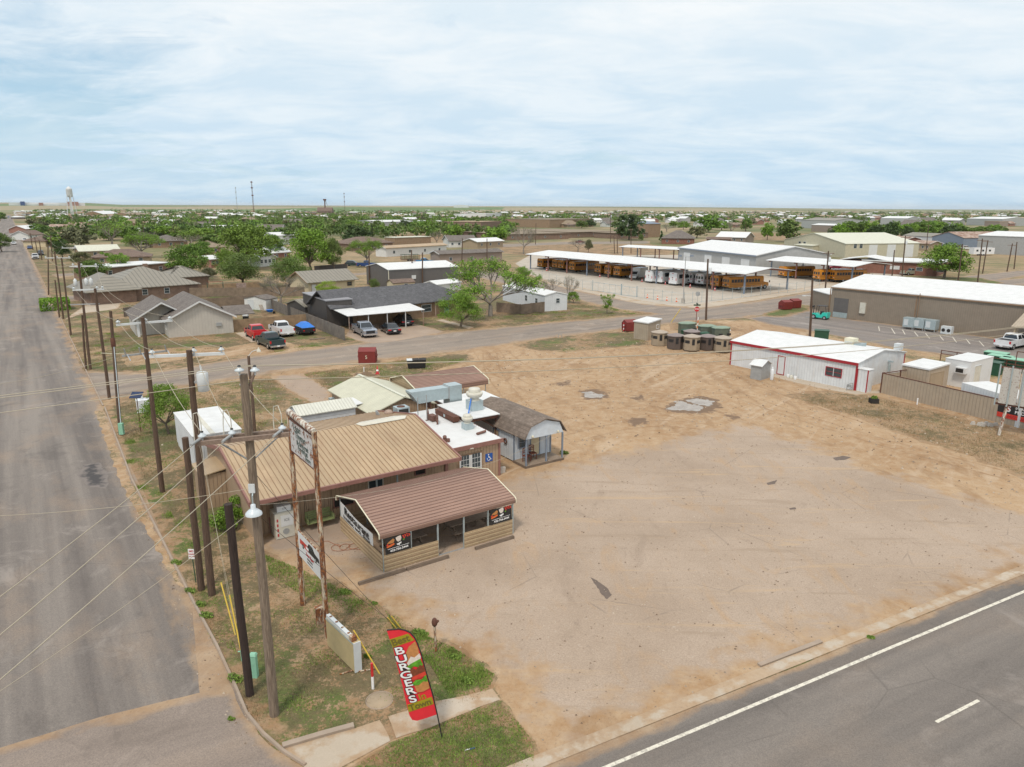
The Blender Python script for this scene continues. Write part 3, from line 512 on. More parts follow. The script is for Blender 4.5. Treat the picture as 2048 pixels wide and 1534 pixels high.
# ---------------------------------------------------------------- builders
def roof_mesh(x0, x1, y0, y1, z, rise, kind, axis, over, th, m, b=None, gap=None):
    b = b or MB(); W = (y1-y0) if axis == 'x' else (x1-x0); sl = rise/(W/2) if kind in ('gable', 'hip') else rise/W
    X0, X1, Y0, Y1 = x0-over, x1+over, y0-over, y1+over; ze = z-sl*over+th; zr = z+rise+th; xm, ym = (x0+x1)/2, (y0+y1)/2
    if kind == 'gable':
        if axis == 'x': b.slab([(X0, Y0, ze), (X1, Y0, ze), (X1, ym, zr), (X0, ym, zr)], th, m); b.slab([(X1, Y1, ze), (X0, Y1, ze), (X0, ym, zr), (X1, ym, zr)], th, m)
        else: b.slab([(X0, Y1, ze), (X0, Y0, ze), (xm, Y0, zr), (xm, Y1, zr)], th, m); b.slab([(X1, Y0, ze), (X1, Y1, ze), (xm, Y1, zr), (xm, Y0, zr)], th, m)
    elif kind == 'hip':
        if axis == 'x':
            h = (Y1-Y0)/2; a, c = (X0+h, ym, zr), (X1-h, ym, zr)
            b.slab([(X0, Y0, ze), (X1, Y0, ze), c, a], th, m); b.slab([(X1, Y1, ze), (X0, Y1, ze), a, c], th, m); b.slab([(X0, Y1, ze), (X0, Y0, ze), a], th, m); b.slab([(X1, Y0, ze), (X1, Y1, ze), c], th, m)
        else:
            h = (X1-X0)/2; a, c = (xm, Y0+h, zr), (xm, Y1-h, zr)
            b.slab([(X0, Y1, ze), (X0, Y0, ze), a, c], th, m); b.slab([(X1, Y0, ze), (X1, Y1, ze), c, a], th, m); b.slab([(X0, Y0, ze), (X1, Y0, ze), a], th, m); b.slab([(X1, Y1, ze), (X0, Y1, ze), c], th, m)
    elif kind == 'shed':      # rises towards +y (axis x) or +x (axis y)
        if axis == 'x': b.slab([(X0, Y0, ze), (X1, Y0, ze), (X1, Y1, zr+sl*over), (X0, Y1, zr+sl*over)], th, m)
        else: b.slab([(X0, Y0, ze), (X1, Y0, zr+sl*over), (X1, Y1, zr+sl*over), (X0, Y1, ze)], th, m)
    else: b.box(X0, X1, Y0, Y1, z, z+th, m)
    return b
def wall_mesh(x0, x1, y0, y1, z, rise, kind, axis, m, b=None):
    b = b or MB(); xm, ym = (x0+x1)/2, (y0+y1)/2
    if kind == 'gable': b.ext([(y0, 0), (y1, 0), (y1, z), (ym, z+rise), (y0, z)], x0, x1, m, 'x') if axis == 'x' else b.ext([(x0, 0), (x1, 0), (x1, z), (xm, z+rise), (x0, z)], y0, y1, m, 'y')
    elif kind == 'shed': b.ext([(y0, 0), (y1, 0), (y1, z+rise), (y0, z)], x0, x1, m, 'x') if axis == 'x' else b.ext([(x0, 0), (x1, 0), (x1, z+rise), (x0, z)], y0, y1, m, 'y')
    else: b.box(x0, x1, y0, y1, 0, z, m)
    return b
def opening(t, side, p, z, w, h, L, D, fm, pm, name='window', sub='pane', fw=.07, y0=0.):
    b = MB(); c = MB(); o = .05; a0, a1 = p-w/2, p+w/2
    def bx(B, a, b_, za, zb, d0, d1, m):
        if side == 'f': B.box(a, b_, y0-d1, y0-d0, za, zb, m)
        elif side == 'b': B.box(a, b_, D+d0, D+d1, za, zb, m)
        elif side == 'l': B.box(-d1, -d0, a, b_, za, zb, m)
        else: B.box(L+d0, L+d1, a, b_, za, zb, m)
    bx(b, a0, a0+fw, z, z+h, -.03, o, fm); bx(b, a1-fw, a1, z, z+h, -.03, o, fm); bx(b, a0+fw, a1-fw, z, z+fw, -.03, o, fm); bx(b, a0+fw, a1-fw, z+h-fw, z+h, -.03, o, fm)
    if name == 'window' and h > .7: bx(b, a0+fw, a1-fw, z+h/2-.02, z+h/2+.02, -.03, o-.01, fm)
    f = b.build(name, t); bx(c, a0+fw, a1-fw, z+fw, z+h-fw, -.02, .02, pm); c.build(sub, f); return f
def house(name, label, cat, A, B, depth, eave, rise, roof='gable', axis='x', wall='whitew', rm='shg', over=.4, th=.14, wins=(), doors=(), L=None, trim='white', px=True, group=None, chim=None, wn=True, az=None):
    a = G(*A) if px else V((*A, 0))
    if B is not None: b = G(*B) if px else V((*B, 0)); rz = az_of(a, b); L = L or (b-a).length
    else: rz = PI/2-R(az)
    t = thing(name, label, cat, a, rz, group)
    wall_mesh(0, L, 0, depth, eave, rise, roof, axis, M[wall]).build('wall', t); r = roof_mesh(0, L, 0, depth, eave, rise, roof, axis, over, th, M[rm]).build('roof', t)
    if trim and roof == 'gable' and over > .2:        # barge boards on the gable ends
        f = MB(); sl = rise/((depth if axis == 'x' else L)/2)
        for k in (0, 1):
            if axis == 'x':
                x = (-over-.03, L+over)[k]; ym = depth/2
                for s in (-1, 1): ye = ym+s*(ym+over); f.slab([(x, ye, eave-sl*over+th+.01), (x+.03, ye, eave-sl*over+th+.01), (x+.03, ym, eave+rise+th+.01), (x, ym, eave+rise+th+.01)][::s], .24, M[trim])
            else:
                y = (-over-.03, depth+over)[k]; xm = L/2
                for s in (-1, 1): xe = xm+s*(xm+over); f.slab([(xe, y, eave-sl*over+th+.01), (xe, y+.03, eave-sl*over+th+.01), (xm, y+.03, eave+rise+th+.01), (xm, y, eave+rise+th+.01)][::s], .24, M[trim])
        f.build('barge_board', r)
    for w in wins: opening(t, w[0], w[1], w[2], w[3], w[4], L, depth, M[trim or 'white'], M[w[5]] if len(w) > 5 else M['glass'])
    for w in doors: opening(t, w[0], w[1], .02, w[2], w[3], L, depth, M[trim or 'white'], M[w[4]], 'door', 'panel', .05)
    if chim: c = MB(); c.box(chim[0]-.4, chim[0]+.4, chim[1]-.35, chim[1]+.35, eave*.8, chim[2], M[chim[3] if len(chim) > 3 else 'brick']); c.build('chimney', r)
    return t, L
# --- trees
def leafmat(name, c1, c2, c3=None):
    t = NT(name); P = t.obj(); a = t.noise(1.1, 4, P); b = t.noise(5.5, 2, P); r = t.n('ObjectInfo').outputs['Random']
    c = t.mix(t.mr(t.ma('ADD', t.ma('MULTIPLY', a, .5), t.ma('MULTIPLY', b, .5)), .38, .62), c1, c2)
    if c3: c = t.mix(t.mr(r, 0, 1, 0, .8), c, t.mix(t.mr(a, .35, .6), [v*.7 for v in c3], c3))
    return t.out(c, .8)
LM = {'bright': leafmat('leaf_bright', (.08, .175, .012), (.22, .385, .028), (.17, .25, .04)), 'mid': leafmat('leaf_mid', (.06, .135, .014), (.175, .3, .035), (.14, .19, .05)),
      'dark': leafmat('leaf_dark', (.03, .065, .015), (.085, .15, .03), (.075, .11, .04)), 'olive': leafmat('leaf_olive', (.1, .1, .04), (.2, .21, .08), (.15, .16, .09)), 'grey': leafmat('twig_grey', (.12, .1, .08), (.24, .21, .18)),
      'spring': leafmat('leaf_spring', (.16, .26, .02), (.34, .46, .05)), 'bark': wood('bark', (.2, .16, .12), (.09, .07, .055), (6, 6, 1)), 'barkg': wood('grey_bark', (.3, .27, .23), (.17, .14, .12), (6, 6, 1)),
      'grass': leafmat('grass_blades', (.12, .2, .03), (.24, .34, .06)), 'dry': leafmat('dry_grass', (.19, .15, .075), (.34, .27, .14))}
LM_FAR = NT('far_foliage'); _p = LM_FAR.obj(); _a = LM_FAR.noise(.035, 5, _p, .7); _b = LM_FAR.noise(1.2, 3, _p); _c = LM_FAR.mix(LM_FAR.mr(_a, .4, .6), (.07, .125, .025), LM_FAR.mix(LM_FAR.mr(LM_FAR.noise(.05, 4, LM_FAR.scl(_p, (1.3, .8, 1))), .42, .6), (.16, .29, .035), (.17, .18, .07))); LM_FAR.out(LM_FAR.mix(LM_FAR.mr(_b, .35, .65), LM_FAR.mix(1., _c, (.6, .6, .6), 'MULTIPLY'), LM_FAR.mix(1., _c, (1.4, 1.4, 1.4), 'MULTIPLY')), .85)
def leaves(cs, rad, n, size, m, rng, flat=.8, minz=None):
    cs = np.array(cs); k = rng.integers(0, len(cs), n); p = rng.normal(0, 1, (n, 3)); p /= np.linalg.norm(p, axis=1)[:, None]; p *= (rng.random(n)**.4)[:, None]
    rr = np.array(rad)[k] if hasattr(rad, '__len__') else np.full(n, rad); c = cs[k]+p*rr[:, None]*np.array([1, 1, flat])
    if minz is not None: c[:, 2] = np.maximum(c[:, 2], minz+rng.random(n)*.3)
    u = rng.normal(0, 1, (n, 3)); u /= np.linalg.norm(u, axis=1)[:, None]; w = rng.normal(0, 1, (n, 3)); w = np.cross(u, w); w /= np.linalg.norm(w, axis=1)[:, None]
    s = size*(.6+.8*rng.random(n))[:, None]; u = u*s; w = w*s*.7
    v = np.stack([c-u-w*.3, c+w, c+u+w*.2, c-w], 1).reshape(-1, 3); me = bpy.data.meshes.new('crown')
    me.vertices.add(4*n); me.vertices.foreach_set('co', v.ravel().astype(np.float32)); me.loops.add(4*n); me.loops.foreach_set('vertex_index', np.arange(4*n, dtype=np.int32))
    me.polygons.add(n); me.polygons.foreach_set('loop_start', np.arange(0, 4*n, 4, dtype=np.int32)); me.update(calc_edges=True); me.materials.append(m); return me
def make_tree(name, label, h, w, m='mid', n=2500, size=.16, trunk=.25, seed=0, crown0=.3, K=34, bark='bark', sparse=1., group=None, shape='round', limbs=8, cat='tree'):
    rng = np.random.default_rng(seed+5); r = random.Random(seed); t = thing(name, label, cat, group=group)
    cz0, cz1 = h*crown0, h; cs = []; rad = []
    for i in range(K):
        a = r.uniform(0, 2*PI); q = r.uniform(0, 1); zc = cz0+(cz1-cz0)*(.1+.8*q)
        if shape == 'round': prof = math.sin(PI*min(1, .3+q*.62))**.6
        elif shape == 'cone': prof = 1.05-q
        elif shape == 'umbrella': prof = math.sin(PI*min(1, .3+q*.6)); zc = cz0+(cz1-cz0)*(.35+.5*q)
        else: prof = .5+.5*q
        rr = w/2*prof*r.uniform(.3, .9)*r.choice((1, 1, 1.08)); cs.append((rr*math.cos(a), rr*math.sin(a), zc)); rad.append(w*.145*r.uniform(.6, 1.3)*sparse)
    me = leaves(cs, rad, n, size, LM[m], rng); o = bpy.data.objects.new('crown', me); C.objects.link(o); o.parent = t
    b = MB(); lean = (r.uniform(-.04, .04)*h, r.uniform(-.04, .04)*h); fk = (lean[0], lean[1], cz0*.95); bm_ = LM[bark]
    b.tube((0, 0, -.1), (lean[0]*.5, lean[1]*.5, cz0*.5), trunk*1.15, trunk*.9, 8, bm_); b.tube((lean[0]*.5, lean[1]*.5, cz0*.5), fk, trunk*.9, trunk*.75, 8, bm_)
    for c in sorted(cs, key=lambda c: -math.hypot(*c[:2]))[:limbs]:
        mid = V(fk).lerp(V(c), .5)+V((0, 0, .06*h)); b.tube(fk, mid, trunk*.5, trunk*.28, 6, bm_, False); b.tube(mid, c, trunk*.28, trunk*.06, 5, bm_, False)
    b.build('trunk', t); return t
def bare_tree(name, label, h, w, n=900, m='olive', seed=0, trunk=.2, bark='barkg', depth=5, size=.12, group=None, up=.35):
    rng = np.random.default_rng(seed+9); r = random.Random(seed); t = thing(name, label, 'tree', group=group); b = MB(); tips = []; bm_ = LM[bark]
    def grow(p, d, L, rad, k):
        q = p+d*L; b.tube(p, q, rad, rad*.7, 6 if k > 2 else 4, bm_, False)
        if k <= 1: tips.append(tuple(q))
        elif k <= 3 and r.random() < .45: tips.append(tuple(q))
        if k == 0: return
        for j in range(3 if k > 2 else 2):
            nd = (d+V((r.uniform(-1, 1), r.uniform(-1, 1), r.uniform(-.3, .7)*up*2))*.62).normalized(); grow(q, nd, L*r.uniform(.66, .86), rad*.62, k-1)
    th = h*.22; b.tube((0, 0, -.1), (0, 0, th), trunk*1.2, trunk*.9, 8, bm_, False)
    for j in range(6):
        a = j*PI/3+r.uniform(-.4, .4); sp = w/h*r.uniform(.35, 1.9); grow(V((0, 0, th*(1+.12*j))), V((math.cos(a)*sp, math.sin(a)*sp, 1)).normalized(), h*.235, trunk*.5, depth-1)
    b.build('trunk', t)
    if n: o = bpy.data.objects.new('crown', leaves(tips, .52, n, size, LM[m], rng)); C.objects.link(o); o.parent = t
    return t
# --- poles and wires
def insul(b, p, m=None, r=.12):
    b.X = Matrix.Translation(p); b.lathe([(.02, -.1), (.03, .0), (r, .03), (r*1.05, .07), (r*.45, .12), (r*.4, .17)], 10, m or M['ins']); b.lathe([(r*.4, .17), (r*.42, .2), (.02, .22)], 8, M['txt']); b.X = Matrix()
POLES = {}
def pole(key, label, base, top, r0=.17, r1=.12, m='pole', name='utility_pole', group=None, cat='utility pole', h=None):
    B = G(*base); h = h or hgt(base, top); T = G(top[0], top[1], h)-B; t = thing(name, label, cat, B, 0, group); b = MB()
    k = 5; P = [V((T.x*i/k+rnd.uniform(-.02, .02)*(0 < i < k), T.y*i/k, h*i/k-(.1 if i == 0 else 0))) for i in range(k+1)]
    for i in range(k): b.tube(P[i], P[i+1], r0+(r1-r0)*i/k, r0+(r1-r0)*(i+1)/k, 12, M[m], i == k-1)
    b.build('shaft', t); POLES[key] = (t, B, T, h); return t
def on(key, z):     # local point on the pole axis at height z
    t, B, T, h = POLES[key]; return V((T.x*z/h, T.y*z/h, z))
def arm(key, z, az, half, m='armw', w=.06, off=0., pins=(), double=False, name='crossarm', shift=0.):
    t = POLES[key][0]; c = on(key, z); d = V((math.sin(R(az)), math.cos(R(az)), 0)); n = V((-d.y, d.x, 0)); b = MB(); ang = math.atan2(d.y, d.x)
    for s in ((-1, 1) if double else (1,)):
        b.X = Matrix.Translation(c+d*shift+n*(s*.2)) @ Matrix.Rotation(ang, 4, 'Z'); b.box(-half, half, -w, w, -w*1.1, w*1.1, M[m])
    b.X = Matrix(); a = b.build(name, t); out = []
    for p in pins:
        q = c+d*(p+shift)+n*(.2 if not double else 0)+V((0, 0, .12)); i = MB(); insul(i, q); i.build('insulator', t); out.append(POLES[key][1]+q+V((0, 0, .16)))
    return out
def wire(label, p, q, sag=.4, r=.014, m='wire', name='power_line', cat='overhead wire', group=None, n=14):
    p, q = V(p), V(q); t = MB(); P = [(p.lerp(q, i/n)-V((0, 0, 4*sag*(i/n)*(1-i/n))))-p for i in range(n+1)]; t.path(P, r, 5, M[m]); o = t.build(name); o.location = p
    return tag(o, label, cat, group)
# --- vehicles (x forwards)
def panel(b, c, inset, off, m, th=.012):      # inset quad on the face with corners c (counter clockwise from outside)
    c = [V(p) for p in c]; mid = sum(c, V())/4; n = (c[1]-c[0]).cross(c[3]-c[0]).normalized(); ix, iz = inset if hasattr(inset, '__len__') else (inset, inset)
    u = (c[1]-c[0]).normalized(); w = (c[3]-c[0]).normalized(); q = [c[0]+u*ix+w*iz, c[1]-u*ix+w*iz, c[2]-u*ix-w*iz, c[3]+u*ix-w*iz]
    o = [tuple(p+n*off) for p in q]; i = [tuple(p-n*th) for p in q]
    return b.add(o+i, [(0, 1, 2, 3), (7, 6, 5, 4), (0, 4, 5, 1), (1, 5, 6, 2), (2, 6, 7, 3), (3, 7, 4, 0)], m)
def wheel(t, x, y, r=.36, w=.24, rim='chrome'):
    b = MB(); b.tube((x, y-w/2, r), (x, y+w/2, r), r, r, 16, M['rubber']); o = b.build('wheel', t); s = 1 if y > 0 else -1
    c = MB(); c.tube((x, y+s*(w/2-.05), r), (x, y+s*(w/2+.012), r), r*.6, r*.55, 12, M[rim]); c.build('rim', o)
def arch_prof(pts, wheels, r, zb):     # body outline with wheel arches cut from its underside; pts top outline front->rear
    out = list(pts); xr = sorted(wheels)
    for x in xr:
        out.append((x-r, zb))
        for k in range(1, 8): a = PI-PI*k/8; out.append((x+r*math.cos(a), zb+r*.95*math.sin(a)))
        out.append((x+r, zb))
    return out
def pickup(name, label, loc, rz, col, bed='black', cover=False, group=None, stripe=None):
    t = thing(name, label, 'pickup truck', loc, rz, group); c = M[col] if isinstance(col, str) else col; W = .98
    b = MB(); pr = arch_prof([(2.9, .5), (2.93, .85), (2.88, 1.08), (2.6, 1.16), (1.35, 1.22), (1.3, 1.24), (-.85, 1.24), (-.88, .78), (-2.85, .78), (-2.85, .5)], (-1.85, 1.9), .46, .42)
    b.ext(pr, -W, W, c)
    for s in (-1, 1): y = s*W; b.box(-2.85, -.87, min(y, y-s*.09), max(y, y-s*.09), .781, 1.26, c)
    b.build('body', t); box1('tailgate', t, -2.9, -2.82, -W+.02, W-.02, .6, 1.27, c); box1('bed_liner', t, -2.82, -.88, -W+.09, W-.09, .785, 1.2 if cover else .81, M[bed])
    B = (-.86, 1.35, -.93, .93); T = (-.68, .62, -.74, .74); z0, z1 = 1.2, 1.86; b = MB(); b.fru(B, z0, T, z1, c); b.fru(T, z1, (T[0]+.12, T[1]-.15, T[2]+.1, T[3]-.1), z1+.05, c); b.build('cab', t)
    g = M['glassb']
    panel(MB(), [(B[1], B[2], z0), (B[1], B[3], z0), (T[1], T[3], z1), (T[1], T[2], z1)], (.09, .07), .012, g).build('windshield', t)
    panel(MB(), [(B[0], B[3], z0), (B[0], B[2], z0), (T[0], T[2], z1), (T[0], T[3], z1)], (.12, .1), .012, g).build('rear_window', t)
    for s in (-1, 1):
        yb, yt = (B[3], T[3]) if s > 0 else (B[2], T[2])
        for xa, xb, ta, tb in ((B[0], .2, T[0], .12), (.2, B[1], .12, T[1])):
            q = [(xa, yb, z0), (xb, yb, z0), (tb, yt, z1), (ta, yt, z1)]; q = q if s < 0 else [q[1], q[0], q[3], q[2]]
            panel(MB(), q, (.07, .09), .012, g).build('side_window', t)
        m = MB(); m.box(1.0, 1.16, min(s*.98, s*1.2), max(s*.98, s*1.2), 1.2, 1.4, M['black']); m.build('mirror', t)
        box1('tail_light', t, -2.915, -2.8, min(s*.82, s*.99), max(s*.82, s*.99), .85, 1.2, M['taill']); box1('headlight', t, 2.8, 2.945, min(s*.66, s*.97), max(s*.66, s*.97), .82, 1.0, M['chrome'])
        d = MB(); 
        for x in (.2, -.82, 1.25): d.box(x-.008, x+.008, min(s*W, s*(W+.004)), max(s*W, s*(W+.004)), .55, 1.2, M['black'])
        d.build('door', t)
    box1('front_bumper', t, 2.85, 3.02, -.97, .97, .38, .62, M['chrome']); box1('rear_bumper', t, -3.05, -2.87, -.96, .96, .4, .6, M['chrome']); box1('grille', t, 2.9, 2.955, -.62, .62, .64, 1.02, M['black']); box1('number_plate', t, -3.07, -3.05, -.17, .17, .44, .58, M['txtw'])
    for x in (-1.85, 1.9):
        for s in (-1, 1): wheel(t, x, s*.87, .4, .26)
    box1('chassis', t, -2.7, 2.7, -.75, .75, .3, .52, M['black']); return t
def saloon(name, label, loc, rz, col, suv=False, cat='car', group=None):
    t = thing(name, label, cat, loc, rz, group); c = M[col] if isinstance(col, str) else col; W = .93; H = 1.66 if suv else 1.42; zs = .98 if suv else .88
    pr = arch_prof([(2.3, .35), (2.36, .6), (2.25, .78), (1.1, zs+.02), (-1.75 if not suv else -2.1, zs+.05), (-2.3, zs-.03), (-2.38, .6), (-2.3, .35)], (-1.4, 1.42), .38, .3)
    b = MB(); b.ext(pr, -W, W, c); b.build('body', t); B = (-2.15 if suv else -1.75, 1.15, -.88, .88); T = (-1.6 if suv else -.95, .25, -.66, .66); z0, z1 = zs, H
    b = MB(); b.fru(B, z0, T, z1, c); b.fru(T, z1, (T[0]+.2, T[1]-.2, T[2]+.12, T[3]-.12), z1+.05, c); b.build('cabin', t); g = M['glassb']
    panel(MB(), [(B[1], B[2], z0), (B[1], B[3], z0), (T[1], T[3], z1), (T[1], T[2], z1)], (.08, .06), .012, g).build('windshield', t); panel(MB(), [(B[0], B[3], z0), (B[0], B[2], z0), (T[0], T[2], z1), (T[0], T[3], z1)], (.08, .07), .012, g).build('rear_window', t)
    for s in (-1, 1):
        yb, yt = (B[3], T[3]) if s > 0 else (B[2], T[2]); xm = (B[0]+B[1])/2; tm = (T[0]+T[1])/2
        for xa, xb, ta, tb in ((B[0]+.1, xm, T[0]+.05, tm), (xm, B[1]-.1, tm, T[1])):
            q = [(xa, yb, z0), (xb, yb, z0), (tb, yt, z1), (ta, yt, z1)]; q = q if s < 0 else [q[1], q[0], q[3], q[2]]; panel(MB(), q, (.05, .06), .012, g).build('side_window', t)
        box1('tail_light', t, -2.4, -2.25, min(s*.5, s*.94), max(s*.5, s*.94), .66, .82, M['taill']); box1('headlight', t, 2.2, 2.36, min(s*.6, s*.94), max(s*.6, s*.94), .6, .74, M['chrome']); m = MB(); m.box(.75, .92, min(s*.9, s*1.08), max(s*.9, s*1.08), zs+.02, zs+.16, c); m.build('mirror', t)
    box1('number_plate', t, -2.42, -2.39, -.2, .2, .52, .66, M['txtw']); box1('rear_bumper', t, -2.44, -2.3, -.9, .9, .32, .5, M['black']); box1('front_bumper', t, 2.25, 2.42, -.88, .88, .28, .45, M['black'])
    for x in (-1.4, 1.42):
        for s in (-1, 1): wheel(t, x, s*.82, .33, .22)
    return t
def school_bus(name, label, loc, rz, col='schoolbus', white=False, L=10.8, group=None):
    t = thing(name, label, 'school bus', loc, rz, group); c = M[col]; W = 1.2; xr, xf = -L/2, L/2-1.6; b = MB()
    cs = [(-W, .62), (W, .62), (W, 2.45), (W*.9, 2.8), (W*.6, 2.98), (-W*.6, 2.98), (-W*.9, 2.8), (-W, 2.45)]; b.ext(cs, xr, xf, c, 'x'); b.build('body', t)
    if not white:
        b = MB(); b.ext([(xf, .6), (L/2-.05, .6), (L/2, .9), (L/2-.1, 1.45), (xf, 1.75)], -W*.82, W*.82, c); b.build('hood', t); box1('grille', t, L/2-.08, L/2+.02, -.55, .55, .75, 1.3, M['black'])
    g = M['glassb']; n = 10; w = (xf-xr-1.5)/n
    for s in (-1, 1):
        for i in range(n): x = xr+.5+i*w; box1('window', t, x+.06, x+w-.06, min(s*W, s*(W+.015)), max(s*W, s*(W+.015)), 1.72, 2.38, g)
        b = MB()
        for z in (.95, 1.3, 1.6): b.box(xr+.1, xf-.1, min(s*W, s*(W+.025)), max(s*W, s*(W+.025)), z, z+.06, M['black'] if not white else M['redtrim'])
        b.build('rub_rail', t); y = s*.75
        box1('tail_light', t, xr-.03, xr, min(s*.72, s*.95), max(s*.72, s*.95), 1.35, 1.58, M['taill']); box1('warning_light', t, xr-.03, xr, min(s*.55, s*.78), max(s*.55, s*.78), 2.55, 2.73, M['amber'] if not white else M['taill']); box1('rear_window', t, xr-.02, xr, min(s*.5, s*1.02), max(s*.5, s*1.02), 1.75, 2.4, g); box1('marker_lamp', t, xr-.03, xr, min(s*.72, s*.95), max(s*.72, s*.95), 1.1, 1.22, M['txtw'])
    d = box1('rear_door', t, xr-.025, xr, -.36, .36, .75, 2.5, c); box1('door_window', d, xr-.04, xr-.025, -.28, .28, 1.75, 2.35, g); box1('door_window', d, xr-.04, xr-.025, -.28, .28, .95, 1.4, g)
    box1('windshield', t, xf, xf+.03, -1.05, 1.05, 1.85, 2.6, g); box1('rear_bumper', t, xr-.2, xr-.03, -W, W, .5, .72, M['black']); box1('chassis', t, xr+.3, L/2-.5, -.9, .9, .4, .62, M['black'])
    for x in (xr+2.6, L/2-1.1 if not white else xf-1.):
        for s in (-1, 1): wheel(t, x, s*1.02, .48, .3, 'galvd')
    if not white:
        for s in (-1, 1): m = MB(); m.tube((L/2-.5, s*.95, 1.3), (L/2-.1, s*1.35, 1.7), .02, .02, 5, M['black']); m.box(L/2-.16, L/2-.06, s*1.35-.1, s*1.35+.1, 1.5, 1.95, M['black']); m.build('mirror', t)
    return t
def coach(name, label, loc, rz):      # white activity bus with tapered rear
    t = thing(name, label, 'bus', loc, rz, 'white buses under the long canopy'); b = MB(); L = 9.; c = M['buswhite']
    b.ext([(-1.2, .5), (1.2, .5), (1.22, 1.5), (1.12, 2.9), (.95, 3.02), (-.95, 3.02), (-1.12, 2.9), (-1.22, 1.5)], -L/2, L/2, c, 'x'); b.build('body', t)
    for s in (-1, 1):
        b = MB(); b.box(-L/2+.8, L/2-.5, min(s*1.17, s*1.225), max(s*1.17, s*1.225), 1.7, 2.6, M['glassb']); b.build('side_window', t); box1('tail_light', t, -L/2-.03, -L/2, min(s*.95, s*1.12), max(s*.95, s*1.12), 1.2, 1.75, M['taill'])
    b = MB(); b.add([(-L/2-.012, y, z) for y, z in ((-.02, 1.62), (.2, 1.85), (.1, 1.7), (.3, 1.95), (.06, 2.0), (-.14, 1.78))], [(0, 1, 2, 3, 4, 5)], M['redp']); b.box(-L/2-.012, -L/2, -.3, .3, 2.72, 2.82, M['taill']); b.box(-L/2-.012, -L/2, -.1, .1, 1.35, 1.5, M['black']); b.build('emblem', t)
    box1('rear_bumper', t, -L/2-.1, -L/2, -1.15, 1.15, .45, .75, c); box1('number_plate', t, -L/2-.12, -L/2-.1, -.25, .25, .85-.3, .7, M['txtw'])
    for x in (-L/2+2, L/2-1.6):
        for s in (-1, 1): wheel(t, x, s*1.03, .45, .28, 'galvd')
    return t
# --- lettering
def text(parent, s, size, m, X, align='CENTER', sx=1., bold=.0, th=.004, name='lettering', shear=0.):
    cu = bpy.data.curves.new('t', 'FONT'); cu.body = s; cu.size = size; cu.align_x = align; cu.align_y = 'CENTER'; cu.extrude = th; cu.offset = bold; cu.shear = shear
    o = bpy.data.objects.new('t', cu); C.objects.link(o); dg = bpy.context.evaluated_depsgraph_get(); me = bpy.data.meshes.new_from_object(o.evaluated_get(dg)); bpy.data.objects.remove(o); bpy.data.curves.remove(cu)
    me.materials.clear(); me.materials.append(m); me.transform(X @ Matrix.Diagonal((sx, 1, 1, 1))); n = bpy.data.objects.new(name, me); C.objects.link(n); n.parent = parent; return n
def face(o, x, z):   # text frame: origin o, text right = x, text up = z
    x = V(x).normalized(); z = V(z).normalized(); n = x.cross(z); return Matrix.Translation(V(o)) @ Matrix((x, z, n)).transposed().to_4x4()
# ---------------------------------------------------------------- the restaurant on the corner and everything round it
RA = R(55.8); RZ = PI/2-RA; RU = V((math.sin(RA), math.cos(RA), 0)); RV = V((-RU.y, RU.x, 0)); RO = G(500, 1005, 2.6); RO.z = 0
def RP(u, v, z=0.): p = RO+RU*u+RV*v; p.z = z; return p
def hit(px, py, P0, U):        # where a sight line meets the upright plane through P0 along U: (distance along U, height)
    a, b = G(px, py, 0), G(px, py, 5); d = b-a; n = V((-U[1], U[0], 0)).normalized(); t = (V(P0)-a).dot(n)/d.dot(n); p = a+d*t; return (p-V(P0)).dot(V(U).normalized()), p.z
def RW(px, py, v): return hit(px, py, RP(0, v), RU)
def RS(px, py, u): return hit(px, py, RP(u, 0), RV)
def rthing(name, label, cat, u, v, z=0., rot=0., group=None): return thing(name, label, cat, RP(u, v, z), RZ+rot, group)
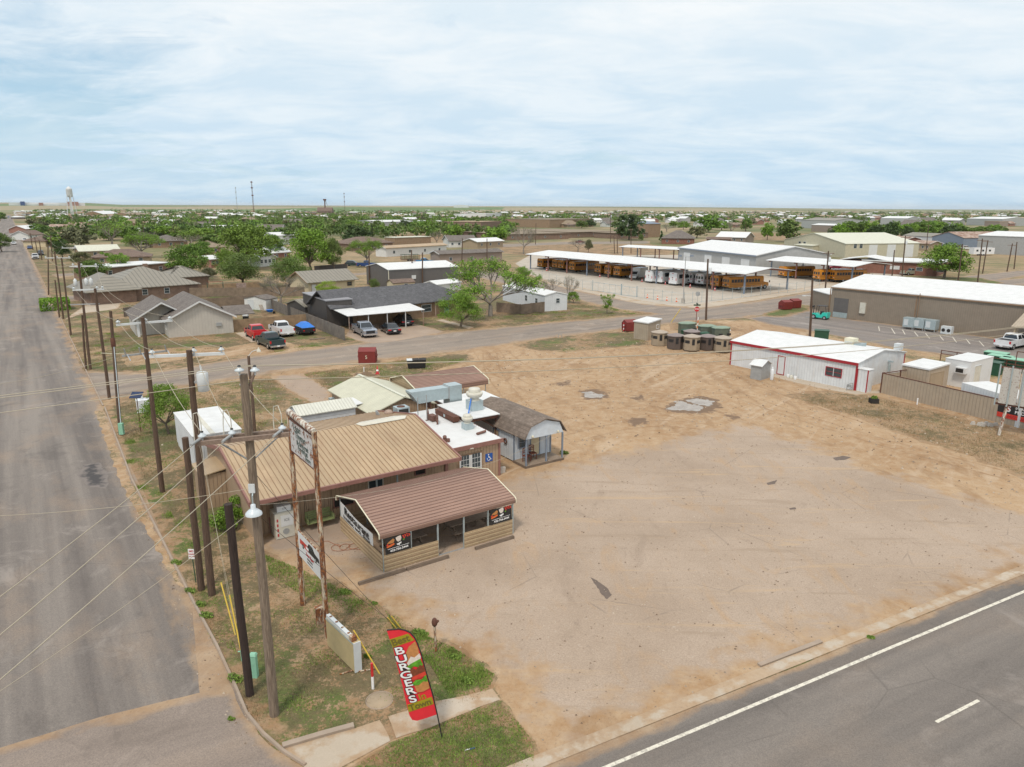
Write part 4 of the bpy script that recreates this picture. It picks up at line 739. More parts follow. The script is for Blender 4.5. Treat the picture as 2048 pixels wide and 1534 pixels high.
def restaurant():
    t = rthing('restaurant_building', 'long tan metal restaurant with low gabled ribbed roof and brown trim at the street corner', 'restaurant', 0, 0)
    b = MB(); b.ext([(1.35, 0), (11.9, 0), (11.9, 2.5), (6, 3.72), (1.35, 2.75)], .3, 12.25, M['brownwall'], 'x'); b.ext([(.1, 0), (1.349, 0), (1.349, 2.75), (.1, 2.5)], .3, .45, M['brownwall'], 'x'); b.build('wall', t)
    box1('corner_trim', t, .24, .46, .02, .1, 0, 2.5, M['trim']); box1('corner_trim', t, 12.2, 12.42, 1.25, 1.349, 0, 2.7, M['trim'])
    r = MB(); zr = 3.86; r.slab([(0, 0, 2.6), (12.5, 0, 2.6), (12.5, 6, zr), (0, 6, zr)], .1, M['tanroof']); r.slab([(12.5, 12.2, 2.6), (0, 12.2, 2.6), (0, 6, zr), (12.5, 6, zr)], .1, M['tanroof']); rf = r.build('roof', t)
    s = MB(); n = 42
    for i in range(n):
        x = .15+i*(12.2/(n-1)); w = .017
        for y0, z0, y1, z1 in ((0, 2.6, 6, zr), (12.2, 2.6, 6, zr)): s.add([(x-w, y0, z0+.002), (x+w, y0, z0+.002), (x+w, y1, z1+.002), (x-w, y1, z1+.002), (x-w*.5, y0, z0+.035), (x+w*.5, y0, z0+.035), (x+w*.5, y1, z1+.035), (x-w*.5, y1, z1+.035)], [(4, 5, 6, 7), (0, 4, 7, 3), (1, 2, 6, 5), (0, 1, 5, 4)], M['seam'])
    s.build('roof_rib', rf).data.update(); g = MB(); g.box(-.02, 12.52, -.13, -.003, 2.4, 2.62, M['trim']); g.build('gutter', rf)
    for x in (-.1, 12.5):
        q = MB()
        for y0, y1 in ((-.13, 6), (12.3, 6)): q.slab([(x, y0, 2.655), (x+.1, y0, 2.655), (x+.1, y1, zr+.06), (x, y1, zr+.06)], .26, M['trim'])
        q.build('rake_trim', rf)
    q = MB(); q.slab([(8.6, 5.6, 3.83), (11.6, 5.6, 3.83), (11.9, 6.0, 3.905), (8.3, 6.0, 3.905)], .02, M['ivory']); q.slab([(8.3, 6.0, 3.905), (11.9, 6.0, 3.905), (11.4, 6.9, 3.725), (8.9, 6.8, 3.735)], .02, M['ivory']); q.build('sealed_patch', rf)
    # closet on the end wall
    c = MB(); c.box(-1.05, .298, 6.7, 9.1, 0, 2.12, M['brownwall']); c.build('side_closet', t); c = MB(); c.slab([(-1.15, 6.6, 2.14), (.298, 6.6, 2.36), (.298, 9.2, 2.36), (-1.15, 9.2, 2.14)], .06, M['tanroof']); c.build('closet_roof', t)
    V1 = 1.35
    def op(x0, y0, x1, y1, nm='window', m='glass', fm='trim', sub='pane', zmax=2.45):
        ua, za = RW(x0, y0, V1); ub, zb = RW(x1, y1, V1); u0, u1 = sorted((ua, ub)); z0, z1 = sorted((za, zb)); z0 = max(z0, .05); z1 = min(max(z1, z0+.5), zmax)
        return opening(t, 'f', (u0+u1)/2, z0, u1-u0, z1-z0, 12, 12, M[fm], M[m], nm, sub, .06, V1)
    op(667, 1017, 708, 988, zmax=1.95, m='dark'); op(737, 1000, 766, 955, 'door', 'glass', 'ivory', 'panel'); op(829, 952, 851, 935, zmax=1.9, m='dark'); op(540, 1072, 556, 1030, 'door', 'dark', 'trim', 'panel')
    p = MB()
    for u in (7.15, 8.45): p.box(u-.04, u+.04, .25, .33, 0, 2.58, M['galv'])
    p.build('porch_post', t)
restaurant()
def carport_roof(b, x0, x1, y0, y1, ze, zr, m, sm, skirt=.35, sp=.235, th=.03, r=None):
    ym = (y0+y1)/2; P = [(y0, ze-skirt), (y0, ze), (y0+.12, ze+.1), (ym, zr), (y1-.12, ze+.1), (y1, ze), (y1, ze-skirt)]
    for (a, za), (c, zc) in zip(P, P[1:]):
        n = V((0, -(zc-za), c-a)).normalized()*th; b.add([(x, y+n.y*k, z+n.z*k) for x in (x0, x1) for k in (0, -1) for y, z in ((a, za), (c, zc))], [(0, 4, 5, 1), (2, 3, 7, 6), (0, 1, 3, 2), (4, 6, 7, 5), (0, 2, 6, 4), (1, 5, 7, 3)], m)
        L = math.hypot(c-a, zc-za); k = max(1, round(L/sp)); N = V((0, -(zc-za), c-a)).normalized()
        if r: 
            for i in range(k):
                f = (i+.5)/k; y, z = a+(c-a)*f, za+(zc-za)*f; dy, dz = (c-a)/L*.018, (zc-za)/L*.018; r.add([(x, y+s*dy+N.y*o, z+s*dz+N.z*o) for x in (x0, x1) for s in (-1, 1) for o in (.001, .02)], [(1, 3, 7, 5), (0, 1, 5, 4), (2, 6, 7, 3)], sm)
    return P
def edge_trim(parent, P, x, w, m, th=.06, name='edge_trim'):
    q = MB()
    for a, b in zip(P, P[1:]): q.tube((x, a[0], a[1]+.02), (x, b[0], b[1]+.02), w, w, 6, m)
    q.build(name, parent)
M['carpl'] = mat('carport_siding_rib', (.55, .44, .28), .55, .08)
def shelter():
    t = rthing('picnic_shelter', 'open picnic shelter with brown ribbed roof and tan half walls beside the paved lot', 'shelter', 4.6, -6.12)   # local x 0..7.7, y 0..5.6
    L, D = 7.7, 5.6; b = MB(); r = MB(); P = carport_roof(b, -.15, L+.15, -.08, D+.08, 2.02, 2.86, M['brownroof'], M['brownseam'], .2, r=r); rf = b.build('roof', t); r.build('roof_rib', rf); edge_trim(rf, P, -.17, .034, M['cream']); edge_trim(rf, P, L+.17, .034, M['cream'])
    px = [0, 1.54, 3.06, 4.6, 6.1, L]
    for x in px:
        for y in (0, D): box1('post', t, x-.035+(0 if x else .035), x+.035, y-.035, y+.035, 0, 2.0, M['galv'])
    def half(n, x0, x1, y0, y1):
        q = MB(); q.box(x0, x1, y0, y1, .03, .9, M['carpskirt'])
        for k in range(1, 8):
            z = .03+k*.11
            if x1-x0 > y1-y0: q.box(x0, x1, y0-.016, y0-.001, z-.01, z+.008, M['carpl'] if k % 2 else M['seam'])
            else: q.box(x0-.016, x0-.001, y0, y1, z-.01, z+.008, M['carpl'] if k % 2 else M['seam'])
        q.build('half_wall', t)
    half('a', .04, 3.06, -.06, -.036); half('b', 4.6, L-.04, -.06, -.036); half('c', -.03, -.006, .0, D); half('d', L+.006, L+.03, 0, D); half('e', .04, L-.04, D+.036, D+.06)
    for x in (0, 3.85, L):
        q = MB(); q.tube((x, 0, 1.98), (x, D/2, 2.78), .03, .03, 5, M['galvd']); q.tube((x, D, 1.98), (x, D/2, 2.78), .03, .03, 5, M['galvd']); q.build('rafter', t)
    box1('sill_rail', t, 3.06, 4.6, -.04, .03, 0, .05, M['galvd'])
    # banners
    w = thing('banner', 'long white banner lettered Restaurant, breakfast, lunch, dinner on the shelter end', 'banner', RP(4.54, -.75, 0), RZ-PI/2)   # x runs towards the lot
    c = MB(); n = 16; Lb = 4.35
    for i in range(n):
        f0, f1 = i/n, (i+1)/n; z0 = lambda f: (.98-.06*math.sin(PI*f), 1.86-.22*f-.1*math.sin(PI*f)); yy = lambda f: .015*math.sin(9*f)
        c.add([(Lb*f, yy(f)+o, z) for o in (0, .012) for f in (f0, f1) for z in z0(f)], [(0, 2, 3, 1), (4, 5, 7, 6), (0, 1, 5, 4), (2, 6, 7, 3), (1, 3, 7, 5), (0, 4, 6, 2)], M['white'])
    c.build('cloth', w); M['white2'] = M['white']
    text(w, 'Restaurant', .56, M['txt'], face((Lb*.52, -.03, 1.44), (1, 0, -.06), (0, 0, 1)), sx=1.35, bold=.012); text(w, 'breakfast, lunch, dinner', .27, M['txt'], face((Lb*.52, -.03, 1.1), (1, 0, -.03), (0, 0, 1)), sx=1.42, bold=.003)
    for k, (x0, lab) in enumerate(((.12, 'left end of the shelter front'), (6.18, 'right end of the shelter front'))):
        w = thing('banner', 'black banner with meat, vegetables and phone number at the '+lab, 'banner', RP(4.6+x0, -6.2, 0), RZ, 'black food banners on the shelter'); bw, z0, z1 = 1.38, .93, 1.78
        box1('cloth', w, 0, bw, -.012, 0, z0, z1, M['txt']); q = MB(); y = -.016
        def pol(pts, m): q.add([(x, yy, z) for yy in (-.0125, -.02) for x, z in pts], [tuple(range(len(pts), 2*len(pts))), tuple(range(len(pts)-1, -1, -1))], m)
        pol([(.08, 1.5), (.2, 1.58), (.42, 1.7), (.5, 1.62), (.44, 1.48), (.28, 1.46)], M['bun']); pol([(.06, 1.34), (.22, 1.4), (.46, 1.45), (.5, 1.38), (.3, 1.3), (.08, 1.27)], M['orange']); pol([(.06, 1.44), (.14, 1.48), (.18, 1.4), (.08, 1.36)], M['tom'])
        pol([(.56, 1.7), (.7, 1.76), (.84, 1.77), (.86, 1.62), (.82, 1.5), (.68, 1.46), (.6, 1.55)], M['onion']); pol([(.6, 1.36), (.86, 1.43), (.85, 1.34), (.78, 1.34), (.74, 1.24), (.71, 1.3), (.66, 1.28)], M['txtw'])
        for j in range(9): a = .95+.11*(j % 4)+.03*(j//4); h = 1.72-.08*(j//4)+.015*(j % 3); pol([(a-.04, h), (a, h+.05), (a+.05, h+.01), (a+.01, h-.05)], M['tom'])
        pol([(.92, 1.52), (1.04, 1.56), (1.0, 1.46)], M['lett']); pol([(.12, 1.19), (1.28, 1.24), (1.28, 1.222), (.12, 1.172)], M['txtw']); q.build('picture', w); text(w, '432-756-3444', .15, M['txtw'], face((bw*.53, -.024, 1.08), (1, 0, .03), (0, 0, 1)), sx=1.15, bold=.004)
    # string of lights
    w = rthing('string_light', 'string of small warm bulbs hung under the front edge of the shelter roof', 'string lights', 4.6, -6.1); q = MB(); pts = [(x*.3, .2, 1.83-.06*abs(math.sin(x*.8))) for x in range(26)]; q.path(pts, .008, 4, M['txt']); q.build('cable', w)
    for x, y, z in pts[2::2]: q = MB(); q.X = Matrix.Translation((x, y, z-.05)); q.lathe([(.012, -.04), (.035, -.02), (.035, .01), (.012, .03)], 8, M['bulb']); q.build('bulb', w)
    # tables
    for k, (u, v, L, lab) in enumerate(((5.35, -5.35, 2.3, 'weathered picnic table behind the left half wall of the shelter'), (9.1, -5.2, 2.7, 'weathered picnic table behind the right half wall of the shelter'), (8.2, -2.6, 2.4, 'picnic table at the back of the shelter near the restaurant wall'))):
        w = rthing('picnic_table', lab, 'picnic table', u, v, 0, 0, 'picnic tables under the shelter'); q = MB()
        for i in range(6): q.box(0, L, .35+i*.17, .35+i*.17+.155, .72, .76, M['plank'])
        q.build('tabletop', w)
        for y in (-.12, 1.52): q = MB(); q.box(0, L, y, y+.13, .43, .47, M['plank']); q.box(0, L, y+.14, y+.27, .43, .47, M['plank']); q.build('bench', w)
        for x in (.3, L-.36): q = MB(); q.tube((x, .05, 0), (x, .6, .72), .04, .04, 4, M['plank']); q.tube((x, 1.65, 0), (x, 1.1, .72), .04, .04, 4, M['plank']); q.box(x-.03, x+.03, -.1, 1.78, .36, .43, M['plank']); q.build('leg', w)
    for u0, u1, lab in ((3.1, 5.55, 'left of three in front of the shelter'), (5.62, 8.0, 'middle one of three in front of the shelter'), (9.6, 12.05, 'right of three in front of the shelter')):
        q = MB(); q.ext([(-.09, 0), (.09, 0), (.08, .15), (-.07, .16)], 0, u1-u0, M['timber'], 'x'); o = q.build('parking_timber'); o.location = RP(u0, -6.62); o.rotation_euler = (0, 0, RZ+.01); tag(o, 'weathered railway timber used as parking stop, '+lab, 'parking stop', 'parking timbers')
shelter()
def kitchen():
    t = rthing('kitchen_annex', 'tan kitchen wing with white roof and white double doors joined to the restaurant', 'building annex', 12.55, 1.7); L = 4.0; D = 8.2
    box1('wall', t, 0, L, 0, D, 0, 2.5, M['brownwall']); r = MB(); r.slab([(-.02, -.12, 2.62), (L+.15, -.12, 2.62), (L+.15, D, 2.8), (-.02, D, 2.8)], .08, M['white'])
    for i in range(27): y = .1+i*.3; r.box(L+.1, L+.18, y-.03, y+.03, 2.56+y*.02, 2.6+y*.024+.04, M['trim'])
    rf = r.build('roof', t); box1('fascia', rf, -.05, L+.2, -.2, -.122, 2.36, 2.64, M['trim']); box1('corner_trim', t, L-.1, L+.06, -.05, -.001, 0, 2.36, M['trim'])
    (a, z0), (b, z1) = RW(919, 975, 1.7), RW(962, 905, 1.7); a -= 12.55; b -= 12.55; z1 = min(z1, 2.12); d = MB(); d.box(a-.1, b+.1, -.04, -.002, .02, z1+.12, M['seam']); d.build('door_frame', t); m = (a+b)/2
    for x0, x1 in ((a, m-.01), (m+.01, b)):
        f = box1('door', t, x0, x1, -.08, -.041, .03, z1, M['white']); w = (x1-x0-.22)/3
        for i in range(3):
            for j in range(5): box1('glass_pane', f, x0+.1+i*(w+.01), x0+.1+i*(w+.01)+w-.02, -.09, -.0805, .35+j*.33, .35+j*.33+.29, M['glass'])
    q = thing('wall_lamp', 'small white floodlight above the white double doors', 'lamp', RP(0, 0), 0); u, z = RW(943, 895, 1.55); q.location = RP(u, 1.6, z); q.rotation_euler = (0, 0, RZ); MB().fru((-.16, .16, -.1, .1), -.1, (-.1, .1, -.02, .1), .12, M['white']).build('housing', q); box1('lens', q, -.12, .12, -.11, -.1, -.09, -.02, M['ivory'])
    (a, z0), (b, z1) = RW(970.5, 924, 1.7), RW(984.5, 905, 1.7); q = rthing('accessible_sign', 'square blue wheelchair parking sign on the tan kitchen wall', 'sign', a, 1.68); w = b-a; z0, z1 = min(z0, z1), max(z0, z1); box1('plate', q, 0, w, -.02, 0, z0, z1, M['signblue'])
    s = MB(); c = ((w*.45), z0+(z1-z0)*.36); rr = w*.22
    for i in range(12): a0, a1 = R(150+i*22), R(150+(i+1)*22); s.tube((c[0]+rr*math.cos(a0), -.027, c[1]+rr*math.sin(a0)), (c[0]+rr*math.cos(a1), -.027, c[1]+rr*math.sin(a1)), .018, .018, 5, M['txtw'])
    H = z1-z0; s.path([(w*.42, -.027, z0+H*.74), (w*.45, -.027, z0+H*.48), (w*.64, -.027, z0+H*.46), (w*.72, -.027, z0+H*.25), (w*.82, -.027, z0+H*.27)], .022, 5, M['txtw']); s.path([(w*.43, -.027, z0+H*.62), (w*.6, -.027, z0+H*.6)], .018, 5, M['txtw']); s.tube((w*.42, -.03, z0+H*.85), (w*.42, -.022, z0+H*.85), .045, .045, 10, M['txtw']); s.build('wheelchair_symbol', q)
    for k, (u0, u1, v0, v1, z, lab) in enumerate(((16.25, 18.9, 5.3, 9.6, 3.1, 'white metal canopy on brown posts behind the kitchen, carrying the large exhaust fan'), (17.9, 22.5, 9.75, 13.3, 2.5, 'lower white metal canopy reaching furthest right behind the kitchen'))):
        q = rthing('metal_canopy', lab, 'canopy', u0, v0); L, D = u1-u0, v1-v0; c = MB(); c.slab([(-.1, -.1, z), (L, -.1, z-.02), (L, D, z+.06), (-.1, D, z+.06)], .05, M['whiteroofy']); c.build('roof', q); box1('beam', q, 0, L-.1, 0, .1, z-.3, z-.07, M['rust']); box1('beam', q, 0, .1, .11, D-.1, z-.3, z-.07, M['rust'])
        for x, y in ((L-.2, .05), (L-.2, D-.2), (.05, .2), (.05, D-.2)): box1('post', q, x, x+.08, y+.11, y+.19, 0, z-.3, M['rust'])
        c = MB(); c.tube((L-.15, .15, z-1.2), (L-1.4, .15, z-.25), .025, .025, 5, M['rust']); c.build('brace', q)
kitchen()
def roof_gear():
    q = rthing('roof_duct', 'long pale galvanised air duct and tall cooler box on the kitchen roof', 'air duct', 14.2, 9.9, 2.8); c = MB(); c.ext([(.0, 1.35), (.6, .55), (3.2, .6), (3.2, 1.45), (.0, 1.5)], 0, .95, M['galv']); c.build('duct', q); box1('cooler_box', q, 3.201, 4.25, -.05, 1.0, .0, 1.55, M['galv']); box1('strap', q, 3.1, 3.2, -.03, .98, .57, 1.48, M['galvd']); box1('strut', q, 1.6, 1.66, .1, .8, 0, .6, M['rust'])
    for k, (u, v, z, s, lab) in enumerate(((17.9, 7.1, 3.12, 1.45, 'large white mushroom exhaust fan on galvanised base on the canopy'), (15.75, 4.5, 2.66, .95, 'smaller white mushroom exhaust fan near the right edge of the kitchen roof'))):
        q = rthing('exhaust_fan', lab, 'exhaust fan', u, v, z, 0, 'exhaust fans'); c = MB(); c.box(-.32*s, .32*s, -.32*s, .32*s, 0, .5*s, M['galv']); c.build('base_box', q); c = MB(); c.lathe([(.3*s, .5*s), (.22*s, .56*s), (.22*s, .62*s), (.36*s, .68*s), (.42*s, .8*s), (.42*s, .9*s), (.38*s, .9*s)], 20, M['ivory']); c.build('bowl', q); c = MB(); c.lathe([(.3*s, .86*s), (.3*s, 1.05*s), (.27*s, 1.1*s), (.05*s, 1.12*s)], 18, M['ivory']); c.build('cap', q)
    q = rthing('rusty_duct', 'long rust brown metal duct lying on the kitchen roof', 'duct', 15.5, 6.0, 2.68); box1('housing', q, 0, .5, 0, 2.7, .12, .48, M['rust']); box1('foot', q, .05, .45, .1, .3, .0, .12, M['rust']); box1('foot', q, .05, .45, 2.2, 2.4, .0, .12, M['rust']); box1('plate', q, -.012, 0, 1.2, 1.45, .2, .4, M['galv'])
    q = rthing('pipe_loop', 'rust brown pipe loops with a square box on the white kitchen roof', 'pipes', 14.3, 6.3, 2.68)
    for y in (.1, 1.5): c = MB(); c.path([(.15, y, 0), (.15, y, .5), (.19, y+.1, .62), (.25, y+.25, .66), (.31, y+.4, .62), (.35, y+.5, .5), (.35, y+.5, 0)], .07, 8, M['brownpipe']); c.build('pipe', q)
    box1('box', q, .05, .45, .72, 1.35, .1, .5, M['brownpipe'])
    q = rthing('air_cooler', 'grey window cooler standing behind the restaurant roof ridge', 'air cooler', 12.7, 9.1, 2.75); box1('housing', q, 0, .95, 0, .8, 0, .75, M['galv']); box1('louvre', q, .1, .85, -.012, 0, .1, .65, M['dark']); c = MB(); c.lathe([(.3, .751), (.3, .77), (.02, .77)], 16, M['rust'], (.45, .4)); c.build('fan_ring', q)
    q = rthing('satellite_dish', 'grey satellite dish edge-on behind the restaurant ridge', 'satellite dish', 11.4, 9.6, 3.1); c = MB(); c.X = Matrix.Rotation(R(75), 4, 'Y'); c.lathe([(.02, -.08), (.2, -.06), (.38, .0), (.4, .02), (.2, -.04), (.02, -.06)], 18, M['galvd']); c.X = Matrix(); c.build('dish', q); c = MB(); c.tube((0, 0, -.45), (0, 0, 0), .025, .025, 6, M['galvd']); c.build('mast', q)
    q = rthing('turbine_vent', 'orange rusted turbine vent behind the restaurant ridge', 'roof vent', 12.05, 9.2, 2.85); c = MB(); c.lathe([(.18, 0), (.18, .25), (.3, .34), (.32, .48), (.2, .62), (.02, .66)], 16, M['rustb']); c.build('vent', q)
    q = rthing('vent_pipe', 'brown twin vent cap low on the kitchen roof beside the restaurant gable', 'roof vent', 13.1, 2.9, 2.66); c = MB(); c.tube((0, 0, 0), (0, 0, .25), .1, .1, 10, M['brownpipe']); c.tube((.0, 0, .2), (.1, .2, .3), .13, .13, 10, M['brownpipe']); c.tube((.2, -.05, .0), (.2, -.05, .2), .14, .14, 10, M['brownpipe']); c.build('cap', q)
    q = rthing('vent_pipe', 'fallen brown vent pipe by the right edge of the kitchen roof', 'roof vent', 15.6, 3.0, 2.74); c = MB(); c.tube((0, 0, 0), (.75, .12, .03), .09, .09, 10, M['brownpipe']); c.build('pipe', q)
    for u, v, h, lab in ((13.9, 8.3, 1.6, 'left of two thin steel posts on the kitchen roof'), (14.25, 7.6, 1.9, 'right of two thin steel posts on the kitchen roof')):
        q = rthing('steel_post', lab, 'post', u, v, 2.74, 0, 'roof posts'); c = MB(); c.tube((0, 0, 0), (0, 0, h), .035, .035, 8, M['galvd']); c.build('pole', q); box1('foot', q, -.1, .1, -.1, .1, 0, .02, M['rust'])
    q = rthing('flexible_pipe', 'bright blue hose beside the large exhaust fan', 'hose', 17.2, 6.6, 3.12); c = MB(); c.path([(-.3, -.3, 0), (-.1, -.1, .25), (.1, .1, .6), (.3, .3, .9)], .05, 6, M['bluetarp']); c.build('hose', q)
roof_gear()
def back_lot():
    # cream gabled shed behind, white shed, rear carport
    t = rthing('storage_building', 'cream roofed brown storage building behind the restaurant', 'storage building', 12.3, 13.0); L, D = 5.6, 8.9; wall_mesh(.2, L-.2, .1, D, 2.15, .85, 'gable', 'y', M['brownwall']).build('wall', t); roof_mesh(0, L, 0, D+.1, 2.15, .95, 'gable', 'y', .1, .08, ribbed('cream_rib_y', (.55, .54, .42), .3, (.42, .4, .3), .5, 'y', .14)).build('roof', t); box1('ridge_cap', t, L/2-.12, L/2+.12, -.1, D+.2, 3.17, 3.22, M['creamroof'])
    box1('meter_box', t, -.001-.2, .19, 8.2, 8.7, 1.0, 1.6, M['galv'])
    q = rthing('white_awning', 'small flat white awning between the white shed and the storage building', 'awning', 11.2, 15.4); c = MB(); c.slab([(0, 0, 2.35), (1.5, .1, 2.45), (1.5, 2.2, 2.45), (0, 2.0, 2.35)], .05, M['white']); c.build('roof', q)
    for x, y in ((.1, .1), (.1, 1.8)): box1('post', q, x, x+.07, y, y+.07, 0, 2.3, M['galvd'])
    t = rthing('white_shed', 'narrow white sided shed with ribbed metal roof behind the restaurant', 'shed', 7.0, 13.6); L, D = 4.3, 2.2; wall_mesh(0, L, 0, D, 2.8, .45, 'gable', 'x', ribbed('white_lap', (.62, .64, .66), .22, (.4, .41, .42), .7, 'z', .12)).build('wall', t); roof_mesh(0, L, 0, D, 2.8, .45, 'gable', 'x', .12, .06, M['greymroof'] if 0 else ribbed('pale_rib', (.6, .6, .53), .24, (.36, .36, .32), .55, 'x', .14)).build('roof', t); opening(t, 'l', 1.2, 1.7, .5, .5, L, D, M['rust'], M['dark'])
    t = rthing('rear_carport', 'brown roofed metal carport with tan end wall behind the storage building', 'carport', 18.3, 17.2); L, D = 7.1, 5.2; b = MB(); r = MB(); P = carport_roof(b, -.1, L+.1, 0, D, 2.3, 3.1, M['brownroof'], M['brownseam'], .4, r=r); rf = b.build('roof', t); r.build('roof_rib', rf); edge_trim(rf, P, -.12, .05, M['cream']); edge_trim(rf, P, L+.12, .05, M['cream'])
    w = MB(); w.ext([(.05, 0), (D-.05, 0), (D-.05, 2.25), (D-.15, 2.38), (D/2, 3.04), (.15, 2.38), (.05, 2.25)], .0, .04, ribbed('tan_lap', (.42, .32, .2), .2, (.25, .18, .1), .7, 'z', .12), 'x'); w.build('end_wall', t)
    for x in (2.2, 4.6, 6.9):
        for y in (.06, D-.12): box1('post', t, x, x+.06, y, y+.06, 0, 2.3, M['galvd'])
    # white box trailer by the street
    t = rthing('box_container', 'long white storage container left of the restaurant', 'container', -.25, 13.3); L, D = 3.1, 6.9; box1('body', t, 0, L, 0, D, .35, 2.55, M['whitewall']); r = MB(); r.slab([(-.05, -.05, 2.62), (L+.05, -.05, 2.62), (L+.05, D+.05, 2.62), (-.05, D+.05, 2.62)], .06, M['whiteroofy']); r.box(1.1, 1.4, -.05, D+.05, 2.621, 2.65, M['ivory']); r.build('roof', t); box1('base_skirt', t, .05, L-.05, .05, D-.05, 0, .349, M['whitew']); box1('meter_box', t, 2.2, 2.5, -.1, -.001, 1.3, 1.7, M['navy'])
    q = MB(); q.box(0, .9, 0, .5, .0, .25, M['ivory']); o = q.build('ac_unit'); o.location = RP(1.9, 12.65, 0); o.rotation_euler = (0, 0, RZ); tag(o, 'small cream air conditioner in the gap between container and restaurant', 'air conditioner')
    # barn shed with porch and chairs
    t = rthing('barn_shed', 'small pale blue shed with brown gambrel shingle roof and open front porch', 'shed', 18.75, 1.75); W, D = 3.25, 6.9; G0 = [(-.2, 2.12), (.35, 2.95), (W/2, 3.32), (W-.35, 2.95), (W+.2, 2.12)]
    w = MB(); w.ext([(0, .1), (W, .1), (W, 2.1), (W-.4, 2.85), (W/2, 3.2), (.4, 2.85), (0, 2.1)], 1.5, D, ribbed('blue_board', (.58, .64, .7), .3, (.36, .38, .42), .7, 'w', .08, grime=(.4, .4, .4), gamt=.2)); w.build('wall', t)
    w = MB(); w.ext([(0, 2.08), (W, 2.08), (W-.36, 2.87), (W/2, 3.22), (.36, 2.87)], .02, .08, M['palew']); w.build('gable_face', t)
    r = MB(); sh = shingle('barn_shingle', (.23, .18, .145), (.14, .108, .085))
    for (a, za), (b, zb) in zip(G0, G0[1:]): r.slab([(a, -.12, za+.05), (b, -.12, zb+.05), (b, D+.1, zb+.05), (a, D+.1, za+.05)], .06, sh)
    r.build('roof', t); d = MB()
    for i in range(22): d.box(.02+i*.147, .02+i*.147+.135, -.02, 1.5, .14, .17, M['plank'])
    d.build('porch_deck', t); box1('deck_rim', t, -.02, W+.04, -.07, -.021, .0, .17, M['timber']); box1('deck_rim', t, -.06, -.021, -.02, 1.5, .0, .17, M['timber'])
    for x in (.0, W/2+.1, W-.1): box1('porch_post', t, x, x+.1, .0, .1, .17, 2.08, M['bluew'])
    opening(t, 'f', .75, .95, .7, .85, W, D, M['bluew'], M['glass'], y0=1.5); opening(t, 'f', 1.85, .17, .85, 1.85, W, D, M['bluew'], M['cream_w'], 'door', 'panel', .06, 1.5); opening(t, 'l', 3.7, .8, .8, 1.1, W, D, M['bluew'], M['tanw']); box1('corner_board', t, -.03, .06, 1.44, 1.52, .1, 2.1, M['bluew']); box1('corner_board', t, W-.06, W+.03, 1.44, 1.52, .1, 2.1, M['bluew'])
    q = rthing('wreath', 'dark round ornament hanging on the left wall of the barn shed', 'wreath', 18.72, 4.2, 1.35); c = MB()
    for i in range(14): a, b = 2*PI*i/14, 2*PI*(i+1)/14; c.tube((-.05, .17*math.cos(a), .17*math.sin(a)), (-.05, .17*math.cos(b), .17*math.sin(b)), .05, .05, 6, M['rust'])
    c.build('ring', q)
    for s, x in enumerate((1.2, 2.6)): q = rthing('porch_lamp', 'small cream floodlight on the %s of the barn shed gable' % ('left' if s == 0 else 'right'), 'lamp', 18.75+(.55 if s == 0 else 2.75), 1.72, 2.2, 0, 'barn shed lamps'); c = MB(); c.lathe([(.03, .1), (.06, .08), (.1, -.04), (.02, -.05)], 10, M['cream']); c.build('shade', q)
    for u, v, rz, lab in ((19.35, 2.5, .3, 'reddish slat-back chair at the left of the barn shed porch'), (20.05, 2.75, -.1, 'reddish slat-back chair beside the porch door')):
        q = rthing('chair', lab, 'chair', u, v, .17, rz, 'chairs on the porch'); m = M['chair']; MB().box(-.22, .22, -.22, .22, .42, .47, m).build('seat', q); c = MB()
        for x in (-.21, .17): c.box(x, x+.04, .18, .22, .47, .98, m)
        for z in (.6, .72, .84, .92): c.box(-.17, .17, .19, .21, z, z+.06, m)
        c.build('backrest', q)
        for x in (-.21, .17):
            for y in (-.21, .17): box1('leg', q, x, x+.04, y, y+.04, 0, .42, m)
    # things by the front wall
    q = rthing('ice_machine', 'worn white ice merchandiser with a box on top by the restaurant corner', 'ice machine', 1.25, .25); box1('cabinet', q, 0, 1.15, 0, .95, .05, 1.5, M['ivory']); box1('door', q, .3, .95, -.02, 0, .72, 1.35, M['white']); box1('top_box', q, .2, .95, .2, .8, 1.501, 1.8, M['white']); c = MB(); c.tube((.55, -.02, .42), (.55, 0, .42), .17, .17, 18, M['galvd']); c.build('emblem_ring', q)
    c = MB(); [c.box(.08, .16, -.012, 0, .2+.28*i, .36+.28*i, M['txtr']) for i in range(4)]; c.build('side_mark', q)
    text(q, 'ICE', .2, M['galvd'], face((.62, -.024, 1.08), (1, 0, 0), (0, 0, 1)), bold=.006)
    text(q, 'ICE', .14, M['galvd'], face((.57, .195, 1.65), (1, 0, 0), (0, 0, 1)), bold=.003)
    q = rthing('porch_swing', 'faded green wooden swing bench under the restaurant eave', 'swing bench', 3.0, .3); c = MB(); [c.box(.05, 1.5, .02+i*.1, .1+i*.1, .42, .45, M['swing']) for i in range(5)]; c.build('seat', q); c = MB(); [c.box(.05, 1.5, .52+i*.02, .54+i*.02, .5+i*.12, .6+i*.12, M['swing']) for i in range(4)]; c.build('backrest', q)
    for x in (.02, 1.5): box1('armrest', q, x, x+.05, .0, .55, .42, .72, M['swing']); c = MB(); c.tube((x+.02, .05, .7), (x+.02, .3, 2.55), .01, .01, 4, M['txt']); c.tube((x+.02, .55, .7), (x+.02, .32, 2.55), .01, .01, 4, M['txt']); c.build('chain', q)
    q = MB(); P = [(.0, .0, 0)]; r = random.Random(4); pts = [(0, 0, .02)]
    for i in range(60): a = i*.35; k = .2+.25*abs(math.sin(i*.2)); pts.append((1.0+i*.02+k*math.cos(a), -.9-i*.012+k*math.sin(a), .02))
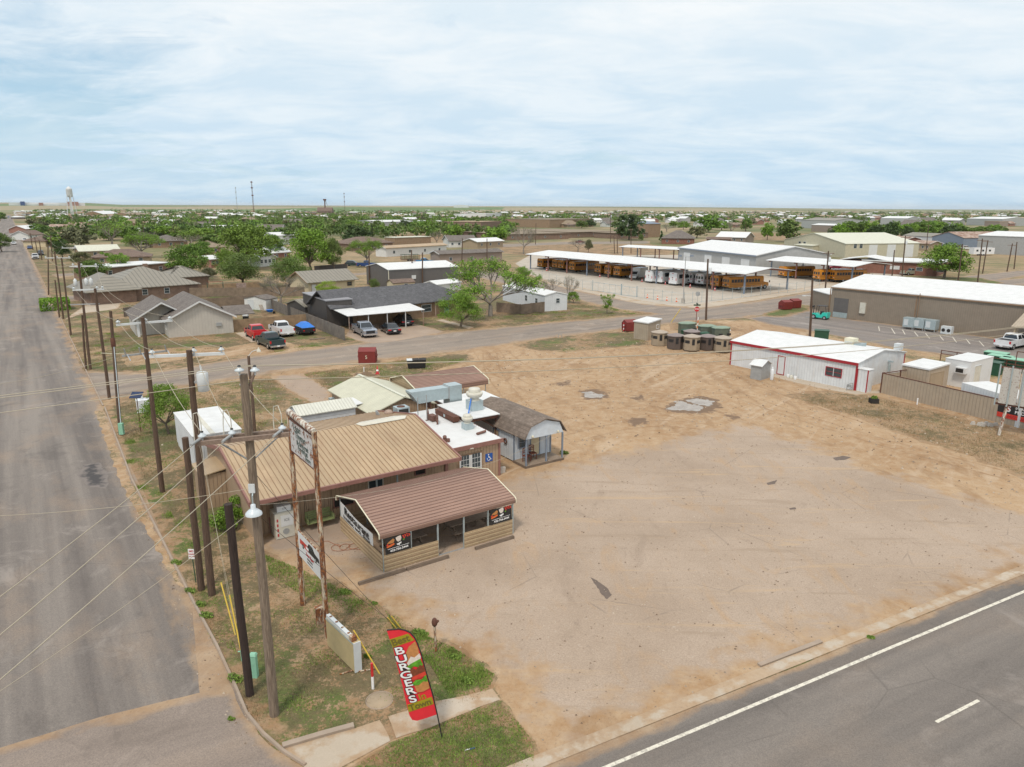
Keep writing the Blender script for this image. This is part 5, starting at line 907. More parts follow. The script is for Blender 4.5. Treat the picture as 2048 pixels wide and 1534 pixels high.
    pts = [(.2, 1.0, .02), (.3, .4, .02), (.9, .1, .02)]+pts[1:]; q.path(pts, .012, 5, M['cord']); o = q.build('extension_cord'); o.location = RP(2.6, -1.5, .02); o.rotation_euler = (0, 0, RZ); tag(o, 'orange extension cord tangled on the slab left of the shelter', 'cord')
    q = rthing('concrete_block', 'grey concrete blocks stacked at the right corner of the kitchen wing', 'blocks', 16.75, 1.9); box1('block', q, 0, .4, 0, .2, 0, .2, M['conc']); box1('block', q, .05, .45, .02, .22, .201, .4, M['conc'])
back_lot()
def signs():
    A, B = G(606, 1210), G(655, 1274); U = (B-A).normalized(); L = (B-A).length; h = hgt((606, 1210), (574, 823)); rz = az_of(A, B); t = thing('rusty_sign_frame', 'tall pair of rust streaked steel posts with a peeling white sign between their tops', 'pole sign', A, rz)
    def q(px, py): return hit(px, py, A, U)
    for x, bot in ((0, -.1), (L, -.1)): b = MB(); b.tube((x, 0, bot), (x, 0, h-.1), .12, .1, 14, M['rusto']); b.build('post', t)
    b = MB(); b.tube((0, 0, h), (L, 0, h-.12), .13, .13, 12, M['rustw']); b.build('top_beam', t); z1 = h-.3; z0 = min(q(585, 900)[1], h-1.6); f = box1('sign_panel', t, .12, L-.12, -.04, .04, z0, z1, M['rusts']); e = MB(); [e.box(.1, L-.1, -.06, .06, z, z+.04, M['rust']) for z in (z0-.04, z1)]; e.build('panel_edge', f); m = (L)/2
    for s, z, sz, al in [(s_, z1-(z1-z0)*f_, g_, a_) for s_, f_, g_, a_ in (('Texas', .15, .36, -.5), ('Thyme', .37, .4, -.1), ('Restaurant', .58, .27, .1), ('Breakfast', .74, .27, .1), ('Here', .9, .27, .7))]: text(f, s, sz, mat('faded_letters', (.07, .1, .09), .8, .5, 9., grime=(.5, .5, .47), gamt=.9), face((m+al, -.045, z), (1, 0, 0), (0, 0, 1)), sx=1.15, bold=.014)
    t = thing('hanging_sign', 'white sign with a red and black pickup picture fixed low between the rusty posts', 'sign', A, rz); z1 = q(598, 1062)[1]; z0 = q(602, 1112)[1]
    box1('plate', t, .13, L-.13, -.03, .02, z0, z1, M['white']); e = MB(); e.tube((.1, 0, z1+.03), (L-.1, 0, z1+.03), .035, .035, 6, M['rusto']); e.build('rail', t); w = L-.26; H = z1-z0; X = lambda a: .13+w*a; Z = lambda b: z0+H*b; c = MB()
    def pl(pts, m, y=-.034): c.add([(X(a), yy, Z(b)) for yy in (-.0301, y) for a, b in pts], [tuple(range(len(pts), 2*len(pts))), tuple(range(len(pts)-1, -1, -1))], m)
    pl([(.08, .58), (.08, .76), (.3, .78), (.46, .78), (.5, .6), (.46, .56)], M['red']); pl([(.46, .57), (.44, .78), (.5, .93), (.66, .93), (.74, .78), (.92, .74), (.94, .58)], M['txt'], -.035); pl([(.52, .78), (.54, .89), (.64, .89), (.69, .78)], M['glass'], -.038); pl([(.36, .62), (.36, .72), (.48, .72), (.48, .62)], M['txtw'], -.038)
    c.build('picture', t)
    for a in (.22, .78): c = MB(); c.tube((X(a), -.03, Z(.57)), (X(a), -.04, Z(.57)), .11, .11, 14, M['txt']); c.tube((X(a), -.041, Z(.57)), (X(a), -.044, Z(.57)), .06, .06, 12, M['galv']); c.build('pictured_wheel', t)
    text(t, 'Texas Thyme', .2, M['txtr'], face((X(.5), -.036, Z(.4)), (1, 0, 0), (0, 0, 1)), sx=.85, bold=.006, shear=.3); text(t, '432-756-3444', .13, M['txt'], face((X(.5), -.034, Z(.24)), (1, 0, 0), (0, 0, 1)), sx=.9, bold=.002); text(t, 'breakfast lunch dinner', .09, M['txt'], face((X(.5), -.034, Z(.12)), (1, 0, 0), (0, 0, 1)), sx=.85)
    # aged light box standing on the ground, rusty plate beside it
    A, B = G(655, 1292), G(710, 1347); L = (B-A).length; t = thing('sign_cabinet', 'aged beige light box sign standing on its edge in the grass below the rusty posts', 'light box', A, az_of(A, B)); h = 1.3
    box1('cabinet', t, 0, L, 0, .28, .05, h, M['lightbox']); box1('end_panel', t, L+.001, L+.04, -.01, .29, .04, h+.01, M['tgrey']); c = MB(); c.box(.02, L-.35, .02, .18, h+.001, h+.14, M['tgrey']); [c.box(.25+i*.5, .31+i*.5, .05, .15, h+.141, h+.17, M['rusto']) for i in range(4)]; c.build('top_tray', t); box1('rusty_box', t, L-.35, L-.1, .0, .2, h+.001, h+.2, M['rusto']); box1('edge_rail', t, 0, L, -.012, -.001, h-.06, h, M['galv']); c = MB(); c.tube((L-.3, -.5, .03), (L-.1, .3, .05), .03, .03, 5, M['rusto']); c.tube((L, .1, .04), (L+.3, .7, .05), .03, .03, 5, M['rusto']); c.build('foot_bar', t)
    p = G(648, 1262); c = MB(); c.box(-.3, .25, -.02, .02, .35, 1.1, M['rusto']); c.box(-.3, .25, .021, .3, 1.07, 1.1, M['rusto']); o = c.build('rusty_plate'); o.location = p; o.rotation_euler = (0, 0, R(30)); tag(o, 'folded rust brown steel plate leaning at the left end of the light box', 'steel plate')
    # feather flag
    P0 = G(884, 1475); vw = V((P0.x, P0.y, 0)).normalized(); U = V((vw.y, -vw.x, 0)); t = thing('feather_flag', 'tall red feather flag lettered Best Burgers In Town with a burger picture', 'flag', P0, az_of((0, 0), U))
    F = lambda x, y: hit(x, y, P0, U)
    T = lambda zx, zy: F(760+zx*.1434, 1240+zy*.1434)     # from the enlarged view
    pole_ = [T(850, 1534), T(800, 1320), T(740, 1060), T(690, 880), T(630, 680), T(575, 470), T(520, 320), T(480, 240), T(420, 175), T(350, 142), T(260, 125), T(95, 140)]; pole_[0] = (0, 0); c = MB(); c.path([(a, 0, b) for a, b in pole_], .022, 8, M['txt']); c.build('pole', t); c = MB(); c.path([(pole_[0][0], 0, -.1), (pole_[1][0], 0, pole_[1][1])], .012, 6, M['galv']); c.build('spike', t)
    right = [T(95, 150), T(260, 132), T(350, 150), T(420, 185), T(480, 250), T(520, 330), T(575, 475), T(630, 690), T(690, 885), T(740, 1070), T(790, 1318)]
    out = right+[T(640, 1370), T(520, 1405), T(450, 1395), T(410, 1330), T(370, 1180), T(310, 900), T(240, 640), T(180, 380), T(135, 270)]
    def pol(pts, m, y, name=None, par=t):
        c = MB(); n = len(pts); c.add([(a, yy, b) for yy in (y, y+.008) for a, b in pts], [tuple(range(n)), tuple(range(2*n-1, n-1, -1))]+[(i, n+i, n+(i+1) % n, (i+1) % n) for i in range(n)], m); return c.build(name or 'patch', par)
    cl = pol(out, M['flagred'], 0., 'cloth')
    pol([T(135, 270), T(395, 188), T(480, 278), T(180, 382)], M['olive'], -.012, 'olive_band', cl); pol([T(382, 1182), T(722, 1070), T(748, 1168), T(400, 1282)], M['olive'], -.012, 'olive_band', cl)
    for pts, m, y in (([(365, 450), (400, 370), (490, 295), (530, 385), (545, 470), (500, 530), (440, 500), (370, 590)], 'bun', -.016), ([(375, 600), (430, 505), (480, 520), (550, 460), (570, 510), (560, 560), (460, 620), (400, 640)], 'onion', -.019), ([(380, 640), (440, 600), (560, 535), (600, 620), (560, 660), (470, 640), (400, 710)], 'lett', -.022),
                      ([(415, 710), (440, 660), (500, 690), (560, 620), (620, 650), (640, 720), (560, 740), (500, 770), (440, 790)], 'meat', -.025), ([(440, 830), (450, 790), (540, 750), (630, 710), (650, 760), (560, 800), (480, 830)], 'tom', -.028), ([(450, 880), (500, 830), (580, 820), (640, 755), (668, 850), (600, 850), (540, 900), (480, 905)], 'lett', -.031), ([(480, 910), (540, 905), (600, 850), (670, 850), (692, 940), (600, 990), (520, 1003)], 'bun', -.034)):
        pol([T(*p) for p in pts], M[m], y, 'burger_picture', cl)
    def tx(s, a, size, m, sx=1., bold=.02, tilt=1., y=-.018):
        p = T(*a); x0, x1 = T(a[0]-100, a[1]+34), T(a[0]+100, a[1]-34); d = V((x1[0]-x0[0], 0, (x1[1]-x0[1])*tilt)); d = d.normalized(); up = V((-d.z-(.12 if tilt < .9 else 0), 0, d.x)).normalized(); text(cl, s, size, m, Matrix.Translation((p[0], y, p[1])) @ Matrix((d, up, V((0, -1, 0)))).transposed().to_4x4(), sx=sx, bold=bold, th=.003)
    tx('Best', (285, 285), .34, M['txto'], 1.0, .008); tx('Town', (560, 1180), .32, M['txto'], 1.0, .008); tx('In', (590, 1062), .34, M['olive'], 1., .004)
    for i, ch in enumerate('BURGERS'): a = (272+i*31, 428+i*112); tx(ch, a, .37, M['txt'], 1.5, .022, .5, y=-.016); tx(ch, a, .37, M['txtw'], 1.5, .006, .5, y=-.024)
    # small posts, pedestal, manhole
    def rod(nm, lab, cat, b, tp, r, m, grp=None, h=None):
        P = G(*b); h = h or hgt(b, tp); T_ = G(tp[0], tp[1], h); t = thing(nm, lab, cat, P, 0, grp); c = MB(); c.tube((0, 0, -.02), T_-P, r, r*.9, 8, M[m]); c.build('rod', t); return t, T_-P
    rod('guy_guard', 'pale yellow plastic guy guard, the left one of two between the poles', 'guy guard', (471, 1270), (442, 1165), .035, 'yellow', 'yellow guy guards', 1.9); rod('guy_guard', 'darker yellow guy guard just left of the dark brown post', 'guy guard', (485, 1315), (459, 1190), .035, 'yellow', 'yellow guy guards', 2.2)
    rod('guy_guard', 'yellow guy guard leaning over the right end of the light box', 'guy guard', (760, 1348), (707, 1260), .03, 'yellow', 'yellow guy guards', 1.6); rod('guy_guard', 'short yellow guy guard left of the pair behind the feather flag', 'guy guard', (797, 1262), (775, 1235), .03, 'yellow', 'yellow guy guards', .7); rod('guy_guard', 'short yellow guy guard right of the pair behind the feather flag', 'guy guard', (803, 1258), (783, 1232), .03, 'yellow', 'yellow guy guards', .7)
    t = thing('marker_post', 'round marker post, red above and white below, beside the manhole cover', 'marker post', G(746, 1378)); c = MB(); c.tube((0, 0, 0), (0, 0, .55), .05, .05, 12, M['txtw']); c.build('lower_sleeve', t); c = MB(); c.tube((0, 0, .55), (0, 0, 1.1), .052, .05, 12, M['red']); c.build('upper_sleeve', t)
    t = thing('standpipe', 'rusty standpipe with a bulky fitting on top at the edge of the grass', 'standpipe', G(872, 1303)); c = MB(); c.tube((0, 0, 0), (-.03, 0, 1.15), .05, .045, 10, M['rusto']); c.build('pipe', t); c = MB(); c.X = Matrix.Translation((-.03, 0, 1.15)); c.lathe([(.05, 0), (.1, .06), (.12, .18), (.09, .32), (.05, .36)], 10, M['rust']); c.tube((.05, 0, .15), (.16, .02, .25), .06, .05, 8, M['rust']); c.build('fitting', t)
    t = thing('manhole_cover', 'round sandy concrete manhole cover in the grass near the flag', 'manhole cover', G(759, 1401)); c = MB(); c.lathe([(.02, .02), (.46, .02), (.47, 0)][::-1], 28, M['tanw']); c.build('lid', t); c = MB(); c.lathe([(.50, 0), (.50, .03), (.475, .03), (.475, .0)], 28, M['slabc']); c.build('rim', t)
    t = thing('utility_pedestal', 'pale green utility pedestal right behind the dark brown post', 'pedestal', G(510, 1354)); box1('housing', t, -.12, .12, -.1, .1, 0, .95, M['greent']); MB().fru((-.14, .14, -.12, .12), .951, (-.1, .1, -.08, .08), 1.03, M['greent']).build('cap', t)
    t = thing('water_spigot', 'short pale green riser pipe beside the dark brown post', 'pipe', G(484, 1322)); c = MB(); c.tube((0, 0, 0), (0, 0, .5), .03, .03, 8, M['greent']); c.tube((-.12, 0, .42), (.12, 0, .45), .025, .025, 6, M['greent']); c.build('riser', t)
    t = thing('no_parking_sign', 'small red and white parking notice on a green post by the kerb', 'sign', G(392, 1165)); c = MB(); c.tube((0, 0, 0), (-.05, 0, 1.75), .025, .025, 6, M['greenb']); c.build('post', t); box1('plate', t, -.2, .1, -.03, -.01, 1.25, 1.75, M['txtw']); text(t, 'NO', .13, M['txtr'], face((-.05, -.034, 1.65), (1, 0, 0), (0, 0, 1)), bold=.004); text(t, 'PARKING', .07, M['txtr'], face((-.05, -.034, 1.5), (1, 0, 0), (0, 0, 1)), bold=.002); text(t, 'ANY TIME', .06, M['txtr'], face((-.05, -.034, 1.38), (1, 0, 0), (0, 0, 1)), bold=.001)
    t = thing('solar_panel', 'small blue solar panel on a thin dark post near the street corner', 'solar panel', G(282, 864)); P, T_ = G(282, 864), None; h = 2.9; c = MB(); c.tube((0, 0, 0), (0, 0, h), .035, .035, 8, M['rust']); c.build('post', t); c = MB(); c.slab([(-.45, -.3, h), (.45, -.3, h), (.45, .3, h+.35), (-.45, .3, h+.35)], .04, M['bluepad']); c.build('panel', t)
    t = thing('litter', 'scrap of white and blue wrapper on the grass near the highway', 'litter', G(940, 1501)); c = MB(); c.slab([(-.18, -.04, .02), (.0, .0, .05), (-.02, .05, .04), (-.16, .02, .02)], .005, M['white']); c.slab([(.02, .0, .03), (.17, .06, .05), (.15, .12, .03), (.0, .06, .04)], .005, M['navy']); c.build('scrap', t)
signs()
# ---------------------------------------------------------------- poles and wires
def poles():
    GP = 'wooden utility poles'
    lab = {}
    def P(k, l, b, t, r0, r1, m='pole', h=None, g=GP, cat='utility pole', name='utility_pole'): return pole(k, l, b, t, r0, r1, m, name, g, cat, h)
    P('p1', 'tall weathered pole nearest the camera with double crossarm and white lamp', (549, 1430), (487, 748), .17, .125); P('p2', 'pole with white crossarm and grey transformer left of the restaurant', (424, 1190), (378, 700), .17, .12, 'poled'); P('p3', 'short topped pole just left of the transformer pole', (403, 1180), (370, 875), .16, .14, 'poled')
    P('k', 'dark brown steel-like stub post between the two nearest poles', (500, 1390), (456, 1008), .15, .14, 'polek', None, None, 'post', 'wooden_post'); P('p4', 'pole with white upper crossarm and row of cutouts beside the green tree', (325, 984), (285, 635), .16, .11, 'poled'); P('p5', 'pole with rusty bands and a pale riser conduit near the street corner', (241, 869), (221, 622), .15, .11, 'poled'); P('p6', 'pole with long white crossarm at the far side of the side road', (219, 798), (190, 577), .15, .11, 'poled')
    P('p7', 'tall pole with transformer bank beside a short stub pole', (181, 739), (157, 524), .15, .11, 'poled'); P('p8', 'short stub pole at the left of the transformer bank pole', (172, 739), (164, 630), .12, .1, 'poled'); P('p9', 'slim pole without crossarm standing in the yard grass', (142, 670), (123, 516), .13, .1, 'poled'); P('p10', 'pole with two white crossarms near the clipped hedge', (127, 638), (109, 503), .14, .1, 'poled'); P('p11', 'short stub pole right behind the clipped hedge', (119, 635), (110, 560), .12, .1, 'poled'); P('p12', 'lone pole beyond the clipped hedge at the next corner', (97, 590), (96, 492), .14, .1, 'poled')
    P('q1', 'brown pole between the nearest pole and the dirt drive', (512, 890), (497, 712), .12, .1, 'rust' if 0 else 'poled', h=6.6)
    # nearest pole
    t, B, T, h = POLES['p1']; pins = []
    for (px, py) in ((479, 736), (510, 736), (489, 764)):
        i = MB(); z = h+.1 if py < 750 else h-.55; q = G(px, py, HC-(HC-z)); q = G(px, py+8, z)-B; b = MB(); insul(b, q, r=.14); b.build('insulator', t); pins.append(B+q+V((0, 0, .2)))
    b = MB(); c = on('p1', h-.7); b.tube(c, G(510, 745, h)-B, .05, .05, 4, M['arm']); b.tube(c, G(479, 742, h)-B, .015, .015, 4, M['galvd']); b.build('top_bracket', t)
    A = [G(398, 862, h-2.05), G(573, 845, h-2.05)]; az = math.degrees(math.atan2(A[1].x-A[0].x, A[1].y-A[0].y)); half = (A[1]-A[0]).length/2; sh = 0.
    dp = arm('p1', h-2.05, az, half, 'arm', .06, double=True, pins=(-half+.15, -.35, half-.2), shift=((A[0]+A[1])/2-B-on('p1', h-2.05)).dot(V((math.sin(R(az)), math.cos(R(az)), 0))))
    b = MB(); c = on('p1', h-2.9); d = V((math.sin(R(az)), math.cos(R(az)), 0))
    for s in (-1, 1): b.tube(c, on('p1', h-2.1)+d*(s*.95), .03, .03, 4, M['galvd'])
    b.build('brace', t)
    for lf, (px, py), zz in ((.0, (0, 1158), 9.4), (.5, (0, 1231), 9.4), (1., (0, 1317), 9.4)):
        p = dp[int(lf*2)]; p = p-V((0, 0, .15)); e = G(px, py, p.z-.25); wire('bare conductor from the double crossarm to the lower left, %s of three' % ('upper' if lf == 0 else 'middle' if lf == .5 else 'lowest'), p, p+(e-p)*2.2, .35, .012, group='street crossing conductors')
        b = MB(); dd = (e-p).normalized(); lp = p-B; b.tube(lp, lp+dd*.7, .045, .045, 8, M['galvd']); b.build('strain_insulator', t)
    for k, p in enumerate(pins):
        wire('conductor from the nearest pole top running right, %s of three' % ('upper', 'middle', 'lower')[k], p, p+HU*92+V((0, 0, .2)), 2.0, .015, group='highway conductors', n=30); wire('conductor from the nearest pole top running left, %s of three' % ('upper', 'middle', 'lower')[k], p, p-HU*46, .5, .012, group='highway conductors')
    # lamp
    z = hit(507, 1015, B, V((1, 0, 0)))[1]; z = max(4.5, min(z, 8)); lp = G(507, 1022, z)-B; b = MB(); b.path([on('p1', z+.75), lp+V((0, 0, .5)), lp+V((0, 0, .25))], .025, 6, M['galv']); b.build('lamp_arm', t); b = MB(); b.X = Matrix.Translation(lp); b.lathe([(.27, -.12), (.26, -.06), (.16, .04), (.08, .09), (.08, .22), (.03, .25)], 20, M['ins']); b.build('lamp_shade', t)
    for i in range(3):
        q = dp[i]-B; b = MB(); b.path([q, q+V((.0, 0, .35)), q+V((-.12, .1, .62)), q+V((-.3, .2, .55)), q+V((-.34, .2, .1)), q+V((-.3, .1, -.35))], .016, 5, M['ivory']); b.build('jumper_wire', t)
    b = MB(); b.box(-.1, .1, -.22, -.16, 0, .3, M['tgrey']); o = b.build('meter_clamp', t); o.location = on('p1', h-3.9)
    for k, (px, py) in enumerate(((797, 1262), (803, 1258))): wire('steel guy from the nearest pole to the guards behind the flag, %s' % ('left strand', 'right strand')[k], B+on('p1', h-(3.2+k*1.5)), G(px, py, .05), .1, .008, 'wired', 'guy_wire', 'guy wire', 'guy wires')
    for k, (px, py, z0) in enumerate(((471, 1270, 9.), (485, 1315, 8.))): wire('thin guy wire from transformer pole to yellow guards, %s' % ('longer', 'shorter')[k], POLES['p2'][1]+on('p2', z0), G(px, py, .05), .05, .007, 'wire', 'guy_wire', 'guy wire', 'guy wires')
    # transformer pole
    t, B, T, h = POLES['p2']; def_az = lambda a, b, z: (lambda p, q: (math.degrees(math.atan2(q.x-p.x, q.y-p.y)), (q-p).length/2, (p+q)/2))(G(*a, z), G(*b, z))
    runs = []
    def warm(k, a, b, z, m='armw', w=.055, pins=True):
        z_ = z; az, half, c = def_az(a, b, z_); t_, B_, T_, h_ = POLES[k]; d = V((math.sin(R(az)), math.cos(R(az)), 0)); sh = (c-B_-on(k, z_)).dot(d); return arm(k, z_, az, half, m, w, pins=(-half+.12, .15-sh, half-.12) if pins else (), shift=sh)
    r2 = warm('p2', (300, 712), (450, 706), POLES['p2'][3]-.25); r4 = warm('p4', (231, 649), (343, 640), POLES['p4'][3]-.35); warm('p4', (238, 708), (327, 698), POLES['p4'][3]-2.2, 'galvd', .05, False); r6 = warm('p6', (158, 572), (218, 570), POLES['p6'][3]-.1); r7 = warm('p7', (132, 534), (183, 534), POLES['p7'][3]-.45); r10 = warm('p10', (97, 515), (147, 515), POLES['p10'][3]-1.); r12 = warm('p12', (84, 500), (113, 500), POLES['p12'][3]-.4)
    warm('p6', (150, 604), (208, 602), POLES['p6'][3]-1.4, 'galvd', .04, False)
    tb = MB(); q = G(403, 790, h-2.3)-B; q = on('p2', h-1.35)+V((.52, -.12, 0)); tb.X = Matrix.Translation(q); tb.lathe([(.2, -.42), (.23, -.4), (.24, .36), (.2, .42), (.05, .45)], 18, M['tgrey']); tb.tube((0, 0, .42), (-.05, 0, .72), .05, .03, 8, M['ins']); tb.X = Matrix(); tb.build('transformer', t); tb = MB(); tb.box(.1, .32, -.04, .02, h-1.45, h-1.35, M['galvd']); o = tb.build('transformer_bracket', t); o.location = (on('p2', h-1.4).x, on('p2', h-1.4).y, 0)
    for k, dx in (('p7', -.5), ('p7', .5), ('p7', .95)): tb = MB(); q = on(k, POLES[k][3]-2.2); tb.X = Matrix.Translation(q+RU*dx); tb.lathe([(.15, -.35), (.18, -.33), (.18, .3), (.12, .36), (.04, .5)], 12, M['tgrey']); tb.build('transformer', POLES[k][0])
    for dx in (-1.1, -.3, 1.1):
        tb = MB(); q = on('p4', POLES['p4'][3]-2.2)+RU*dx; tb.tube(q+V((0, 0, 0)), q+V((0, -.15, .45)), .045, .035, 8, M['galvd']); tb.tube(q+V((.06, 0, .1)), q+V((.2, .05, -.3)), .03, .03, 6, M['ins']); tb.build('cutout', POLES['p4'][0])
    S = [[dp[i] for i in (0, 1, 2)], r2, r4, r6, r7, r10, r12]; nm = ['nearest pole', 'transformer pole', 'cutout pole', 'long crossarm pole', 'transformer bank pole', 'hedge pole', 'far corner pole']
    for a, b, n1, n2 in zip(S, S[1:], nm, nm[1:]):
        for i in range(3): L = (a[i]-b[i]).length; wire('street line wire from the %s to the %s, %s of three' % (n1, n2, ('left', 'middle', 'right')[i]), a[i], b[i], .018*L+.1, .011 if L < 40 else .016, group='street line wires', n=10)
    for i in range(3): wire('street line wire running off beyond the far corner pole, %s of three' % ('left', 'middle', 'right')[i], r12[i], r12[i]+SU*70, 1.2, .016, group='street line wires')
    # riser and cabinet on p5
    t, B, T, h = POLES['p5']; b = MB(); b.tube((.16, -.1, 0), on('p5', h*.72)+V((.1, -.1, 0)), .035, .035, 6, M['ins']); b.build('riser_conduit', t); box1('cabinet', t, .08, .42, -.35, -.1, .1, 1.0, M['greent']); b = MB(); b.X = Matrix.Translation(on('p5', h-2.4)); b.lathe([(.15, -.35), (.17, -.3), (.17, .3), (.14, .35)], 12, M['rust']); b.build('rusty_band', t)
    b = MB(); z = h-3.3; c = on('p5', z); [b.tube(c, c+V((dx, -.2, .1)), .02, .02, 5, M['cream']) for dx in (-.9, .9)]; b.build('side_bracket', t)
    t, B, T, h = POLES['q1']; b = MB(); c = on('q1', h); b.path([c, c+V((.3, 0, .35)), c+V((.75, 0, .5))], .025, 6, M['tgrey']); b.build('lamp_arm', t); b = MB(); b.X = Matrix.Translation(c+V((.8, 0, .42))); b.lathe([(.16, -.08), (.13, .05), (.06, .12), (.05, .22)], 14, M['ivory']); b.build('lamp_head', t)
    wire('thin service drop from the nearest pole over the restaurant roof to the barn shed', POLES['p1'][1]+on('p1', 8.), RP(21.6, 1.7, 2.3), 1., .008, n=20); wire('telephone cable crossing the street from the nearest pole to the far left', POLES['p1'][1]+on('p1', 8.6), POLES['p1'][1]+on('p1', 8.6)+(G(0, 1016, 8.1)-(POLES['p1'][1]+on('p1', 8.6)))*1.5, .3, .008, n=16)
    wire('thin wire from the near stub pole to the lower left over the street', POLES['p1'][1]+on('p1', 7.9), POLES['p1'][1]+on('p1', 7.9)+(G(0, 1357, 7.5)-(POLES['p1'][1]+on('p1', 7.9)))*1.6, .3, .008)
    wire('pale span guy crossing the street from the cutout pole', POLES['p5'][1]+on('p5', 6.2), G(-250, 790, 6.5), .6, .012)
    # stay wire from far side of side road across
    # simple far poles
    def fp(l, b, t, m='poled', arms=1, tr=False, lampz=None):
        B = G(*b); k = l; d = B.length; t_ = pole(k, l, b, t, .17, .13, m, group='distant utility poles'); h = POLES[k][3]
        if arms: arm(k, h-.5, 62 if b[0] < 1400 else 140, 1.2, 'arm', .07)
        if tr: q = MB(); q.X = Matrix.Translation(on(k, h-1.8)+V((.35, -.2, 0))); q.lathe([(.22, -.45), (.24, .4), (.1, .5)], 12, M['tgrey']); q.build('transformer', t_)
        if lampz: q = MB(); c = on(k, h*lampz); q.path([c, c+V((-1., -.2, .1))], .04, 5, M['tgrey']); q.box(c.x-1.4, c.x-.9, c.y-.35, c.y-.1, c.z, c.z+.12, M['tgrey']); q.build('lamp_head', t_)
        return t_
    fp('brown pole with small transformer at the road junction by the stop sign', (1412, 640), (1416, 518), tr=True, arms=0); fp('pole with white floodlight behind the red trimmed building', (1620, 673), (1625, 560), arms=0, lampz=.72)
    for b, t, l, a, tr in (((739, 570), (738, 502), 'pole just left of the charcoal workshop', 0, 0), ((826, 570), (823, 500), 'pole against the charcoal workshop front, left one', 0, 0), ((845, 574), (845, 505), 'dark pole against the charcoal workshop front, right one', 0, 0), ((923, 540), (925, 477), 'thin pole in front of the taupe mobile home, left end', 0, 0), ((974, 525), (974, 477), 'pole in front of the taupe mobile home, right end', 0, 0), ((900, 568), (899, 548), 'short thin pole at the right end of the charcoal workshop', 0, 0),
                        ((1262, 507), (1262, 457), 'pole in the field behind the short canopy', 1, 0), ((1221, 485), (1221, 425), 'tall pole before the brick school', 1, 1), ((1235, 507), (1234, 468), 'right pole of a pair behind the long canopy', 0, 0), ((1229, 507), (1228, 470), 'left pole of a pair behind the long canopy', 0, 0), ((1071, 489), (1072, 446), 'pole at the left end of the field behind the long canopy', 0, 0),
                        ((1650, 583), (1657, 502), 'pole with twin transformers at the end of the bus yard', 1, 1), ((1784, 552), (1789, 500), 'thick reddish pole behind the tan warehouse roof', 0, 0), ((1804, 553), (1811, 471), 'grey pole with crossarm left of the silver pickup', 1, 1), ((1916, 562), (1925, 488), 'pole right in front of the round green tree', 1, 0), ((1955, 565), (1965, 477), 'tall dark pole right of the round green tree', 1, 0), ((1965, 547), (1976, 480), 'second tall pole right of the round green tree', 1, 0), ((1852, 505), (1857, 449), 'pole behind the round green tree', 1, 0), ((2014, 543), (2025, 487), 'pole near the right edge of the view', 1, 0), ((2028, 538), (2034, 484), 'lamp-less pole at the far right edge of the view', 0, 0),
                        ((84, 520), (78, 478), 'small pole beside the white pickup on the far street', 1, 0), ((76, 512), (69, 474), 'third small pole back along the far street', 1, 0), ((66, 500), (60, 466), 'fourth small pole back along the far street', 1, 0), ((105, 522), (101, 470), 'leaning pole behind the parked dark car', 0, 0), ((430, 478), (429, 437), 'pole among trees beyond the hip roofed house', 1, 0), ((288, 490), (286, 446), 'pole beyond the hip roofed house, left', 1, 0), ((667, 470), (668, 441), 'pole beyond the green trees near the mobile homes', 1, 0), ((785, 463), (785, 436), 'pole left of the fenced ball field', 0, 0), ((822, 468), (822, 436), 'pole right of the fenced ball field', 0, 0), ((866, 470), (865, 440), 'tall pole near the white long roof building', 1, 0), ((1490, 470), (1492, 443), 'pole by the far houses behind the grey workshop', 1, 0), ((503, 452), (503, 434), 'small pole left of the red trimmed white barn', 1, 0)):
        fp(l, b, t, arms=a, tr=bool(tr))
poles()
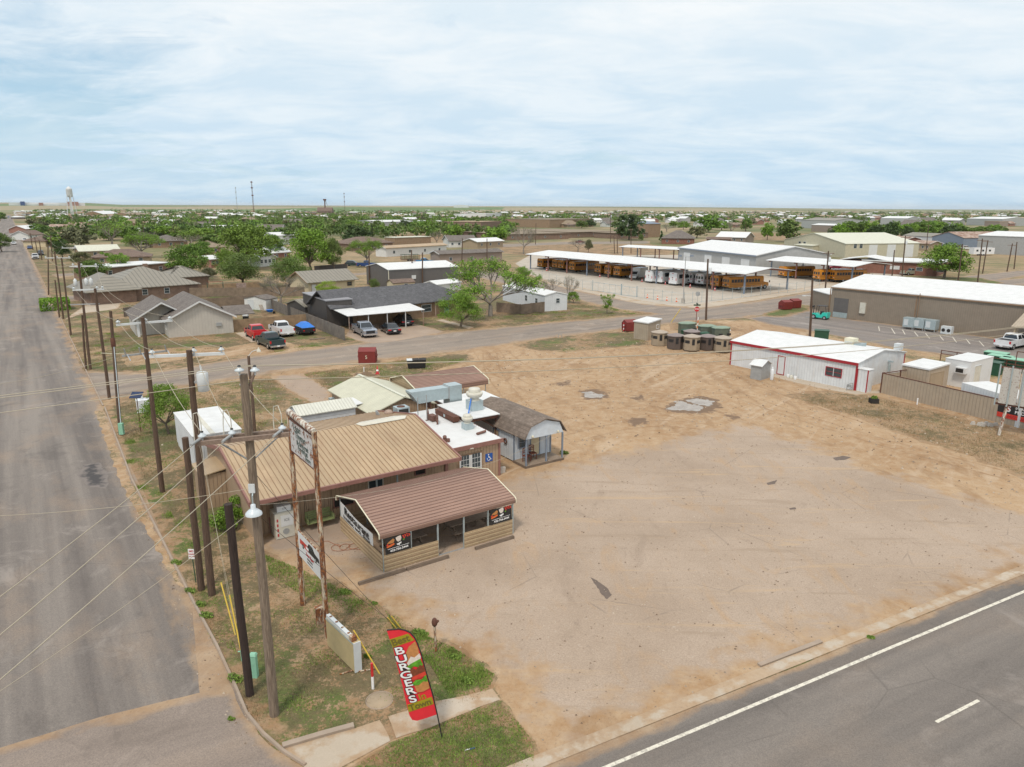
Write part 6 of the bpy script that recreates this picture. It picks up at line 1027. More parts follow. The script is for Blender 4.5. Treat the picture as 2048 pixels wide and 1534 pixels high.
# ---------------------------------------------------------------- side road, yards, workshops, bus yard
def wside(k, n, L, z=1., w=1., h=1.1, m='glass'): return [(k, L*(i+.5)/n, z, w, h, m) for i in range(n)]
def Ln(A, B): return (G(*A)-G(*B)).length
def hq(name, label, cat, fl, fr, bl, z, **k):       # building surveyed by its eave corners at height z
    a, b, c = G(*fl, z), G(*fr, z), G(*bl, z); return house(name, label, cat, a.xy, b.xy, (c-a).length, z, px=False, **k)
def near_houses():
    t, L = house('board_batten_house', 'pale board and batten house with grey shingle roof and white barge boards', 'house', (338, 676), (468, 665), 13., 2.5, 2.2, 'gable', 'y', 'bbwall', 'shg', .45); box1('meter', t, 6.2, 6.9, -.16, -.0, 1.1, 1.6, M['galvd'])
    b = MB(); b.ext([(-3.6, 0), (3.2, 0), (3.2, 2.5), (-.2, 4.4), (-3.6, 2.5)], 4.2, 12.5, M['bbwall']); b.build('wing_wall', t); b = MB(); roof_mesh(-3.6, 3.2, 2.8, 12.5, 2.5, 2., 'gable', 'y', .4, .14, M['shg'], b); b.build('wing_roof', t); b = MB(); [b.slab([(-.2+s*3.8, 2.36, 2.43), (-.2+s*3.8, 2.4, 2.43), (-.2, 2.4, 4.65), (-.2, 2.36, 4.65)][::s], .22, M['white']) for s in (-1, 1)]; b.build('barge_board', t); box1('porch_column', t, -3.5, -3.2, 2.9, 3.2, 0, 2.4, M['white']); opening(t, 'l', 2., .9, 1., 1.2, L, 13, M['white'], M['glass'])
    b = MB(); roof_mesh(L, L+3.5, 3, 9, 2.1, .9, 'gable', 'x', .2, .12, M['shg'], b); b.build('patio_roof', t)
    t, L = house('hip_roof_house', 'brown brick house with large grey metal hip roof and brick chimney', 'house', (223, 606), (398, 592), 15., 2.6, 3.1, 'hip', 'x', 'brick', 'greymroof', .5, wins=wside('f', 3, 12), chim=(9.5, 9.5, 6.2)); b = MB(); roof_mesh(-4, 4.5, -1.5, 11, 2.6, 2.5, 'hip', 'y', .5, .14, M['greymroofy'], b); b.build('wing_roof', t); b = MB(); b.box(-3.6, 4.1, -1.1, 10.8, 0, 2.45, M['brick']); b.build('wing_wall', t)
    house('hip_roof_wing', 'smaller grey metal hip roofed garage behind the brick house', 'garage', (340, 580), (418, 574), 10., 2.6, 1.9, 'hip', 'x', 'brick', 'greymroof', .4)
    t, L = house('striped_roof_house', 'cream house with light ribbed metal roof and long eaves', 'house', (618, 590), (710, 582), 8., 2.7, 1.7, 'gable', 'x', 'cream_w', 'greymroof', .7, wins=[('f', 9.5, 1.2, 1.2, .9)], doors=[('f', 1.2, 1.1, 2.1, 'white')], trim='seam')
    M['chmw'] = ribbed('workshop_charcoal', (.13, .12, .115), .35, (.07, .065, .06), .6, 'w', .06); t, L = house('charcoal_workshop', 'long charcoal metal workshop with bright white roof', 'workshop', (778, 578), (916, 569), 12., 4.1, 1., 'gable', 'x', 'chmw', 'whiteroof', .15); box1('corner_trim', t, -.05, .1, -.05, -.001, 0, 4.05, M['cream']); box1('wall_unit', t, 5.6, 6.6, -.12, -.001, 1.9, 2.7, M['white'])
    house('small_shed', 'small cream shed with brown roof in front of the charcoal workshop', 'shed', (787, 585), (830, 582), 3., 1.9, .6, 'gable', 'x', 'cream_w', 'shb', .15, doors=[('f', 3, .9, 1.7, 'dark')])
    house('white_shed', 'low white roofed shed at the right end of the charcoal workshop', 'shed', (874, 586), (922, 580), 4., 1.7, .6, 'gable', 'x', 'whitew', 'whiteroof', .2)
    t, L = house('ranch_house', 'long tan brick ranch house with charcoal shingle roof behind the white carport', 'house', (716, 652), (935, 624), 9., 2.7, 2.2, 'hip', 'x', 'brickt', 'shd', .6, wins=[('f', 13., .9, 2., 1.2)], doors=[('f', 17.2, 1., 2.1, 'tealw')]); b = MB(); roof_mesh(-3.5, 5, 1.5, 8, 3., 2.1, 'gable', 'x', .4, .14, M['shd'], b); b.build('wing_roof', t)
    for x in (14.5, 19): box1('porch_post', t, x, x+.12, -.5, -.38, 0, 2.6, M['rustb'])
    t, L = house('charcoal_shed', 'tall flat roofed charcoal metal building left of the white carport', 'outbuilding', (655, 655), (706, 650), 9.5, 3.9, .3, 'shed', 'x', 'char', 'chart', .1)
    house('brown_shed', 'low brown shed with weathered ribbed roof behind the grey fence', 'shed', (576, 634), (612, 642), 7., 2.2, .8, 'gable', 'y', 'char', 'greymroofy', .2)
    q = [G(656, 614, 2.75), G(806, 601, 2.75), G(850, 619, 2.5), G(695, 632, 2.5)]; t = thing('white_carport', 'white ribbed carport roof on thin rusty posts with cars below', 'carport', (*q[3].xy, 0), az_of(q[3], q[2])); I = Matrix.Rotation(-az_of(q[3], q[2]), 4, 'Z') @ Matrix.Translation(-V((*q[3].xy, 0))); l = [I @ p for p in q]; b = MB(); b.slab([l[3], l[2], l[1], l[0]], .08, M['whiteroof']); b.build('roof', t)
    for i in range(5):
        for s, (u, w) in enumerate(((3, 2), (0, 1))): p = l[u].lerp(l[w], .02+i*.24); y = p.y+(.15 if s == 0 else -.15); box1('post', t, p.x-.05, p.x+.05, y-.05, y+.05, 0, 2.42, M['rustb'] if i in (0, 4) else M['white'])
    house('garden_shed', 'small white and grey gabled garden shed with double doors', 'garden shed', (490, 618), (533, 621), 3., 1.8, .5, 'gable', 'y', 'whitew', 'shg', .1, doors=[('f', 1.4, 1.3, 1.6, 'tgrey')], trim='tgrey')
    M['mh'] = ribbed('mobile_white', (.66, .68, .7), .4, (.5, .51, .53), .5, 'w', .06); house('mobile_home', 'white mobile home with pale metal roof beside the wood fence', 'mobile home', (1089, 623), (1134, 620), 17., 2.7, .5, 'gable', 'y', 'mh', 'whiteroofy', .1, wins=[('f', 2.6, 1.3, .8, .9), ('l', 3, 1., 1., 1.), ('l', 7, 1., 1., 1.1)], trim='tgrey')
    def fence(label, pts, h, m, th=.06, name='wood_fence', cat='fence', post=2.4):
        P = [G(*p) for p in pts]; t = thing(name, label, cat, P[0]); b = MB(); c = MB()
        for a, d in zip(P, P[1:]):
            b.X = Matrix.Translation(a-P[0]) @ Matrix.Rotation(az_of(a, d), 4, 'Z'); L = (d-a).length; b.box(0, L, -th/2, th/2, .04, h, M[m]); c.X = b.X; b.box(0, L, th/2+.001, th/2+.05, h-.3, h-.2, M[m])
            for i in range(int(L/post)+1): c.box(i*post-.05, i*post+.05, th/2+.051, th/2+.15, 0, h+.03, M['timber'])
        b.build('panel', t); c.build('posts', t); return t
    fence('light brown board fence behind the red and white pickups', [(468, 664), (613, 651)], 1.75, 'fencel'); fence('long grey board fence running down to the side road', [(531, 613), (690, 682)], 1.75, 'fenceg'); fence('weathered board fence across the back of the shed yard', [(404, 618), (543, 608)], 1.8, 'fencew'); fence('far grey board fence behind the bare tree', [(380, 594), (610, 592)], 1.8, 'fencew'); fence('low grey board fence beside the brick hip roofed house', [(250, 634), (330, 622)], 1.5, 'fenceg'); fence('dark screened fence under the big green trees', [(630, 546), (695, 541)], 1.9, 'char', name='screen_fence'); fence('brown board fence around the white mobile home', [(993, 624), (1042, 629), (1089, 623)], 1.7, 'fencew'); fence('upper brown garden fence beyond the sheds', [(405, 588), (520, 580)], 1.8, 'fencel')
    c = G(111, 618); t = thing('clipped_hedge', 'clipped green box hedge at the street corner', 'hedge', c, R(34)); rng = np.random.default_rng(3); n = 2600; P = rng.random((n, 3))*np.array([4.2, 5.5, 1.7])-np.array([2.1, 2.7, 0]); k = rng.integers(0, 5, n); P[k == 0, 2] = 1.7; P[k == 1, 0] = 2.1; P[k == 2, 0] = -2.1; P[k == 3, 1] = -2.7; P[k == 4, 2] = 1.68; me = leaves(P, .09, n, .17, LM['bright'], rng); o = bpy.data.objects.new('foliage', me); C.objects.link(o); o.parent = t
near_houses()
def place(fn, rear, front, side, *a, base=3.75, **k):   # by the two wheels seen on one side: side +1 = its left wheels seen
    r, f = G(*rear), G(*front); d = (f-r).normalized(); n = V((d.y, -d.x, 0)); p = r+d*1.87+n*(.87*side); return fn(*a, p, math.atan2(d.y, d.x), **k)
def cars():
    P = lambda lab, col, r, f, s, **k: place(lambda n, l, loc, rz, **kk: pickup(n, l, loc, rz, col, **kk), r, f, s, 'pickup_truck', lab, **k)
    M['cteal'] = paint('dark_teal', (.02, .045, .05)); M['csilver'] = paint('silver_blue', (.3, .34, .4), .25, .4); M['cblack'] = paint('car_black', (.012, .014, .018), .2); M['cwhite'] = paint('car_white', (.74, .75, .76)); M['cgold'] = paint('pale_gold', (.4, .38, .3), .3, .3); M['cblue'] = paint('bright_blue', (.03, .2, .42)); M['cred2'] = paint('dark_red', (.2, .015, .03))
    P('bright red crew cab pickup on the slab by the board fence', 'red', (507.5, 681.5), (494, 673), 1); P('dark teal pickup parked on sandy dirt nearest the side road', 'cteal', (537.6, 698.8), (520.5, 691), 1); P('white crew cab pickup between the red pickup and the tarped trailer', 'cwhite', (559.4, 673.5), (541.7, 665), 1); P('silver blue pickup facing the road beside the carport', 'csilver', (709, 666.6), (727, 676), -1)
    f = V((math.sin(R(58)), math.cos(R(58)), 0)); pickup('pickup_truck', 'white pickup with black bed cover at the right edge by the parking lines', G(2004, 699)+f*2.6, math.atan2(f.y, f.x), 'cwhite', cover=True)
    Sd = lambda lab, col, r, f, s, **k: place(lambda n, l, loc, rz, **kk: saloon(n, l, loc, rz, col, **kk), r, f, s, 'car', lab, **k)
    Sd('black saloon car with white plate parked behind the silver pickup', 'cblack', (776, 670), (763, 663), 1); Sd('black sport utility car under the right end of the carport', 'cblack', (803, 653), (788, 646), 1, suv=True)
    def far(lab, px, py, az, fn, col, **k): fn('pickup_truck' if fn is pickup else 'car', lab, G(px, py), PI/2-R(az), col, **k)
    far('silver gold pickup parked left of the round green tree', 1822, 550, 75, pickup, 'cgold'); far('bright blue pickup in front of the taupe mobile home', 848, 528, 70, pickup, 'cblue'); far('dark green sport utility car under the big green tree', 706, 532, 95, saloon, 'cteal', suv=True); far('blue and white pickup beside the dark green car', 733, 534, 80, pickup, 'navy')
    far('white pickup parked on the far street verge, nearest of the row', 71, 518, 145.5, pickup, 'cwhite'); far('dark sport utility car parked beside the nearest white street pickup', 82, 510, 150, saloon, 'cblack', suv=True); far('dark blue car third from the front of the street row', 60, 498, 145.5, saloon, 'navy'); far('pale green white pickup in the street row', 54, 491, 145.5, pickup, 'cwhite'); far('white sport utility car furthest in the street row', 50, 483, 145.5, saloon, 'cwhite', suv=True); far('white car driving towards the camera on the far street', 28, 489, 145.5, saloon, 'cwhite'); far('dark car parked further up the left street', 33, 474, 145.5, saloon, 'cblack'); far('small blue car far up the street', 17, 435, 145.5, saloon, 'cblue'); far('pale pickup parked sideways in the yard behind the street row', 76, 484, 60, pickup, 'cwhite')
    far('white sport utility car near the blue barn', 1931, 499, 80, saloon, 'cwhite', suv=True); far('white car under the right hand canopy edge', 1608, 532, 80, saloon, 'cwhite'); far('dark red car behind the right hand canopy', 1672, 538, 80, saloon, 'cred2'); far('maroon car on the road before the brick school', 1160, 486, 85, saloon, 'cred2'); far('dark blue car by the white roofed house left of the school', 978, 494, 80, saloon, 'cblue'); far('blue truck near the far warehouses', 790, 460, 85, pickup, 'cblue'); far('blue car parked beyond the beige workshop', 1746, 462, 85, saloon, 'navy')
    # tarped trailer, flat trailer, white travel trailer
    p = G(610, 668); t = thing('utility_trailer', 'black utility trailer heaped under a bright blue tarp', 'trailer', p, az_of(G(559, 673), G(542, 665))); box1('bed', t, -1.8, 1.5, -.95, .95, .5, 1.15, M['black']); r = random.Random(2); b = MB(); b.fru((-1.75, 1.3, -.9, .9), 1.151, (-.7, .5, -.35, .3), 1.75, M['bluetarp']); b.build('tarp', t); [wheel(t, x, y, .36, .22) for x in (-.4, .4) for y in (-1.0, 1.0)]; box1('tail_light', t, -1.83, -1.8, .6, .8, .7, .85, M['taill']); box1('tail_light', t, -1.83, -1.8, -.8, -.6, .7, .85, M['taill']); b = MB(); b.tube((1.5, 0, .55), (2.8, 0, .5), .05, .05, 6, M['black']); b.build('drawbar', t)
    t = thing('travel_trailer', 'white camper trailer in front of the white warehouse', 'camper', G(1962, 511), PI/2-R(80)); box1('body', t, -4.5, 4.5, -1.25, 1.25, .6, 3., M['buswhite']); [box1('window', t, x, x+.9, -1.27, -1.25, 1.6, 2.3, M['glassb']) for x in (-3.5, -1., 2.)]; [wheel(t, x, y, .4, .25) for x in (-.5, .5) for y in (-1.1, 1.1)]
    t = thing('stock_trailer', 'dark open stock trailer on the grass before the white mobile home', 'trailer', G(820, 522), PI/2-R(70)); b = MB(); [b.box(-3, 3, s*1.1-.03, s*1.1+.03, z, z+.1, M['greenb']) for s in (-1, 1) for z in (.7, 1.1, 1.5, 2.1)]; [b.box(x-.05, x+.05, s*1.1-.04, s*1.1+.04, .6, 2.2, M['rust']) for s in (-1, 1) for x in (-3, -1.5, 0, 1.5, 3)]; b.build('rails', t); box1('floor', t, -3, 3, -1.1, 1.1, .5, .6, M['rust']); [wheel(t, x, y, .36, .22) for x in (-.4, .4) for y in (-1.2, 1.2)]
cars()
def dumpster(name, label, loc, rz, col='redp', s=1., group=None):
    t = thing(name, label, 'dumpster', loc, rz, group); b = MB(); b.ext([(-.8*s, .12), (.75*s, .12), (.85*s, 1.25*s), (.2*s, 1.75*s), (-.85*s, 1.45*s)], -.95*s, .95*s, M[col], 'x'); b.build('body', t); b = MB()
    b.slab([(-.97*s, -.87*s, 1.48*s), (.97*s, -.87*s, 1.48*s), (.97*s, .2*s, 1.79*s), (-.97*s, .2*s, 1.79*s)], .03, M[col]); b.build('lid', t)
    for x in (-1, 1): box1('lift_pocket', t, min(x*.95*s, x*1.06*s), max(x*.95*s, x*1.06*s), -.4*s, .5*s, .75*s, .95*s, M[col]); [box1('rib', t, min(x*.95*s, x*.99*s), max(x*.95*s, x*.99*s), y, y+.06, .15, 1.3*s, M[col]) for y in (-.6*s, .55*s)]
    return t
def small_stuff():
    t = dumpster('dumpster', 'tall red steel dumpster standing beside the side road', G(736, 726), R(4), s=1.02); text(t, '5', .55, M['cream'], face((-.05, -.93, .85), (1, 0, 0), (0, .06, 1)), bold=.0)
    dumpster('dumpster', 'bright red dumpster half hidden behind the tan shed', G(1259, 662), R(20), s=.95); dumpster('dumpster', 'left of two dark red dumpsters by the green weeds', G(1570, 619), R(20), s=.95, group='red dumpsters'); dumpster('dumpster', 'right of two dark red dumpsters by the green weeds', G(1588, 616), R(20), s=.95, group='red dumpsters')
    t = thing('waste_bin', 'low black rubbish skip with flat lids in the weeds beside the side road', 'rubbish skip', G(833, 736), R(10)); MB().fru((-.95, .95, -.45, .45), .08, (-1.05, 1.05, -.55, .55), .95, M['black']).build('body', t); b = MB(); b.box(-1.07, -.45, -.57, .57, .951, 1.0, M['tgrey']); b.build('lid', t); b = MB(); b.box(-.4, .25, -.57, .57, .951, 1.02, M['dark']); b.build('lid', t); b = MB(); b.box(.3, 1.07, -.57, .57, .951, 1.02, M['dark']); b.build('lid', t)
    def cone(label, px, py, s=1., col='orange', grp=None): t = thing('traffic_cone', label, 'traffic cone', G(px, py), 0, grp); box1('base', t, -.19*s, .19*s, -.19*s, .19*s, 0, .04*s, M[col]); b = MB(); b.lathe([(.14*s, .04*s), (.035*s, .72*s), (.02*s, .73*s)], 14, M[col]); b.build('cone', t); b = MB(); b.lathe([(.108*s, .28*s), (.087*s, .42*s), (.08*s, .42*s)], 14, M['txtw']); b.build('reflective_band', t); return t
    cone('lone red traffic cone with white bands in the grass behind the storage building', 755, 748, 1.2, 'red')
    for i, (x, y) in enumerate(((1294.5, 596), (1315, 599), (1333.5, 601.6), (1353, 604))): cone('orange cone inside the bus yard fence, %s of four from the gate' % ('first', 'second', 'third', 'last')[i], x, y, 1.1, 'orange', 'orange cones inside the bus yard')
    for i, (x, y) in enumerate(((1093, 541.5), (1199.7, 554), (1284, 563.5), (1330.5, 569), (1380, 575), (1429.6, 581))): cone('red cone at a canopy post, %s along the long bus canopy' % ('first', 'second', 'third', 'fourth', 'fifth', 'sixth')[i], x, y, 1.15, 'red', 'red cones at the canopy posts')
    t = thing('traffic_delineator', 'tall orange and white delineator beside the bright red dumpster', 'delineator', G(1247, 663)); b = MB(); [b.tube((0, 0, .05+i*.25), (0, 0, .3+i*.25), .07, .065, 10, M['red' if i % 2 == 0 else 'txtw']) for i in range(5)]; b.build('tube', t); box1('base', t, -.2, .2, -.2, .2, 0, .05, M['black'])
    t = thing('stop_sign', 'red octagonal stop sign under a green street name sign on an orange post', 'stop sign', G(1391, 660)); h = hgt((1391, 660), (1392, 608)); b = MB(); b.tube((0, 0, 0), (0, 0, h), .04, .04, 8, M['redp']); b.build('post', t); b = MB(); b.tube((0, -.05, h-.75), (0, -.03, h-.75), .38, .38, 8, M['red']); b.build('plate', t); text(t, 'STOP', .26, M['txtw'], face((0, -.056, h-.75), (1, 0, 0), (0, 0, 1)), bold=.006); [box1('street_name', t, -.5, .5, -.02, .02, h-.25, h-.05, M['greenb'])]; b = MB(); b.box(-.02, .02, -.5, .5, h-.04, h+.14, M['greenb']); b.build('street_name', t)
    t = thing('round_sign', 'round grey sign seen from behind near the bus yard corner', 'sign', G(1394, 616)); b = MB(); b.tube((0, 0, 0), (0, 0, 2.2), .03, .03, 6, M['galvd']); b.build('post', t); b = MB(); b.tube((0, -.02, 2.55), (0, .02, 2.55), .42, .42, 18, M['galvd']); b.build('disc', t)
    t = thing('guy_guard', 'long yellow guy guard leaning at the road junction', 'guy guard', G(1342, 645)); b = MB(); b.tube((0, 0, 0), (1.4, 0, 2.2), .06, .06, 8, M['yellow']); b.build('rod', t)
    t = thing('orange_marker', 'orange and white striped marker beside the stop sign post', 'marker', G(1394.5, 662)); b = MB(); [b.tube((0, 0, i*.4), (.03, 0, i*.4+.4), .06, .06, 8, M['txtw' if i % 2 == 0 else 'orange']) for i in range(5)]; b.build('tube', t)
    t = thing('gas_riser', 'small grey pipe frame at the edge of the side road', 'pipe', G(1120, 676)); b = MB(); b.path([(-.25, 0, 0), (-.25, 0, .5), (.25, 0, .5), (.25, 0, 0)], .04, 6, M['galvd']); b.build('pipe', t)
    b = MB(); b.tube((0, 0, 0), (0, 0, .55), .05, .05, 8, M['txtw']); o = b.build('white_marker'); o.location = G(728, 744); tag(o, 'short white pipe marker near the red dumpster', 'marker')
    b = MB(); b.tube((0, 0, 0), (0, 0, .6), .06, .06, 8, M['txtw']); o = b.build('white_marker'); o.location = G(1834, 809); tag(o, 'short white pipe standing before the tan sheet fence', 'marker')
    t = thing('planter', 'small dark planter with green weeds near the tan sheet fence', 'planter', G(1747, 806)); box1('tub', t, -.35, .35, -.3, .3, 0, .45, M['dark']); o = bpy.data.objects.new('plant', leaves([(0, 0, .5)], .3, 120, .08, LM['bright'], np.random.default_rng(1))); C.objects.link(o); o.parent = t
    t = thing('concrete_rubble', 'scattered pale rubble heap in front of the tan sheet fence', 'rubble', G(1970, 851)); r = random.Random(3); b = MB(); [b.fru((x-.2, x+.15, y-.12, y+.12), 0, (x-.1, x+.1, y-.06, y+.08), r.uniform(.12, .3), M['conc']) for x, y in [(r.uniform(-.9, .9), r.uniform(-.3, .3)) for _ in range(14)]]; b.build('pieces', t)
    # hunting blinds and tanks for sale
    def blind(label, px, py, c, rc, k=1., z0=0., rot=0., g='octagonal hunting blinds'):
        t = thing('hunting_blind', label, 'hunting blind', G(px, py), rot, g); r = 1.05; n = 8; cs = [(r*math.cos(2*PI*(i+.5)/n), r*math.sin(2*PI*(i+.5)/n)) for i in range(n)]; b = MB(); b.add([(x, y, z) for z in (z0+.06, z0+1.75) for x, y in cs], [tuple(range(n-1, -1, -1)), tuple(range(n, 2*n))]+[(i, (i+1) % n, n+(i+1) % n, n+i) for i in range(n)], M[c]); b.build('wall', t)
        b = MB(); q = [(x*1.09, y*1.09, z0+1.751) for x, y in cs]; b.add([(x, y, z-.08) for x, y, z in q]+q+[(0, 0, z0+2.05)], [tuple(range(n-1, -1, -1))]+[(i, (i+1) % n, n+(i+1) % n, n+i) for i in range(n)]+[(n+i, n+(i+1) % n, 2*n) for i in range(n)], M[rc]); b.build('roof', t)
        for i in range(n):
            a = 2*PI*(i+1)/n; d = V((math.cos(a), math.sin(a), 0)); s = V((-d.y, d.x, 0)); p = d*(r*math.cos(PI/n)); w, za, zb = ((.33, .95, 1.33) if i != 5 else (.17, .75, 1.5)); b = MB(); o = [p+s*(e*w)+d*k_+V((0, 0, z0+z)) for k_ in (-.01, .02) for z in (za, zb) for e in (-1, 1)]; b.add(o, [(0, 2, 3, 1), (4, 5, 7, 6), (0, 1, 5, 4), (2, 6, 7, 3), (0, 4, 6, 2), (1, 3, 7, 5)], M['black']); b.build('window', t)
        box1('skid', t, -.9, .9, -.6, -.5, 0, z0+.06, M['timber']); box1('skid', t, -.9, .9, .5, .6, 0, z0+.06, M['timber'])
    blind('tan octagonal hunting blind, leftmost of the front row', 1318, 690, 'bltan', 'blroof'); blind('dark brown hunting blind, second in the front row', 1350, 697, 'bldk', 'blroofd'); blind('tan hunting blind raised on skids, middle of the front row', 1382, 701, 'bltan', 'blroof', z0=.1); blind('dark brown hunting blind, fourth in the front row', 1414, 699, 'bldk', 'blroofd'); blind('tan hunting blind against the red trimmed building', 1444, 704, 'bltan', 'blroof', z0=.1); blind('dark hunting blind behind the middle of the front row', 1382, 688, 'bldk', 'blroofd')
    def tank(label, px, py): t = thing('green_blind', label, 'hunting blind', G(px, py), R(20), 'large sage green blinds'); b = MB(); n = 8; cs = [(1.3*math.cos(2*PI*(i+.5)/n), .95*math.sin(2*PI*(i+.5)/n)) for i in range(n)]; b.add([(x, y, z) for z in (0, 1.85) for x, y in cs], [tuple(range(n-1, -1, -1)), tuple(range(n, 2*n))]+[(i, (i+1) % n, n+(i+1) % n, n+i) for i in range(n)], M['sage']); b.build('wall', t); b = MB(); b.add([(x*f, y*f, z) for f, z in ((1.06, 1.851), (1.06, 1.95), (.7, 2.05)) for x, y in cs], [tuple(range(2*n, 3*n))]+[(k*n+i, k*n+(i+1) % n, (k+1)*n+(i+1) % n, (k+1)*n+i) for k in range(2) for i in range(n)], M['sageroof']); b.build('roof', t); [box1('window', t, x, x+.6, -.97, -.9, .95, 1.25, M['black']) for x in (-.95, .35)]; b = MB(); b.tube((.9, -.85, 1.6), (.9, -.8, 1.6), .09, .09, 10, M['txtw']); b.build('badge', t)
    tank('sage green flat topped blind, leftmost of the back three', 1373, 673); tank('sage green flat topped blind, middle of the back three', 1412, 679); tank('sage green flat topped blind, rightmost of the back three', 1440, 683)
    for i, (x, y) in enumerate(((1372, 680), (1385, 683), (1407, 686))): t = thing('green_tank_lid', 'bright green lidded feeder box between the blinds, %s of three' % ('left', 'middle', 'right')[i], 'feeder box', G(x, y), .3, 'green feeder boxes'); box1('box', t, -.6, .6, -.4, .4, 0, 1.35, M['greenb']); MB().fru((-.65, .65, -.45, .45), 1.351, (-.5, .5, -.3, .3), 1.5, M['greenb']).build('lid', t)
    t, L = house('tan_shed', 'tan metal shed with white ribbed roof behind the hunting blinds', 'shed', (1267, 677), (1295, 681.5), 2.9, 2.35, .25, 'shed', 'x', 'tanfence', 'whiteroof', .12, wins=[('r', 2.2, 1.4, .6, .6, 'tanw')])
small_stuff()
def yard_clutter():
    t = thing('wheelbarrow', 'bright blue wheelbarrow on the grass beside the garden shed', 'wheelbarrow', G(540, 628), .6); MB().fru((-.35, .35, -.25, .25), .35, (-.6, .5, -.4, .4), .75, M['bluetarp']).build('tray', t); b = MB(); b.tube((.7, 0, .0), (.7, .001, .4), .2, .2, 10, M['rubber']); [b.tube((-1.2, s*.3, .5), (.7, s*.08, .2), .03, .03, 5, M['timber']) for s in (-1, 1)]; b.build('frame', t)
    t = thing('swing_frame', 'dark metal swing frame standing before the far garden fence', 'swing frame', G(432, 588), .5); b = MB(); [b.tube((x, s*1., 0), (x, 0, 2.5), .05, .05, 6, M['greenb']) for x in (-1.5, 1.5) for s in (-1, 1)]; b.tube((-1.5, 0, 2.5), (1.5, 0, 2.5), .05, .05, 6, M['redp']); b.build('frame', t)
    t = thing('playhouse', 'little brown wooden playhouse by the garden fence', 'playhouse', G(484, 588), .4); box1('body', t, -.8, .8, -.8, .8, .0, 1.5, M['tanw']); roof_mesh(-.8, .8, -.8, .8, 1.5, .7, 'gable', 'x', .15, .05, M['shb']).build('roof', t)
    t = thing('lumber_stack', 'pale planks propped up before the garden shed', 'planks', G(526, 632), .3); [MB().tube((i*.15, 0, 0), (i*.15-.5, .5, 1.8), .06, .06, 4, M['fencel']).build('plank', t) for i in range(4)]
    t = thing('patio_grill', 'small white and black grill on the yard grass', 'grill', G(492, 641)); box1('stand', t, -.4, .4, -.25, .25, 0, .7, M['black']); b = MB(); b.tube((-.4, 0, .8), (.4, 0, .8), .28, .28, 12, M['tankw']); b.build('lid', t)
    t = thing('pump_unit', 'white pump unit under the green tree at the street corner', 'pump unit', G(292, 822), .5); box1('cabinet', t, -.7, .7, -.45, .45, .0, 1.1, M['tankw']); b = MB(); b.tube((-.3, 0, 1.1), (-.3, 0, 1.5), .18, .18, 10, M['tankw']); b.build('tank', t)
    t = thing('board_stack', 'low stack of grey boards lying on the yard grass near the fence end', 'boards', G(636, 679), .5); [box1('board', t, -1., 1., i*.25-.1, i*.25+.1, 0, .1, M['timber']) for i in range(3)]
yard_clutter()
